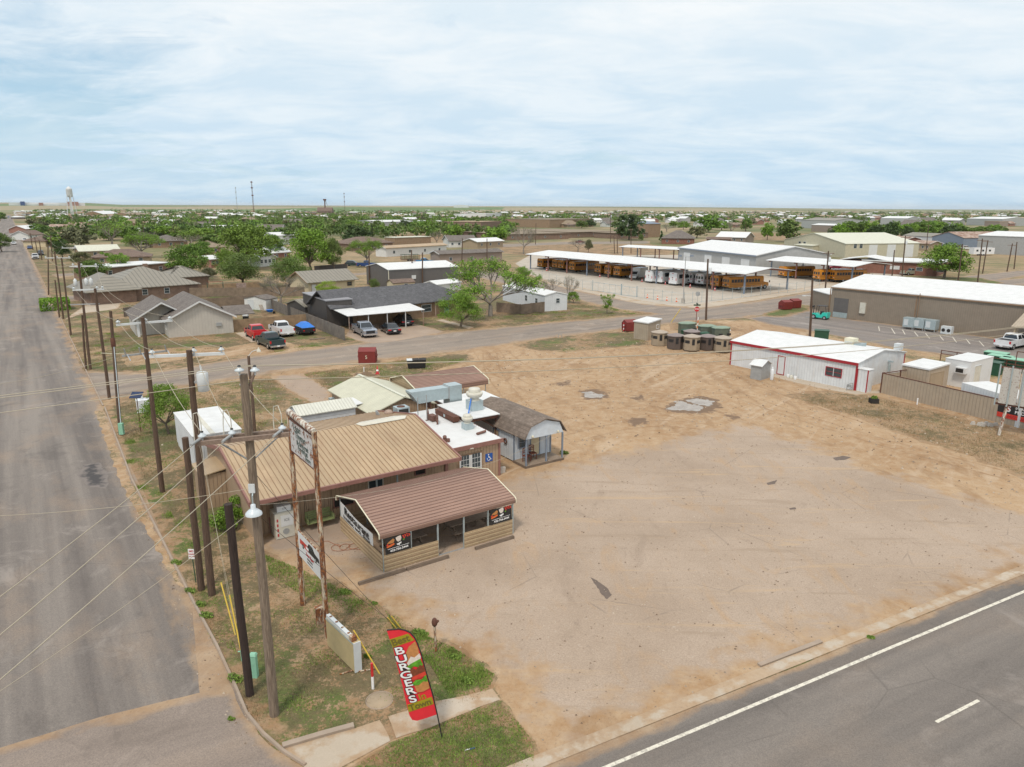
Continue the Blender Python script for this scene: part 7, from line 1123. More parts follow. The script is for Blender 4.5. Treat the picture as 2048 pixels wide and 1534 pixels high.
def red_trim():
    M['rtw'] = M['whitewall']; t, L = house('red_trim_building', 'long white metal building with bright white roof and red trim', 'metal building', (1460, 729), (1709, 781), 9.6, 2.75, .75, 'gable', 'x', 'whitewall', 'whiteroof', .12, .08, trim='redtrim'); box1('eave_trim', t, -.15, L+.15, -.16, -.121, 2.52, 2.8, M['redtrim'])
    for x0, y0 in ((-.05, -.05), (L-.1, -.05), (L-.1, 9.45)): box1('corner_trim', t, x0, x0+.15, y0, y0+.12, 0, 2.6, M['redtrim'])
    A = G(1460, 729); U = (G(1709, 781)-A).normalized(); f = lambda x, y: hit(x, y, A, U)
    (a, z), (b, z2) = f(1554, 748), f(1571, 710); opening(t, 'f', (a+b)/2, .05, b-a+.1, 2.05, L, 9.6, M['redtrim'], M['white'], 'door', 'panel'); (a, z), (b, z2) = f(1650, 751), f(1686, 731); opening(t, 'f', (a+b)/2, .95, b-a, .95, L, 9.6, M['redtrim'], M['glass'])
    box1('mullion', t, (a+b)/2-.03, (a+b)/2+.03, -.07, -.051, 1., 1.85, M['white']); w = box1('corner_closet', t, L+.02, L+1.15, .05, 1., 0, 2.2, M['whitewall']); [box1('closet_trim', w, L+x, L+x+.1, -.0, .049, 0, 2.25, M['redtrim']) for x in (.02, 1.07)]; box1('closet_cap', w, L, L+1.2, 0, 1.05, 2.21, 2.27, M['white'])
    for x, y, s, nm in ((11.2, 5.2, 1.05, 'larger'), (14.9, 7.8, .7, 'smaller')): q = thing('roof_air_unit', 'the %s air conditioner on the white roof of the red trimmed building' % nm, 'air conditioner', t.matrix_basis @ V((x, y, 0)) if 0 else V((0, 0, 0))); d = U; n = V((-d.y, d.x, 0)); q.location = A+d*x+n*y+V((0, 0, 3.25)); q.rotation_euler = (0, 0, math.atan2(d.y, d.x)); box1('housing', q, -.5*s, .4*s, -.5*s, .5*s, 0, .9*s, M['cream'] if s > 1 else M['tgrey']); [box1('louvre', q, -.45*s, .35*s, -.52*s, -.501*s, .1+.15*i, .18+.15*i, M['tgrey']) for i in range(4)]; (box1('duct', q, .45, 1.4, -.4, .4, .05, .6, M['galv']) if s > 1 else None)
    b = MB(); b.tube((.0, 0, 1.1), (0, 0, 1.9), .12, .12, 10, M['galv']); b.tube((0, 0, 1.9), (0, 0, 2.2), .04, .04, 6, M['galv']); b.box(-.25, .3, -.1, .1, 2.15, 2.3, M['galv']); o = b.build('wall_meter', t); o.location = (L+.2, 6.1, 0)
    t, L2 = house('well_house', 'little grey corrugated well house with peaked tin roof by the white building', 'pump house', (1500, 757), (1521, 761), 1.9, 1.55, .45, 'gable', 'x', 'galvd', 'whiteroof', .15, .05, trim='galvd'); 
    t = thing('propane_cylinder', 'white propane cylinder beside the well house', 'gas cylinder', G(1543, 760)); b = MB(); b.lathe([(.15, .02), (.18, .1), (.18, 1.05), (.12, 1.2), (.05, 1.25)], 14, M['tankw']); b.build('cylinder', t); b = MB(); b.lathe([(.08, 1.25), (.08, 1.4), (.06, 1.4)], 10, M['tankw']); b.build('valve_collar', t)
    for i, (x, y) in enumerate(((1576, 755), (1582, 757), (1590, 759))): b = MB(); b.lathe([(.13, 0), (.16, .36), (.15, .36), (.12, .05)], 14, M['white' if i != 1 else 'ivory']); o = b.build('bucket'); o.location = G(x, y); tag(o, 'white bucket against the white building wall, %s of three' % ('left', 'middle', 'right')[i], 'bucket', 'buckets by the wall')
    t = thing('gas_meter', 'grey gas meter pipes at the corner of the white building', 'gas meter', G(1699, 781)); b = MB(); b.path([(-.3, 0, 0), (-.3, 0, .6), (0, 0, .75), (.25, 0, .75), (.25, 0, 0)], .04, 6, M['galvd']); b.box(-.2, .1, -.1, .1, .35, .6, M['galvd']); b.build('pipes', t)
    t = thing('green_transformer', 'green transformer box on the asphalt behind the white building', 'transformer box', G(1642, 680), -.4); box1('housing', t, -.9, .9, -.7, .7, 0, 1.3, M['greenb']); box1('lid', t, -.95, .95, -.75, .75, 1.301, 1.4, M['greenb'])
red_trim()
def tan_yard():
    A, B = G(1762, 786), G(2048, 858); U = (B-A).normalized(); L = 19.; h = 1.95; t = thing('sheet_fence', 'long tan sheet metal fence enclosing the yard at the right edge', 'fence', A, math.atan2(U.y, U.x)); box1('panel', t, 0, L, -.03, .03, .0, h, M['tanfence']); box1('top_rail', t, -.02, L, -.05, .05, h+.001, h+.06, M['rust']); box1('end_post', t, -.12, -.001, -.06, .06, 0, h+.1, M['rust']); b = MB(); b.box(-.05, .0, .1, 7.5, .0, h-.1, M['tanfence']); b.build('side_panel', t); b = MB(); [b.box(-.06, .06, .1+i*2.4, .2+i*2.4, 0, h+.1, M['rust']) for i in range(4)]; b.box(-.05, .05, .1, 7.5, h, h+.06, M['rust']); b.build('side_rail', t)
    f = lambda x, y: hit(x, y, A, U); a, z = f(1996, 834); t2 = thing('banner', 'black and red company banner with white letters fixed on the tan sheet fence', 'banner', A+U*(a-.1)-V((-U.y, U.x, 0))*.05, math.atan2(U.y, U.x)); box1('cloth', t2, 0, 5.4, -.02, 0, .95, 1.78, M['txt']); box1('red_band', t2, 0, 5.4, -.025, -.0, .55, .95, M['tom']); text(t2, 'STARR', .36, M['txtw'], face((1.35, -.03, 1.58), (1, 0, 0), (0, 0, 1)), align='LEFT', bold=.006); text(t2, 'PROCESSING', .36, M['txtw'], face((1.35, -.03, 1.2), (1, 0, 0), (0, 0, 1)), align='LEFT', sx=1.15, bold=.006); text(t2, '24/7 DROP OFF', .34, M['txtr'], face((.75, -.03, .75), (1, 0, 0), (0, 0, 1)), align='LEFT', sx=1.3, bold=.012)
    text(t2, 'S', .75, M['txtw'], face((.85, -.032, 1.37), (1, 0, 0), (0, 0, 1)), bold=.02); b = MB(); [b.add([(.5+i*.1, yy, 1.4-i*.06) if j == 0 else (.95+i*.04, yy, 1.62-i*.08) if j == 1 else (.6+i*.1, yy, 1.3-i*.06) for yy in (-.024, -.028) for j in range(3)], [(3, 4, 5), (2, 1, 0)], M['red']) for i in range(3)]; b.build('emblem', t2)
    # billboard frame
    P = G(1997.5, 871); z0 = hgt((1997.5, 871), (2003, 812)); a = G(1988, 806.6, z0); d = (G(2046, 816, z0)-a).normalized(); t = thing('billboard', 'old billboard with worn white slats and galvanised uprights on a leaning post', 'billboard', (*a.xy, 0), math.atan2(d.y, d.x)); H = 3.2; loc = P-V((*a.xy, 0)); loc = Matrix.Rotation(-math.atan2(d.y, d.x), 4, 'Z') @ loc; b = MB(); b.tube((loc.x, loc.y, 0), (loc.x+.1, .15, z0+.1), .11, .11, 10, M['rustw']); b.build('post', t)
    b = MB(); b.tube((4.2, .3, 0), (4.2, .3, z0+H), .11, .11, 10, M['rust']); b.build('post', t); wm = rusty('worn_slats', (.5, .48, .44), (.35, .2, .15), .56, .62, (5, 5, 5)); [box1('panel', t, .25+i*.62, .25+i*.62+.56, -.03, .03, z0+.1, z0+H-.2, wm) for i in range(9)]; [box1('upright', t, x, x+.09, -.12, -.031, z0-.1, z0+H, M['galv']) for x in (0., .82, 1.62, 2.42, 3.3, 4.3, 5.2)]; [box1('beam', t, 0, 5.6, .04, .2, z, z+.16, M['rust']) for z in (z0-.05, z0+H-.3)]
    b = MB(); b.path([(.9, .3, z0+H-.2), (.9, .3, z0+H+1.1), (2.3, .3, z0+H+1.1)], .035, 6, M['rust']); b.box(2.2, 2.6, .2, .4, z0+H+.95, z0+H+1.1, M['redp']); b.build('lamp_arm', t)
    house('tool_shed', 'tan shed with white roof and double doors inside the fenced yard', 'shed', (38.9, 69.6), (40.3, 67.4), 3.75, 2.35, .15, px=False, roof='shed', axis='x', wall='tanfence', rm='whiteroof', over=.08, doors=[('r', 1.6, 2.4, 1.95, 'tanw')], trim='tanw')
    t, L = house('white_trailer', 'white insulated container with air conditioner inside the fenced yard', 'container', (44.2, 71.4), (45.6, 69.4), 4.9, 2.7, 0, px=False, roof='flat', wall='white', rm='white', over=.03, th=.06, doors=[('r', 1.6, 1.5, 2.2, 'ivory')], trim='tgrey'); q = box1('ac_unit', t, 1.2, 2.2, -.5, -.001, 1.5, 2.1, M['white']); box1('louvre', q, 1.3, 2.0, -.52, -.501, 1.6, 2.0, M['dark'])
    t, L = hq('white_container', 'white corrugated shipping container nearest the tan sheet fence', 'container', (1924, 766), (2046, 802), (1953, 758), 2.3, rise=0, roof='flat', wall='whitewall', rm='white', over=.0, th=.05)
    for i, (x, y, w) in enumerate(((1893, 752, .9), (1917, 757, .9), (1975, 747, 1.2), (1998, 735, 1.1), (2025, 742, 1.2), (1990, 728, 1.1))): t = thing('green_cabinet', 'dark green equipment cabinet in the fenced yard, %s' % ('left of the engine stand', 'right of the engine stand', 'beside the white insulated container', 'behind the billboard left part', 'behind the billboard right part', 'at the back rail')[i], 'equipment cabinet', G(x, y), -.9, 'green cabinets'); box1('housing', t, -w, w, -.7, .7, 0, 1.35, M['greenb']); box1('lid', t, -w-.05, w+.05, -.75, .75, 1.351, 1.42, M['greent'] if i > 2 else M['greenb'])
    t = thing('engine_stand', 'small engine stand with a red float between green cabinets', 'engine stand', G(1905, 760)); b = MB(); [b.tube((x, y, 0), (x, y, 1.3), .03, .03, 5, M['rust']) for x in (-.5, .5) for y in (-.4, .4)]; b.build('frame', t); box1('engine', t, -.4, .4, -.3, .3, .3, .7, M['dark']); b = MB(); b.lathe([(.05, 1.3), (.2, 1.4), (.22, 1.6), (.1, 1.75)], 10, M['red']); b.build('float', t)
    t = thing('pipe_rail', 'rusty pipe rail fence along the back of the yard', 'railing', G(1880, 722)); e = G(2120, 760)-G(1880, 722); b = MB(); [b.tube((0, 0, z), e+V((0, 0, z)), .05, .05, 6, M['rust']) for z in (.9, 1.3)]; b.build('rail', t); [MB().tube(e*(i/7), e*(i/7)+V((0, 0, 1.35)), .05, .05, 6, M['rust']).build('post', t) for i in range(8)]
tan_yard()
def warehouse():
    A, B = G(1658, 633), G(2025, 680); U = (B-A).normalized(); N = V((-U.y, U.x, 0)); R0 = G(1741, 550, 6.4); D = 2*(R0-A).dot(N); D = max(14, min(26, D)); t, L = house('tan_warehouse', 'long tan metal warehouse with pale metal roof and dark roller door', 'warehouse', (1658, 633), (2025, 680), D, 4.9, 1.5, 'gable', 'x', 'tanwall', 'whiteroof', .1, .12, L=40, trim='seam'); f = lambda x, y: hit(x, y, A, U)
    (a, z0), (b, z1) = f(1665, 636), f(1698, 598); box1('roller_door', t, a, b, -.06, -.001, .05, z1, M['chmw']); box1('door_foot', t, a, b, -.1, -.061, .05, .9, M['galv'])
    (a, z0), (b, z1) = f(1703, 640), f(1716, 612); box1('door', t, a, b, -.05, -.001, .05, 2.1, M['tanwall']); box1('electric_panel', t, f(1719, 630)[0], f(1730, 630)[0], -.25, -.001, 1.2, 2.9, M['ivory']); box1('gutter', t, -.1, 40, -.2, -.101, 4.72, 4.9, M['seam'])
    for x in (f(1826, 650)[0], f(1657, 620)[0]): box1('downpipe', t, x, x+.12, -.12, -.001, .0, 4.7, M['seam'])
    x = f(1835, 640)[0]; b = MB(); b.tube((x, -.3, 0), (x, -.3, 5.2), .06, .06, 6, M['seam']); b.build('vent_stack', t)
    for i, (x, y) in enumerate(((1818, 658), (1839, 660), (1862, 663))): q = thing('cooler_unit', 'grey evaporative cooler on legs by the warehouse wall, %s of three' % ('left', 'middle', 'right')[i], 'air cooler', G(x, y), math.atan2(U.y, U.x), 'cooler units by the warehouse'); box1('housing', q, -.75, .75, -.6, .6, .35, 1.75, M['galv']); [box1('leg', q, a, a+.08, c, c+.08, 0, .35, M['galvd']) for a in (-.7, .62) for c in (-.55, .47)]; box1('panel', q, -.6, .0, -.62, -.601, .6, 1.5, M['tgrey'])
    q = thing('compressor', 'small grey condenser with twin fans by the warehouse wall', 'condenser', G(1893, 669), math.atan2(U.y, U.x)); box1('housing', q, -.7, .7, -.4, .4, .1, 1.2, M['tgrey']); [MB().tube((x, -.41, .65), (x, -.43, .65), .25, .25, 14, M['dark']).build('fan', q) for x in (-.35, .35)]
    house('warehouse_leanto', 'tan lean-to with pale roof at the left end of the warehouse', 'lean-to', (1619, 615), (1655, 627), 6, 3.2, .4, 'shed', 'x', 'tanwall', 'whiteroof', .1)
    q = thing('entrance_awning', 'sloping tan roofed entrance porch at the right edge of the warehouse', 'porch', A+U*28.3-N*.1, math.atan2(U.y, U.x)); b = MB(); b.slab([(0, -6, 2.7), (9, -6, 2.7), (9, -.05, 5.), (0, -.05, 5.)], .12, M['tanfence']); b.build('roof', q); [box1('post', q, x, x+.2, -5.8, -5.6, 0, 2.6, M['tanw']) for x in (.3, 4.5, 8.5)]
    # forklift
    p = G(1640, 638); t = thing('forklift', 'bright turquoise forklift facing left outside the roller door', 'forklift', p, math.atan2(-U.y, -U.x)+.15); m = M['teal']; b = MB(); b.ext([(-1.3, .3), (1.1, .3), (1.15, .9), (.5, 1.0), (.2, .75), (-.3, .75), (-.5, 1.15), (-1.35, 1.15)], -.6, .6, m); b.build('body', t); b = MB()
    for x, y in ((-1.1, -.5), (-1.1, .5), (.6, -.5), (.6, .5)): b.tube((x, y, 1.0), (x*.8, y, 2.15), .04, .04, 5, M['black'])
    b.box(-.95, .55, -.55, .55, 2.15, 2.2, M['black']); b.build('overhead_guard', t); [wheel(t, x, y, r, .25, 'galvd') for x, r in ((-.9, .32), (.85, .38)) for y in (-.58, .58)]; b = MB(); [b.box(1.25, 1.35, s*.35-.06, s*.35+.06, .1, 2.1, M['black']) for s in (-1, 1)]; b.box(1.2, 1.36, -.4, .4, 1.9, 2.05, M['black']); b.build('mast', t); [box1('fork', t, 1.36, 2.4, s*.3-.05, s*.3+.05, .06, .11, M['galvd']) for s in (-1, 1)]; box1('seat', t, -.45, .0, -.22, .22, .76, 1.3, M['black'])
warehouse()
def bus_yard():
    A, B = G(1061, 538), G(1487.5, 588); U = (B-A).normalized(); N = V((-U.y, U.x, 0)); L = (B-A).length; D = 15.; rz = math.atan2(U.y, U.x); HB = math.atan2(N.y, N.x)
    def canopy(label, A, U, L, D, e, rise, n, m='whiteroof'):
        rz = math.atan2(U.y, U.x); t = thing('bus_canopy', label, 'canopy', A, rz, 'white steel canopies'); b = MB(); o = 1.; b.slab([(-o, -1.2, e), (L+o, -1.2, e), (L+o, D/2, e+rise), (-o, D/2, e+rise)], .12, M[m]); b.slab([(L+o, D+1.2, e), (-o, D+1.2, e), (-o, D/2, e+rise), (L+o, D/2, e+rise)], .12, M[m]); b.build('roof', t)
        for i in range(n):
            x = L*i/(n-1)
            for y in (0, D): box1('post', t, x-.14, x+.14, y-.14, y+.14, 0, e-.1, M['rustb'] if 0 else M['bluew'] if i % 3 == 0 else M['trim'])
            b = MB(); b.ext([(-1.1, e-.45), (D/2, e+rise-.5), (D+1.1, e-.45), (D+1.1, e-.13), (D/2, e+rise-.13), (-1.1, e-.13)], x-.1, x+.1, M['trim'], 'x'); b.build('rafter', t)
        return t
    canopy('very long white roofed bus canopy on steel posts', A, U, L, D, 4.3, .9, 10)
    a, b = G(1541, 553), G(1702, 569); c = (b-a).normalized(); canopy('shorter white bus canopy right of the long one', a, c, (b-a).length, 13, 4.3, .8, 4); a, b = G(1245, 516), G(1357, 523); c = (b-a).normalized(); canopy('small white canopy left of the grey workshop', a, c, (b-a).length, 9, 4., .5, 4)
    G1 = 'school buses under the long canopy'; proto = school_bus('school_bus', 'orange yellow school bus, first from the left under the long canopy', (0, 0, 0), 0, group=G1); ch = tree_of(proto); od = ('first', 'second', 'third', 'fourth', 'fifth', 'sixth', 'seventh', 'eighth', 'last')
    def bp(px, py, Lb, h=HB): d = V((math.cos(h), math.sin(h), 0)); return G(px, py, .5)*1+d*Lb/2-V((0, 0, .5))
    for i, (x, y) in enumerate(((1079.5, 534), (1109, 536), (1121, 537.5), (1143, 541), (1195, 546), (1215, 549.5), (1233, 552), (1428, 573), (1460, 577))):
        lab = 'orange yellow school bus under the long canopy, %s from its left end' % od[i]
        if i == 0: proto.location = bp(x, y, 10.8); proto.rotation_euler = (0, 0, HB); proto['label'] = lab
        else: dup(proto, bp(x, y, 10.8), HB-(.25 if i == 8 else 0), lab, G1, ch)
    for i, (x, y, r) in enumerate(((1562, 552, -.35), (1632, 559, -.3), (1662, 560, -.35))): dup(proto, bp(x, y, 10.8, HB+r), HB+r, 'orange yellow school bus under the right canopy, %s' % ('standing alone at its left end', 'left of its front pair', 'right of its front pair')[i], 'school buses under the right canopy', ch)
    for i, (x, y) in enumerate(((1297, 562), (1317, 563.5), (1345, 567))): coach('white_bus', 'white coach with red emblem on its rear, %s of three under the long canopy' % ('left', 'middle', 'right')[i], bp(x, y, 9.), HB)
    w = school_bus('small_white_bus', 'small white school bus, left of two beside the white coaches', bp(1376, 566, 8), HB, 'buswhite', True, 8., 'small white buses'); dup(w, bp(1398, 569, 8), HB, 'small white school bus, right of two beside the white coaches', 'small white buses')
    t = thing('white_van', 'white cutaway van facing out between orange buses and white coaches', 'van', G(1268, 558)+N*1.5, HB+PI+.3); b = MB(); b.ext([(1.4, .4), (3.1, .4), (3.15, .95), (2.3, 1.2), (1.7, 1.95), (1.4, 1.95)], -.95, .95, M['cwhite']); b.build('cab', t); b = MB(); b.box(-3, 1.39, -1.1, 1.1, .5, 2.8, M['buswhite']); b.build('body', t); panel(MB(), [(2.3, -.8, 1.22), (2.3, .8, 1.22), (1.75, .75, 1.93), (1.75, -.75, 1.93)], .05, .03, M['glassb']).build('windshield', t); [wheel(t, x, y, .4, .25) for x in (-2, 2.3) for y in (-.95, .95)]
    # chain link fence, gates, lamp
    def chain(label, pts, name='chain_link_fence', h=1.9, grp=None):
        P = [G(*p) for p in pts]; t = thing(name, label, 'fence', P[0], 0, grp); b = MB()
        for a, c in zip(P, P[1:]): [b.tube(a-P[0]+V((0, 0, z)), c-P[0]+V((0, 0, z)), .022, .022, 5, M['galv']) for z in (.1, h)]; [b.tube(a-P[0]+V((0, 0, z)), c-P[0]+V((0, 0, z)), .01, .01, 4, M['galvd']) for z in (.7, 1.3, h+.25)]
        b.build('wires', t); [MB().tube(p-P[0], p-P[0]+V((0, 0, h+.3)), .035, .035, 6, M['galv']).build('post', t) for p in P]; return t
    def sub(p, n): P = [G(*q) for q in p]; return p
    chain('chain link fence left of the bus yard gates', [(1084, 558), (1098, 563), (1113, 568), (1129, 573.5), (1147, 576.5), (1165, 579.5), (1182, 582)]); chain('chain link fence right of the gates to the yard corner', [(1275, 594.5), (1289, 597), (1306.6, 599.6), (1324, 602.4), (1343, 604.7), (1368, 607.7)]); chain('chain link fence along the right side of the bus yard', [(1368, 607.7), (1384.5, 606), (1403, 604), (1423, 602), (1444.5, 599.6), (1464, 597), (1483, 595), (1502, 593.5), (1521, 591), (1540, 589), (1557, 587), (1575, 585.4), (1592, 584), (1608.6, 582), (1638, 577)])
    for a, c, lab in (((1185, 581.5), (1242, 590), 'left of the two'), ((1243, 590.5), (1273, 594.5), 'right of the two')):
        p, q = G(*a), G(*c); e = q-p; t = thing('gate', 'pale green steel gate with diagonal bracing, %s in the bus yard fence' % lab, 'gate', p, 0, 'bus yard gates'); b = MB(); [b.tube((0, 0, z), e+V((0, 0, z)), .04, .04, 6, M['greent'] if 0 else M['galv']) for z in (.15, 1.9)]; n = max(2, int(e.length/1.6)); [b.tube(e*(i/n)+V((0, 0, .15)), e*(i/n)+V((0, 0, 1.95)), .025, .025, 5, M['galv']) for i in range(n+1)]; [b.tube(e*(i/n)+V((0, 0, 1.9)), e*((i+1)/n)+V((0, 0, .15)), .02, .02, 5, M['galv']) for i in range(n)]; b.build('frame', t); [MB().tube(x, x+V((0, 0, 2.3)), .08, .08, 8, M['galv']).build('post', t) for x in (V((0, 0, 0)), e)]
    p = G(1366, 606); t = thing('yard_lamp', 'tall yard lamp with twin heads on a concrete base at the fence corner', 'lamp post', p); h = hgt((1366, 606), (1370, 513)); MB().tube((0, 0, 0), (0, 0, .9), .35, .35, 14, M['conc']).build('concrete_base', t); b = MB(); b.tube((0, 0, .9), (0, 0, h), .09, .06, 8, M['galvd']); b.box(-1, 1, -.03, .03, h-.1, h-.04, M['galvd']); b.build('mast', t); [box1('lamp_head', t, s*1.1-.3, s*1.1+.3, -.25, .15, h, h+.3, M['bluew']) for s in (-1, 1)]
    # workshops
    z = hgt((1510, 549), (1510, 511)); t, L = house('grey_workshop', 'large grey metal workshop with white roof behind the long bus canopy', 'workshop', (1357, 527), (1510, 549), 24., z, 2.2, 'gable', 'x', 'greywall', 'whiteroof', .3, .15); [box1('roller_door', t, L*f-1.9, L*f+1.9, -.06, -.001, .02, z-1.3, M['white']) for f in (.12, .42, .65, .88)]; box1('gutter', t, -.3, L+.3, -.5, -.31, z-.3, z, M['bluew'])
    z = hgt((1689, 516), (1689, 488)); t, L = house('beige_workshop', 'large beige metal workshop with cream roof and white doors', 'workshop', (1567, 504), (1689, 516), 32., z, 3.2, 'gable', 'y', 'beigewall', 'creamroof', .2, .15, wins=[('f', L_*1., 3., 2., 2.) for L_ in (24, 28, 35)] if 0 else [('f', 10, 3., 1.6, 1.8), ('f', 13, 3., 1.6, 1.8), ('r', 4, 3.4, 1.4, 1.8), ('r', 6.5, 3.4, 1.4, 1.8)]); [box1('roller_door', t, L+.001, L+.06, y, y+3.6, .02, 4.6, M['white']) for y in (10, 18, 26)]
    t, L = house('brick_office', 'low red brick office with flat white roof behind the right canopy', 'office', (1725, 545), (1873, 553), 16., 3.3, .0, 'flat', 'x', 'brickr', 'whiteroof', .5, .3, wins=[('f', 8, 1.3, 2.4, 1., 'whitew'), ('f', 14, 1.2, 1.6, 1.), ('f', 19, 1.2, 1.6, 1.)]); b = MB(); roof_mesh(-6, 7, 0, 10, 3.35, 1., 'gable', 'y', .3, .15, M['whiteroofy'], b); b.build('wing_roof', t); box1('wing_wall', t, -5.8, -.02, .2, 9.8, 0, 3.3, M['brickr'])
bus_yard()
# ---------------------------------------------------------------- trees, town, far country
def dist(px, py): return G(px, py).length
def near_trees():
    K = {'bright': ('mid', 'bright', 44, 'round', .22), 'mid': ('mid', 'mid', 44, 'round', .18), 'dark': ('dark', 'dark', 44, 'round', .16), 'olive': ('olive', 'olive', 36, 'round', .22), 'umb': ('mid', 'bright', 38, 'umbrella', .22), 'sparse': ('bright', 'bright', 30, 'wide', .25), 'spring': ('spring', 'spring', 30, 'round', .15)}
    PT = {}
    def proto(k, hi):
        key = (k, hi)
        if key not in PT:
            n = {2: 12000, 1: 7500, 0: 1300}[hi]; s = {2: .09, 1: .13, 0: .34}[hi]; sd = len(PT)+3
            if k == 'bare': t = bare_tree('bare_tree', '', 7, 7, 900 if hi else 250, 'olive', sd, depth=6 if hi else 5, size=.07 if hi else .16)
            elif k == 'barely': t = bare_tree('leafing_tree', '', 7, 7, 10000 if hi else 500, 'bright', sd, depth=6 if hi else 5, size=.08 if hi else .18, trunk=.24)
            elif k == 'cone': t = make_tree('conifer', '', 7, 2.6, 'dark', n//3, s, .12, sd, .05, 30, shape='cone', limbs=2)
            else: _, m, KK, sh, c0 = K[k]; t = make_tree('tree' if k != 'spring' else 'flowering_tree', '', 7, 7, m, n if k != 'sparse' else int(n*.5), s, .2, sd, c0, KK, shape=sh, sparse=1.15 if k != 'sparse' else .8, limbs=9 if hi else 3)
            PT[key] = [t, tree_of(t), False]
        return PT[key]
    def put(label, kind, bx, by, ty, w, group=None, hi=None, rot=None, cat='tree'):
        hi = (2 if by > 568 else 1 if by > 500 else 0) if hi is None else hi
        P = proto(kind, hi); p = G(bx, by); W = w*.86*math.sqrt(p.length_squared+HC*HC)/1440; h = max(1.2, hgt((bx, by), (bx, ty))); rz = rot if rot is not None else rnd.uniform(0, 6.28); sc = (W/7 if kind != 'cone' else W/2.6,)*2+(h/7,)
        if not P[2]: P[2] = True; t = P[0]; t.location = p; t.rotation_euler = (0, 0, rz); t.scale = sc; t['label'] = label; t['category'] = cat; (t.__setitem__('group', group) if group else None); return t
        t = dup(P[0], p, rz, label, group, P[1], sc); t['category'] = cat
        if not group and 'group' in t: del t['group']
        return t
    for r in (('bright green tree shading the white container by the street', 'bright', 338, 868, 768, 96), ('big leafing tree with grey branches beside the mobile home fence', 'barely', 981, 632, 532, 150), ('bright green round tree on the dry lawn before the ranch house', 'bright', 921, 654, 586, 96), ('small twisted young tree with yellow green leaves on the road corner', 'sparse', 1214, 628, 587, 36), ('leafless grey tree behind the garden shed', 'bare', 562, 607, 550, 84), ('yellow green blossoming tree before the striped roof house', 'spring', 655, 594, 562, 54), ('small round green bush left of the charcoal workshop', 'mid', 748, 580, 557, 29), ('bare little tree near the bus yard gates', 'bare', 1138, 606, 552, 34), ('low green bush at the foot of the bare tree by the mobile home', 'bright', 1146, 606, 583, 32), ('thinly leafed tree between the mobile home and the bus yard', 'barely', 1052, 578, 538, 48), ('dry brown thicket along the road before the bus yard', 'bare', 1104, 590, 558, 44),
              ('big bright green tree left of the striped roof house', 'mid', 580, 574, 513, 104), ('wide dark green tree before the far sheds', 'mid', 486, 572, 505, 106), ('large spreading bright tree, tallest in the middle left', 'bright', 498, 538, 447, 122), ('big bright tree behind the dark screened fence', 'bright', 624, 545, 457, 100), ('slim green tree right of the big bright screened-fence tree', 'mid', 670, 545, 478, 48), ('round dark tree behind the low brown roofs', 'dark', 713, 486, 450, 64), ('thin leafed tree over the dark green car', 'barely', 734, 532, 482, 62), ('rounded green tree behind the hip roofed house', 'mid', 378, 556, 490, 88), ('bush-like bright tree left of the hip roofed house', 'mid', 190, 566, 522, 66), ('pale blossoming thin tree left of the hip roof', 'sparse', 238, 550, 502, 58), ('dense brown green tree left among the far houses', 'olive', 161, 500, 453, 62), ('spreading tree with visible limbs near the far white roofs', 'barely', 225, 494, 444, 62), ('bare spreading tree among the left houses', 'barely', 285, 516, 470, 66), ('dark round tree near the street poles', 'dark', 126, 516, 480, 40), ('low olive bush near the street poles', 'olive', 163, 534, 504, 44),
              ('small airy tree before the grey brown roof', 'sparse', 381, 490, 460, 40), ('tree at the very left edge beyond the street', 'mid', 4, 504, 466, 46), ('small tree at the left edge far up the street', 'mid', 1, 442, 424, 24), ('second dense tree behind the big spreading one', 'mid', 548, 520, 470, 60), ('green tree right of the hip roofed house chimney', 'bright', 455, 545, 500, 50), ('pale bush beside the hip roofed house', 'olive', 418, 560, 535, 34), ('broad low tree left of the small pink building', 'mid', 405, 520, 484, 52),
              ('bare tree in the field left of the school', 'bare', 1047, 508, 456, 54), ('bright tree left of the school parking', 'bright', 993, 485, 454, 64), ('bright tree by the white gabled house', 'bright', 909, 477, 450, 46), ('grey bare tree by the taupe mobile home', 'bare', 874, 490, 461, 40), ('large dark green tree at the right end of the school', 'dark', 1258, 480, 427, 72), ('round green tree behind the red brick house', 'mid', 1417, 465, 430, 56), ('dark narrow conifer left of the red brick house', 'cone', 1322, 485, 460, 12), ('olive tree right of the red brick house', 'olive', 1393, 476, 453, 44), ('green bush before the red brick house', 'bright', 1357, 486, 465, 24), ('olive bush in the field behind the long canopy', 'bare', 1156, 504, 480, 40), ('dark upright bush in the field behind the long canopy', 'olive', 1177, 505, 479, 20), ('small green bush by the school road', 'mid', 1282, 482, 468, 14), ('bare tree before the blue roofed house', 'bare', 1462, 470, 442, 32), ('dense green tree left of the beige workshop', 'mid', 1575, 484, 438, 60), ('slim green tree left of the dense one', 'bright', 1534, 480, 446, 28), ('small tree in the far houses behind the grey workshop', 'mid', 1492, 462, 436, 28), ('round bright green tree standing alone right of the brick office', 'bright', 1888, 557, 487, 94), ('dark conifer beside the ball field', 'cone', 744, 478, 447, 8)): put(*r)
    for i in range(26): x = 1672+i*10+rnd.uniform(-4, 4); put('tree in the green belt behind the beige workshop and the rusty barn', rnd.choice(('mid', 'bright', 'dark', 'mid')), x, rnd.uniform(468, 479), rnd.uniform(441, 452), rnd.uniform(22, 40), 'green belt behind the beige workshop', 0)
    for i in range(9): x = 1942+i*8; put('tree in the low row right of the rusty roofed barn', 'mid', x, rnd.uniform(466, 470), rnd.uniform(452, 458), rnd.uniform(16, 28), 'low tree row behind the right warehouse', 0)
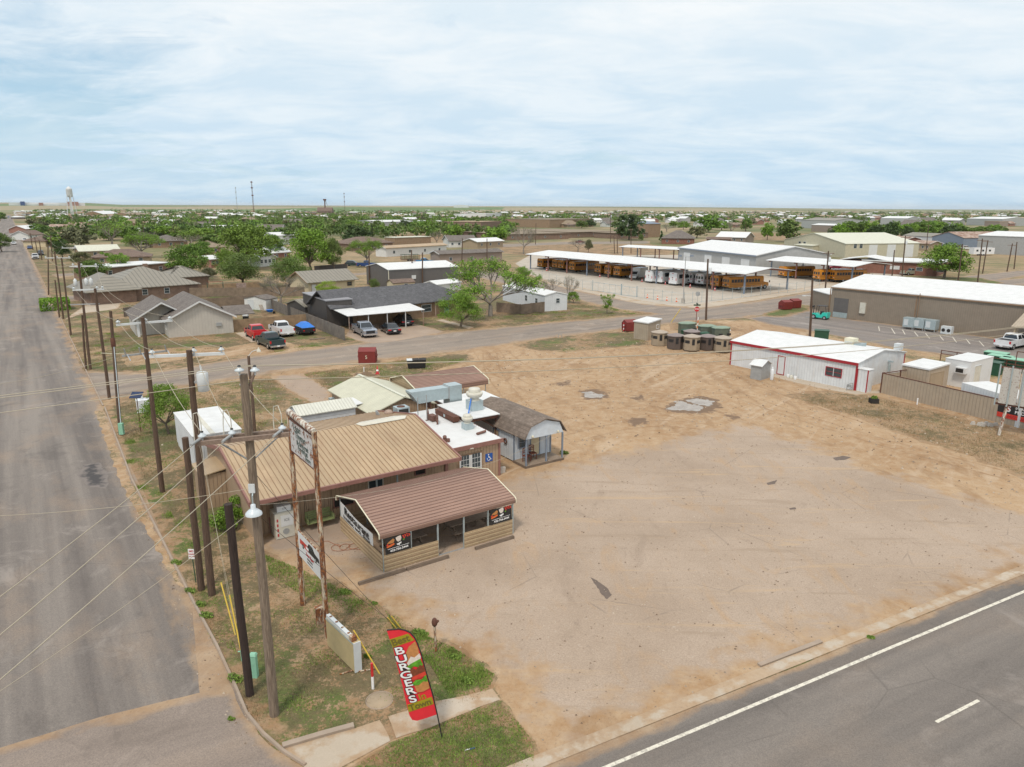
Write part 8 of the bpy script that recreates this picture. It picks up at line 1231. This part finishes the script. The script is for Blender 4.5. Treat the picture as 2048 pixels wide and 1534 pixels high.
    LMK = ['beyond the left street row', 'behind the water tower', 'left of the tall radio mast', 'around the radio masts', 'right of the tall radio mast', 'near the thin mast', 'behind the white mobile home roofs', 'left of the brick school', 'behind the brick school', 'right of the brick school', 'behind the red brick house', 'behind the grey workshop', 'behind the beige workshop', 'right of the beige workshop', 'behind the round green tree', 'behind the right edge warehouse']
    kinds = ['mid', 'bright', 'mid', 'bright', 'olive', 'bright', 'bare', 'umb', 'mid', 'dark', 'mid', 'bright']; word = {'mid': 'green', 'bright': 'bright green', 'dark': 'dark green', 'olive': 'olive brown', 'bare': 'bare grey', 'umb': 'flat crowned', 'cone': 'narrow conifer'}
    for i in range(205):
        x = rnd.choice((rnd.uniform(10, 2040), rnd.uniform(20, 900))); lim = 496 if x < 600 else 464; y = 438+(lim-438)*rnd.random()**1.05; k = rnd.choice(kinds); d = dist(x, y)
        if 1290 < x < 1800 and y > 470 or x < 34+(y-425)*.9: continue
        w = rnd.uniform(10, 17)*1472/d*(1 if k != 'cone' else .4); h = rnd.uniform(5.5, 9.)*1472/d; dp = 'far' if y < 440 else 'middle distance'; l = '%s %s tree %s' % (dp, word[k], LMK[int(x//128)]); put(l.replace('conifer tree', 'conifer'), k, x, y, y-h*.93, w, l, 0)
    # town houses
    H = (('low house with pale sage roof left of the clipped hedge trees', (162, 518), (240, 515), 9, 2.6, 1.6, 'gable', 'x', 'tanw', 'creamroof'), ('brown hip roofed house with dark solar panels', (186, 532), (302, 529), 11, 2.5, 1.9, 'hip', 'x', 'tanw', 'shb'), ('long brick house with flat white roof behind the hip roofed house', (204, 560), (338, 547), 10, 2.8, 0, 'flat', 'x', 'brick', 'whiteroof'), ('grey brown hip roofed house among trees', (308, 496), (376, 494), 14, 2.8, 2.3, 'hip', 'x', 'brickt', 'shg'), ('tan roofed house with brick chimney', (398, 510), (452, 508), 11, 2.7, 2., 'hip', 'x', 'brickt', 'sht'), ('house with pale blue metal roof', (288, 474), (352, 471), 14, 2.8, 2., 'gable', 'x', 'whitew', 'whiteroof'), ('brown roofed house left by the street row', (92, 494), (130, 491), 10, 2.6, 2., 'hip', 'x', 'cream_w', 'shb'), ('small brown roofed white house by the street', (58, 480), (88, 478), 9, 2.6, 2, 'gable', 'x', 'whitew', 'shb'), ('pink and white house far up the street', (52, 466), (80, 464), 10, 2.6, 2, 'gable', 'x', 'pinkw', 'whiteroof'), ('orange brick hall with white roof', (207, 437), (240, 435), 25, 6, 4, 'gable', 'x', 'brickt', 'whiteroof'), ('tan hall right of the orange brick hall', (262, 437), (300, 436), 30, 5, 3, 'gable', 'x', 'brickt', 'sht'), ('low white building beyond the water tower trees', (315, 456), (355, 454), 14, 3, 1.5, 'gable', 'x', 'whitew', 'whiteroof'),
         ('white metal barn with red trim', (552, 490), (606, 488), 16, 4.2, 1.2, 'gable', 'x', 'whitewall', 'whiteroof'), ('white roofed house half hidden by trees, upper', (528, 524), (580, 519), 9, 2.7, 2, 'gable', 'x', 'brickr', 'whiteroof'), ('white roofed house half hidden by trees, lower', (520, 534), (552, 531), 8, 2.6, 1.6, 'gable', 'y', 'whitew', 'whiteroofy'), ('small pink building with white roof', (423, 536), (448, 534), 6, 2.5, .8, 'gable', 'x', 'pinkw', 'whiteroof'), ('long white mobile home with tan roof', (772, 514), (893, 506), 5.5, 3.1, .6, 'gable', 'x', 'whitew', 'tanroof'), ('long taupe mobile home with grey roof', (880, 529), (1004, 523), 6, 3.2, .8, 'gable', 'x', 'taupe', 'shg'), ('flat tan block behind the white mobile home', (790, 494), (862, 491), 8, 4., 0, 'flat', 'x', 'brickt', 'creamroof'), ('wide brown hip roofed house left of the white mobile home', (703, 502), (786, 498), 14, 2.8, 2.3, 'hip', 'x', 'brick', 'shb'), ('white gabled house with grey roof', (898, 495), (952, 494), 9, 3, 2, 'gable', 'x', 'whitew', 'shg'), ('low house with white metal roof left of the field', (955, 497), (1006, 494), 9, 2.8, 1.2, 'gable', 'x', 'tanw', 'whiteroof'), ('long grey warehouse by the ball field', (762, 460), (828, 458), 34, 6, 1, 'gable', 'x', 'greywall', 'whiteroof'),
         ('tall tan brick hall of the school', (1099, 456), (1187, 453), 50, 7, 0, 'flat', 'x', 'brickt', 'sht'), ('low brick wing of the school, left', (1008, 481), (1137, 478), 60, 3.2, 0, 'flat', 'x', 'brick', 'sht'), ('low brick wing of the school, right', (1141, 476), (1232, 473), 60, 3.2, 0, 'flat', 'x', 'brick', 'sht'), ('brick block at the left end of the school', (962, 464), (1003, 461), 30, 7, 0, 'flat', 'x', 'brick', 'brickt'), ('brick school entrance with blue roof', (1296, 475), (1320, 474), 12, 8, 1.5, 'hip', 'x', 'brickt', 'bluew'), ('brick link block of the school', (1236, 478), (1296, 476), 20, 3.2, 0, 'flat', 'x', 'brick', 'sht'), ('tall white hall behind the school', (972, 441), (1003, 440), 30, 9, 0, 'flat', 'x', 'whitew', 'whiteroof'), ('white block beside the tall white hall', (940, 440), (966, 439), 25, 8, 0, 'flat', 'x', 'whitew', 'whiteroof'),
         ('red brick house with grey hip roof', (1323, 488), (1388, 489), 13, 3, 3.4, 'hip', 'x', 'brickr', 'shg'), ('house with pale blue metal roof behind the red sheds', (1433, 484), (1490, 486), 11, 2.8, 2.4, 'gable', 'x', 'taupe', 'whiteroof'), ('row of small red sheds', (1413, 488), (1460, 489), 5, 2.5, .8, 'gable', 'x', 'brickr', 'shb'), ('blue grey barn with rusty ribbed roof', (1862, 493), (1925, 497), 32, 4.6, 2.4, 'gable', 'y', 'bluew', 'rustb'), ('white warehouse with white doors at the right edge', (1952, 506), (2130, 516), 25, 7, 1.5, 'gable', 'x', 'greywall', 'whiteroof'), ('long grey shed left of the blue barn', (1804, 487), (1868, 491), 12, 4, 1.5, 'gable', 'x', 'whitew', 'greymroof'), ('small rusty roofed cabin left of the blue barn', (1784, 489), (1812, 491), 8, 3, 1, 'gable', 'x', 'brickr', 'rustb'), ('second rusty roofed cabin before the blue barn', (1824, 500), (1857, 502), 8, 3, 1, 'gable', 'x', 'tanw', 'rustb'), ('small white shed right of the beige workshop', (1783, 508), (1797, 509), 6, 4, 1, 'gable', 'x', 'whitew', 'whiteroof'), ('cream lean-to left of the beige workshop front', (1588, 508), (1624, 511), 6, 3.5, .6, 'shed', 'x', 'beigewall', 'creamroof'),
         ('far grey warehouse behind the dense green tree', (1602, 456), (1668, 458), 40, 7, 2, 'gable', 'x', 'greywall', 'greymroof'), ('far white roofed warehouse behind the green belt', (1622, 463), (1669, 465), 14, 5, 1, 'gable', 'x', 'taupe', 'whiteroof'), ('far pale warehouse left of the storage yard', (1760, 449), (1813, 450), 40, 7, 2, 'gable', 'x', 'greywall', 'whiteroof'), ('far long white building at the right', (1932, 450), (2003, 452), 40, 7, 2, 'gable', 'x', 'greywall', 'whiteroof'), ('far small brown building before the long white one', (1968, 452), (1998, 453), 10, 5, 0, 'flat', 'x', 'taupe', 'tanroof'))
    for i, (l, a, b, D, e, r, rf, ax, w, rm) in enumerate(H):
        wn = wside('f', 3 if i % 2 else 4, Ln(a, b), 1., 1.1, 1.1) if e < 3.5 else ()
        house('town_house' if e < 3.5 else 'town_building', l, 'house' if e < 3.5 else 'building', a, b, D, e, r, rf, ax, w, rm, .5 if e < 3.5 else .2, .2, wn)
    pr = []
    for k, (w, rm, rf, r, e) in enumerate((('whitew', 'whiteroof', 'gable', 1.8, 2.8), ('tanw', 'shb', 'hip', 2.2, 2.6), ('whitew', 'shg', 'gable', 2.2, 2.6), ('brickt', 'sht', 'hip', 2.4, 2.7), ('greywall', 'whiteroof', 'gable', 1.6, 4.2), ('pinkw', 'rustb', 'gable', 1.8, 2.6))):
        t, L = house('small_house', '', 'house', (0, 0), None, 9, e, r, rf, 'x', w, rm, .5, .2, wside('f', 3, 14), L=14, px=False, az=70); pr.append([t, tree_of(t), False, ('white house with white roof', 'tan house with brown roof', 'white house with grey roof', 'brick house with tan roof', 'grey shed with white roof', 'pinkish house with rusty roof')[k]])
    for i in range(150):
        x = rnd.uniform(50, 2040); y = 429+(474 if x < 700 else 458-429)*0+((470 if x < 620 else 456)-429)*rnd.random()**1.3
        if x < 40+(y-425)*1.1: continue
        q = pr[rnd.choice((0, 0, 1, 2, 2, 3, 4, 4, 5))]; rz = PI/2-R(rnd.choice((55, 145, 60, 90))+rnd.uniform(-6, 6)); l = '%s %s %s' % ('far' if y < 441 else 'mid distance', q[3], LMK[int(x//128)]); s = rnd.uniform(.8, 1.4); g = l
        if not q[2]: q[2] = True; t = q[0]; t.location = G(x, y); t.rotation_euler = (0, 0, rz); t['label'] = l; t['group'] = g; t.scale = (s, s, 1)
        else: dup(q[0], G(x, y), rz, l, g, q[1], (s, s, rnd.uniform(.9, 1.3)))
    # stuff: the far wood and the far roofs
    rng = np.random.default_rng(5); n = 3600; ys = 418+26*rng.random(n)**1.2; xs = rng.random(n)*2400-180; keep = (xs < 1500) | (rng.random(n) < .9); m2 = 560; xs, ys = np.r_[xs[keep], rng.random(m2)*1000+40], np.r_[ys[keep], 443+34*rng.random(m2)]; P = np.array([tuple(G(float(a), float(b))) for a, b in zip(xs, ys)]); gd = P[:, 1] > 0; P = P[gd]; r_ = np.hypot(P[:, 0], P[:, 1]); a_ = np.degrees(np.arctan2(P[:, 0], P[:, 1])); ok = (r_ < 6000) & ~((a_ < -33.3) & (r_ > 10)); P, r_ = P[ok], r_[ok]; P[:, 2] = 3.4; P = (P[:, None, :]+rng.normal(0, 1, (len(P), 6, 3))*np.array([2.4, 2.4, 1.3])).reshape(-1, 3)
    me = leaves(P, 1.8, 270000, .8, LM_FAR.mat, rng, .9, .3); o = bpy.data.objects.new('far_trees', me); C.objects.link(o); tag(o, 'hazy belt of far trees below the horizon', 'far trees', kind='stuff')
    b = MB(); ms = [M['white'], M['tanw'], M['shg'], M['whitew'], M['brickt']]
    for i in range(620):
        x, y = rnd.uniform(-100, 2150), 419+22*rnd.random()**1.2; p = G(x, y); a = math.atan2(p.x, p.y)
        if p.length > 7000 or a < R(-34.): continue
        b.X = Matrix.Translation(p) @ Matrix.Rotation(rnd.uniform(0, 3), 4, 'Z'); w, d, h = rnd.uniform(5, 14), rnd.uniform(4, 8), rnd.uniform(2.4, 4.); mm = rnd.choice(ms); b.box(-w, w, -d, d, 0, h, mm); b.X = b.X @ Matrix.Translation((0, 0, h)); b.fru((-w-.4, w+.4, -d-.4, d+.4), 0.01, (-w*.9, w*.9, -.1, .1), 1.8, rnd.choice(ms))
    b.X = Matrix(); tag(b.build('far_roofs'), 'scatter of tiny far roofs near the horizon', 'far buildings', kind='stuff')
    # shrubs by the restaurant
    for x, y, w, h, l in ((447, 1062, 1.2, 1.1, 'green shrub with red flowers against the restaurant end wall'), (470, 1050, .9, 1.7, 'taller narrow shrub at the restaurant front corner')):
        rng = np.random.default_rng(int(x)); t = thing('shrub', l, 'shrub', G(x, y)); o = bpy.data.objects.new('foliage', leaves([(0, 0, h*.5), (.3, .1, h*.4), (-.3, -.1, h*.6), (0, .3, h*.8)], w*.42, 1500, .055, LM['bright'], rng)); C.objects.link(o); o.parent = t
near_trees()
def landmarks():
    # water tower
    B = G(146, 438); h = hgt((146, 438), (144, 372)); k = h/45; t = thing('water_tower', 'white water tower on slender legs above the left trees', 'water tower', B); r = 3.9*k; b = MB(); b.lathe([(.5*k, 29*k), (r*.75, 30.5*k), (r, 33*k), (r, 40*k), (r*1.04, 40.3*k), (r*.6, 43*k), (.3*k, 44.6*k)], 28, M['white']); b.build('tank', t)
    for i in range(4): a = PI/4+i*PI/2; b = MB(); b.tube((r*1.7*math.cos(a), r*1.7*math.sin(a), 0), (r*.9*math.cos(a), r*.9*math.sin(a), 33*k), .5*k, .4*k, 6, M['white']); b.build('leg', t)
    b = MB(); b.tube((0, 0, 0), (0, 0, 30*k), .6*k, .6*k, 8, M['white']); b.build('riser', t); b = MB()
    for z in (10, 20): f = 1.7-.8*z/33; [b.tube((r*f*math.cos(PI/4+i*PI/2), r*f*math.sin(PI/4+i*PI/2), z*k), (r*f*math.cos(PI/4+(i+1)*PI/2), r*f*math.sin(PI/4+(i+1)*PI/2), z*k), .18*k, .18*k, 4, M['white']) for i in range(4)]
    b.build('brace', t)
    for bx, by, ty, w, l, m in ((508, 428, 362, 1.3, 'tall dark lattice radio mast, tallest on the horizon', 'rust'), (475, 424, 374, 1., 'thinner radio mast left of the tallest one', 'galvd'), (690, 426, 386, .8, 'thin solitary mast right of the church roof', 'rust')):
        B = G(bx, by); h = hgt((bx, by), (bx-1, ty)); t = thing('radio_mast', l, 'radio mast', B, 0, 'radio masts'); b = MB()
        for i in range(3): a = i*2*PI/3; b.tube((w*math.cos(a), w*math.sin(a), 0), (w*math.cos(a)*.8, w*math.sin(a)*.8, h), w*.22, w*.18, 4, M[m])
        n = int(h/2.4)
        for j in range(n): z = j*h/n; a = (j % 3)*2*PI/3; b.tube((w*math.cos(a), w*math.sin(a), z), (w*math.cos(a+2*PI/3)*.9, w*math.sin(a+2*PI/3)*.9, z+h/n), w*.12, w*.12, 4, M[m])
        b.build('lattice', t); [box1('antenna', t, -w*1.6, w*1.6, -w, w, h*f, h*f+2.4, M[m]) for f in (.55, .78, .95)]
    B = G(651, 430); t = thing('grain_elevator', 'small dark grain elevator leg above a peaked roof', 'grain elevator', B); h = hgt((651, 430), (650, 398)); b = MB(); b.box(-1, 1, -1, 1, 0, h, M['rust']); b.box(-3, 3, -2, 2, h-3, h, M['rust']); b.tube((1, 0, h-1), (9, 0, 8), .5, .5, 5, M['galvd']); b.build('leg', t); b = MB(); wall_mesh(-16, 16, -9, 9, 9, 7, 'gable', 'x', M['shb'], b); b.build('store', t)
    t = thing('hospital', 'long pale building complex with red and blue roofs on the left horizon', 'building complex', V((4600*math.sin(R(-33)), 4600*math.cos(R(-33)), 14)), R(33)); box1('main_block', t, -110, 230, 0, 60, -6, 19, M['white']); box1('red_wing', t, 150, 200, -20, -1, -6, 24, M['pinkw']); box1('blue_wing', t, -60, -40, -20, -1, -6, 24, M['navy']); box1('white_wing', t, -20, 110, -20, -1, -6, 12, M['white']); box1('red_wing', t, 20, 40, -30, -21, -6, 18, M['pinkw'])
    t = thing('white_hangar', 'wide white hangar on the green horizon field', 'hangar', V((5000*math.sin(R(-4)), 5000*math.cos(R(-4)), 12)), 0); box1('wall', t, -50, 50, 0, 60, 0, 16, M['white']); MB().ext([(-52, 16), (52, 16), (0, 20)], 0, 60, M['whiteroof']).build('roof', t)
    # side streets and clearings of the town
    for i, q in enumerate((((960, 497), (1120, 489), (1300, 487), (1300, 482), (1120, 484), (960, 490)), ((700, 552), (760, 548), (912, 543), (905, 538), (760, 543), (690, 547)), ((1560, 494), (1560, 488), (1700, 482), (2048, 492), (2300, 500), (2300, 508), (2048, 500), (1800, 492)), ((1890, 556), (1960, 566), (2048, 552), (2300, 530), (2300, 520), (2048, 540)), ((90, 600), (170, 604), (210, 594), (200, 588), (120, 592)), ((105, 549), (175, 543), (215, 540), (215, 545), (120, 556)))): sheet('side_street', q, .012+.002*(i % 2), 'alley', .3, 4., 2.)
    for i, q in enumerate((((790, 470), (900, 466), (1010, 478), (900, 486), (760, 482)), ((1000, 490), (1300, 488), (1350, 500), (1300, 528), (1060, 512), (1000, 505)), ((1500, 466), (2048, 470), (2300, 480), (2300, 490), (1900, 484), (1500, 480)))): sheet('dry_field', q, .006, 'scrub', .5, 6., 3.)
    sheet('lawn', [(1690, 548), (1740, 543), (1742, 552), (1700, 556)], .02, 'green', .2, 1.5, 1.); sheet('lawn', [(1850, 560), (1900, 553), (1960, 556), (2010, 566), (1930, 574), (1860, 570)], .02, 'green', .3, 2., 1.)
landmarks()
def grass():
    rng = np.random.default_rng(8)
    def sow(name, polys, n, h, m, clump=0., lab='', seedclump=60):
        pts = []
        for poly, wgt in polys:
            q = [G(*p) for p in poly]; X = [p.x for p in q]; Y = [p.y for p in q]; k = int(n*wgt*(1.2 if clump else 1)); c = np.c_[rng.uniform(min(X), max(X), k*4), rng.uniform(min(Y), max(Y), k*4)]
            if clump: cc = np.c_[rng.uniform(min(X), max(X), seedclump), rng.uniform(min(Y), max(Y), seedclump)]; c = cc[rng.integers(0, seedclump, k*4)]+rng.normal(0, clump, (k*4, 2))
            c = c[inside(c, q)][:k]; pts.append(c)
        P = np.concatenate(pts); N = len(P); a = rng.uniform(0, 2*PI, N); hh = h*rng.uniform(.4, 1.2, N); w = .012+.01*rng.random(N); d = np.c_[np.cos(a), np.sin(a)]; le = rng.normal(0, .35, (N, 2))*hh[:, None]
        A = np.c_[P-d*w[:, None], np.full(N, .005)]; B = np.c_[P+d*w[:, None], np.full(N, .005)]; T = np.c_[P+le, hh]; v = np.stack([A, B, T], 1).reshape(-1, 3); me = bpy.data.meshes.new(name); me.vertices.add(3*N); me.vertices.foreach_set('co', v.ravel().astype(np.float32)); me.loops.add(3*N); me.loops.foreach_set('vertex_index', np.arange(3*N, dtype=np.int32)); me.polygons.add(N); me.polygons.foreach_set('loop_start', np.arange(0, 3*N, 3, dtype=np.int32)); me.update(calc_edges=True); me.materials.append(LM[m]); o = bpy.data.objects.new(name, me); C.objects.link(o); tag(o, lab, 'grass', kind='stuff')
    kerbside = [(262, 962), (386, 1204), (435, 1296), (474, 1383), (494, 1432), (540, 1478), (560, 1470), (525, 1400), (480, 1320), (432, 1200), (310, 962), (236, 815), (212, 815)]; verge = [(390, 1210), (474, 1390), (500, 1440), (560, 1495), (709, 1456), (770, 1440), (950, 1400), (990, 1370), (950, 1318), (856, 1272), (776, 1222), (686, 1165), (584, 1145), (520, 1095), (420, 1030), (330, 980)]
    corner = [(700, 1540), (790, 1484), (955, 1420), (1003, 1404), (1040, 1450), (1066, 1484), (1070, 1540)]; edge = [(770, 1222), (810, 1255), (900, 1292), (990, 1350), (975, 1385), (900, 1395), (860, 1330), (800, 1290)]; inner = [(530, 1110), (640, 1156), (730, 1205), (700, 1230), (600, 1190), (540, 1150)]
    sow('grass', ((kerbside, .6), (corner, .2), (edge, .25), (inner, .15)), 26000, .09, 'grass', .28, 'green weeds tufting along kerb, corner and lot edge', 90); sow('dry_grass', ((verge, .8), (corner, .3)), 30000, .05, 'dry', .5, 'short dry grass over the verge soil', 300)
    sow('verge_weeds', ((verge, .4),), 14000, .07, 'grass', .3, 'scattered green weeds over the verge soil', 120)
    for i, (x, y, s) in enumerate(((690, 1188, .34), (749, 1208, .14), (838, 1268, .3), (848, 1270, .2), (910, 1318, .26), (935, 1366, .28), (380, 1185, .3), (412, 1235, .34), (470, 1362, .36), (400, 1212, .28), (352, 1128, .3), (462, 1440, .14), (958, 812, .1), (1128, 908, .35), (735, 955+360, .18), (1742, 1277, .16), (1407, 1637, .1))):
        if y > 1540: continue
        t = thing('weed_clump', 'green weed clump %s' % ('on the inner lot edge', 'small, right of the inner lot edge clump', 'at the lot edge behind the flag', 'beside the clump behind the flag', 'right of the standpipe', 'at the sidewalk end', 'by the kerb left of the stub pole', 'by the kerb beside the parking notice', 'by the kerb at the dark post', 'second by the kerb near the parking notice', 'by the kerb farthest up the street', 'in the gutter sand', 'behind the kitchen', 'at the barn shed porch corner', 'tiny, in the verge', 'in the highway gutter', '')[i], 'weed', G(x, y)); o = bpy.data.objects.new('leaves', leaves([(0, 0, s*.35), (s*.5, 0, s*.25), (-s*.4, s*.3, s*.3)], s*.55, 420, .035, LM['grass'], rng)); C.objects.link(o); o.parent = t
    # tufts across the yards further off
    yards = [([(130, 672), (165, 742), (300, 740), (470, 712), (600, 702), (690, 686), (600, 690), (480, 700), (330, 690), (200, 660)], .3), ([(606, 748), (840, 716), (945, 716), (860, 745), (800, 795), (660, 785)], .3), ([(1165, 608), (1300, 628), (1150, 638), (960, 652), (880, 650), (990, 634)], .3), ([(1560, 790), (1760, 797), (2048, 872), (2048, 950), (1700, 830)], .25), ([(215, 815), (330, 782), (540, 756), (575, 780), (500, 900), (400, 900), (290, 960)], .4)]
    sow('yard_tufts', yards, 26000, .14, 'dry', .5, 'dry tufts over the yards and dirt edges', 260); sow('yard_weeds', yards[:3]+yards[4:], 9000, .14, 'grass', .4, 'green weed tufts over the yards', 60)
grass()
def gravel():
    rng = np.random.default_rng(12); n = 15000; polys = [([(300, 900), (560, 745), (990, 705), (1480, 650), (2048, 780), (2048, 1020), (1500, 836), (1120, 925)], 8000, .05), ([(540, 1110), (1000, 960), (1500, 840), (2048, 1026), (2048, 1150), (1100, 1500), (990, 1360), (780, 1220)], 4500, .028), ([(262, 962), (386, 1204), (474, 1383), (540, 1478), (500, 1500), (400, 1380), (330, 1150), (230, 962)], 2500, .03)]; Ps = []; S = []
    for poly, k, s in polys:
        q = [G(*p) for p in poly]; X = [p.x for p in q]; Y = [p.y for p in q]; c = np.c_[rng.uniform(min(X), max(X), k*3), rng.uniform(min(Y), max(Y), k*3)]; c = c[inside(c, q)][:k]; Ps.append(c); S.append(s*(.4+rng.random(len(c))**3*2.2))
    P = np.concatenate(Ps); s = np.concatenate(S); N = len(P); a = rng.uniform(0, 6.28, N); v = [np.c_[P[:, 0]+s*np.cos(a+k*2.09), P[:, 1]+s*np.sin(a+k*2.09)*.8, np.full(N, .01)] for k in range(3)]+[np.c_[P+rng.normal(0, .2, (N, 2))*s[:, None], .02+s*.7]]
    v = np.stack(v, 1).reshape(-1, 3); f = (np.arange(N)[:, None, None]*4+np.array([[0, 1, 3], [1, 2, 3], [2, 0, 3]])).reshape(-1, 3); me = bpy.data.meshes.new('gravel'); me.from_pydata(v.tolist(), [], f.tolist()); t = NT('stones'); me.materials.append(t.out(t.mix(t.mr(t.noise(.9, 6), .4, .6), (.5, .42, .33), (.17, .12, .08)), .9)); o = bpy.data.objects.new('gravel', me); C.objects.link(o); tag(o, 'loose stones over the dirt and paved lot', 'gravel', kind='stuff')
gravel()
def haze():
    b = MB(); t = bpy.data.materials.new('haze_air'); t.use_nodes = True; nt = t.node_tree; nt.nodes.remove(nt.nodes['Principled BSDF']); v = nt.nodes.new('ShaderNodeVolumePrincipled'); v.inputs['Color'].default_value = (.93, .97, 1, 1); v.inputs['Density'].default_value = 2.8e-5; v.inputs['Anisotropy'].default_value = .2; nt.links.new(v.outputs[0], nt.nodes['Material Output'].inputs['Volume'])
    b.box(-27500, 27500, -27500, 27500, -1.5, 95, t); o = b.build('haze'); tag(o, 'thin pale air haze over the whole town', 'haze', kind='stuff')
if HAZE: haze()
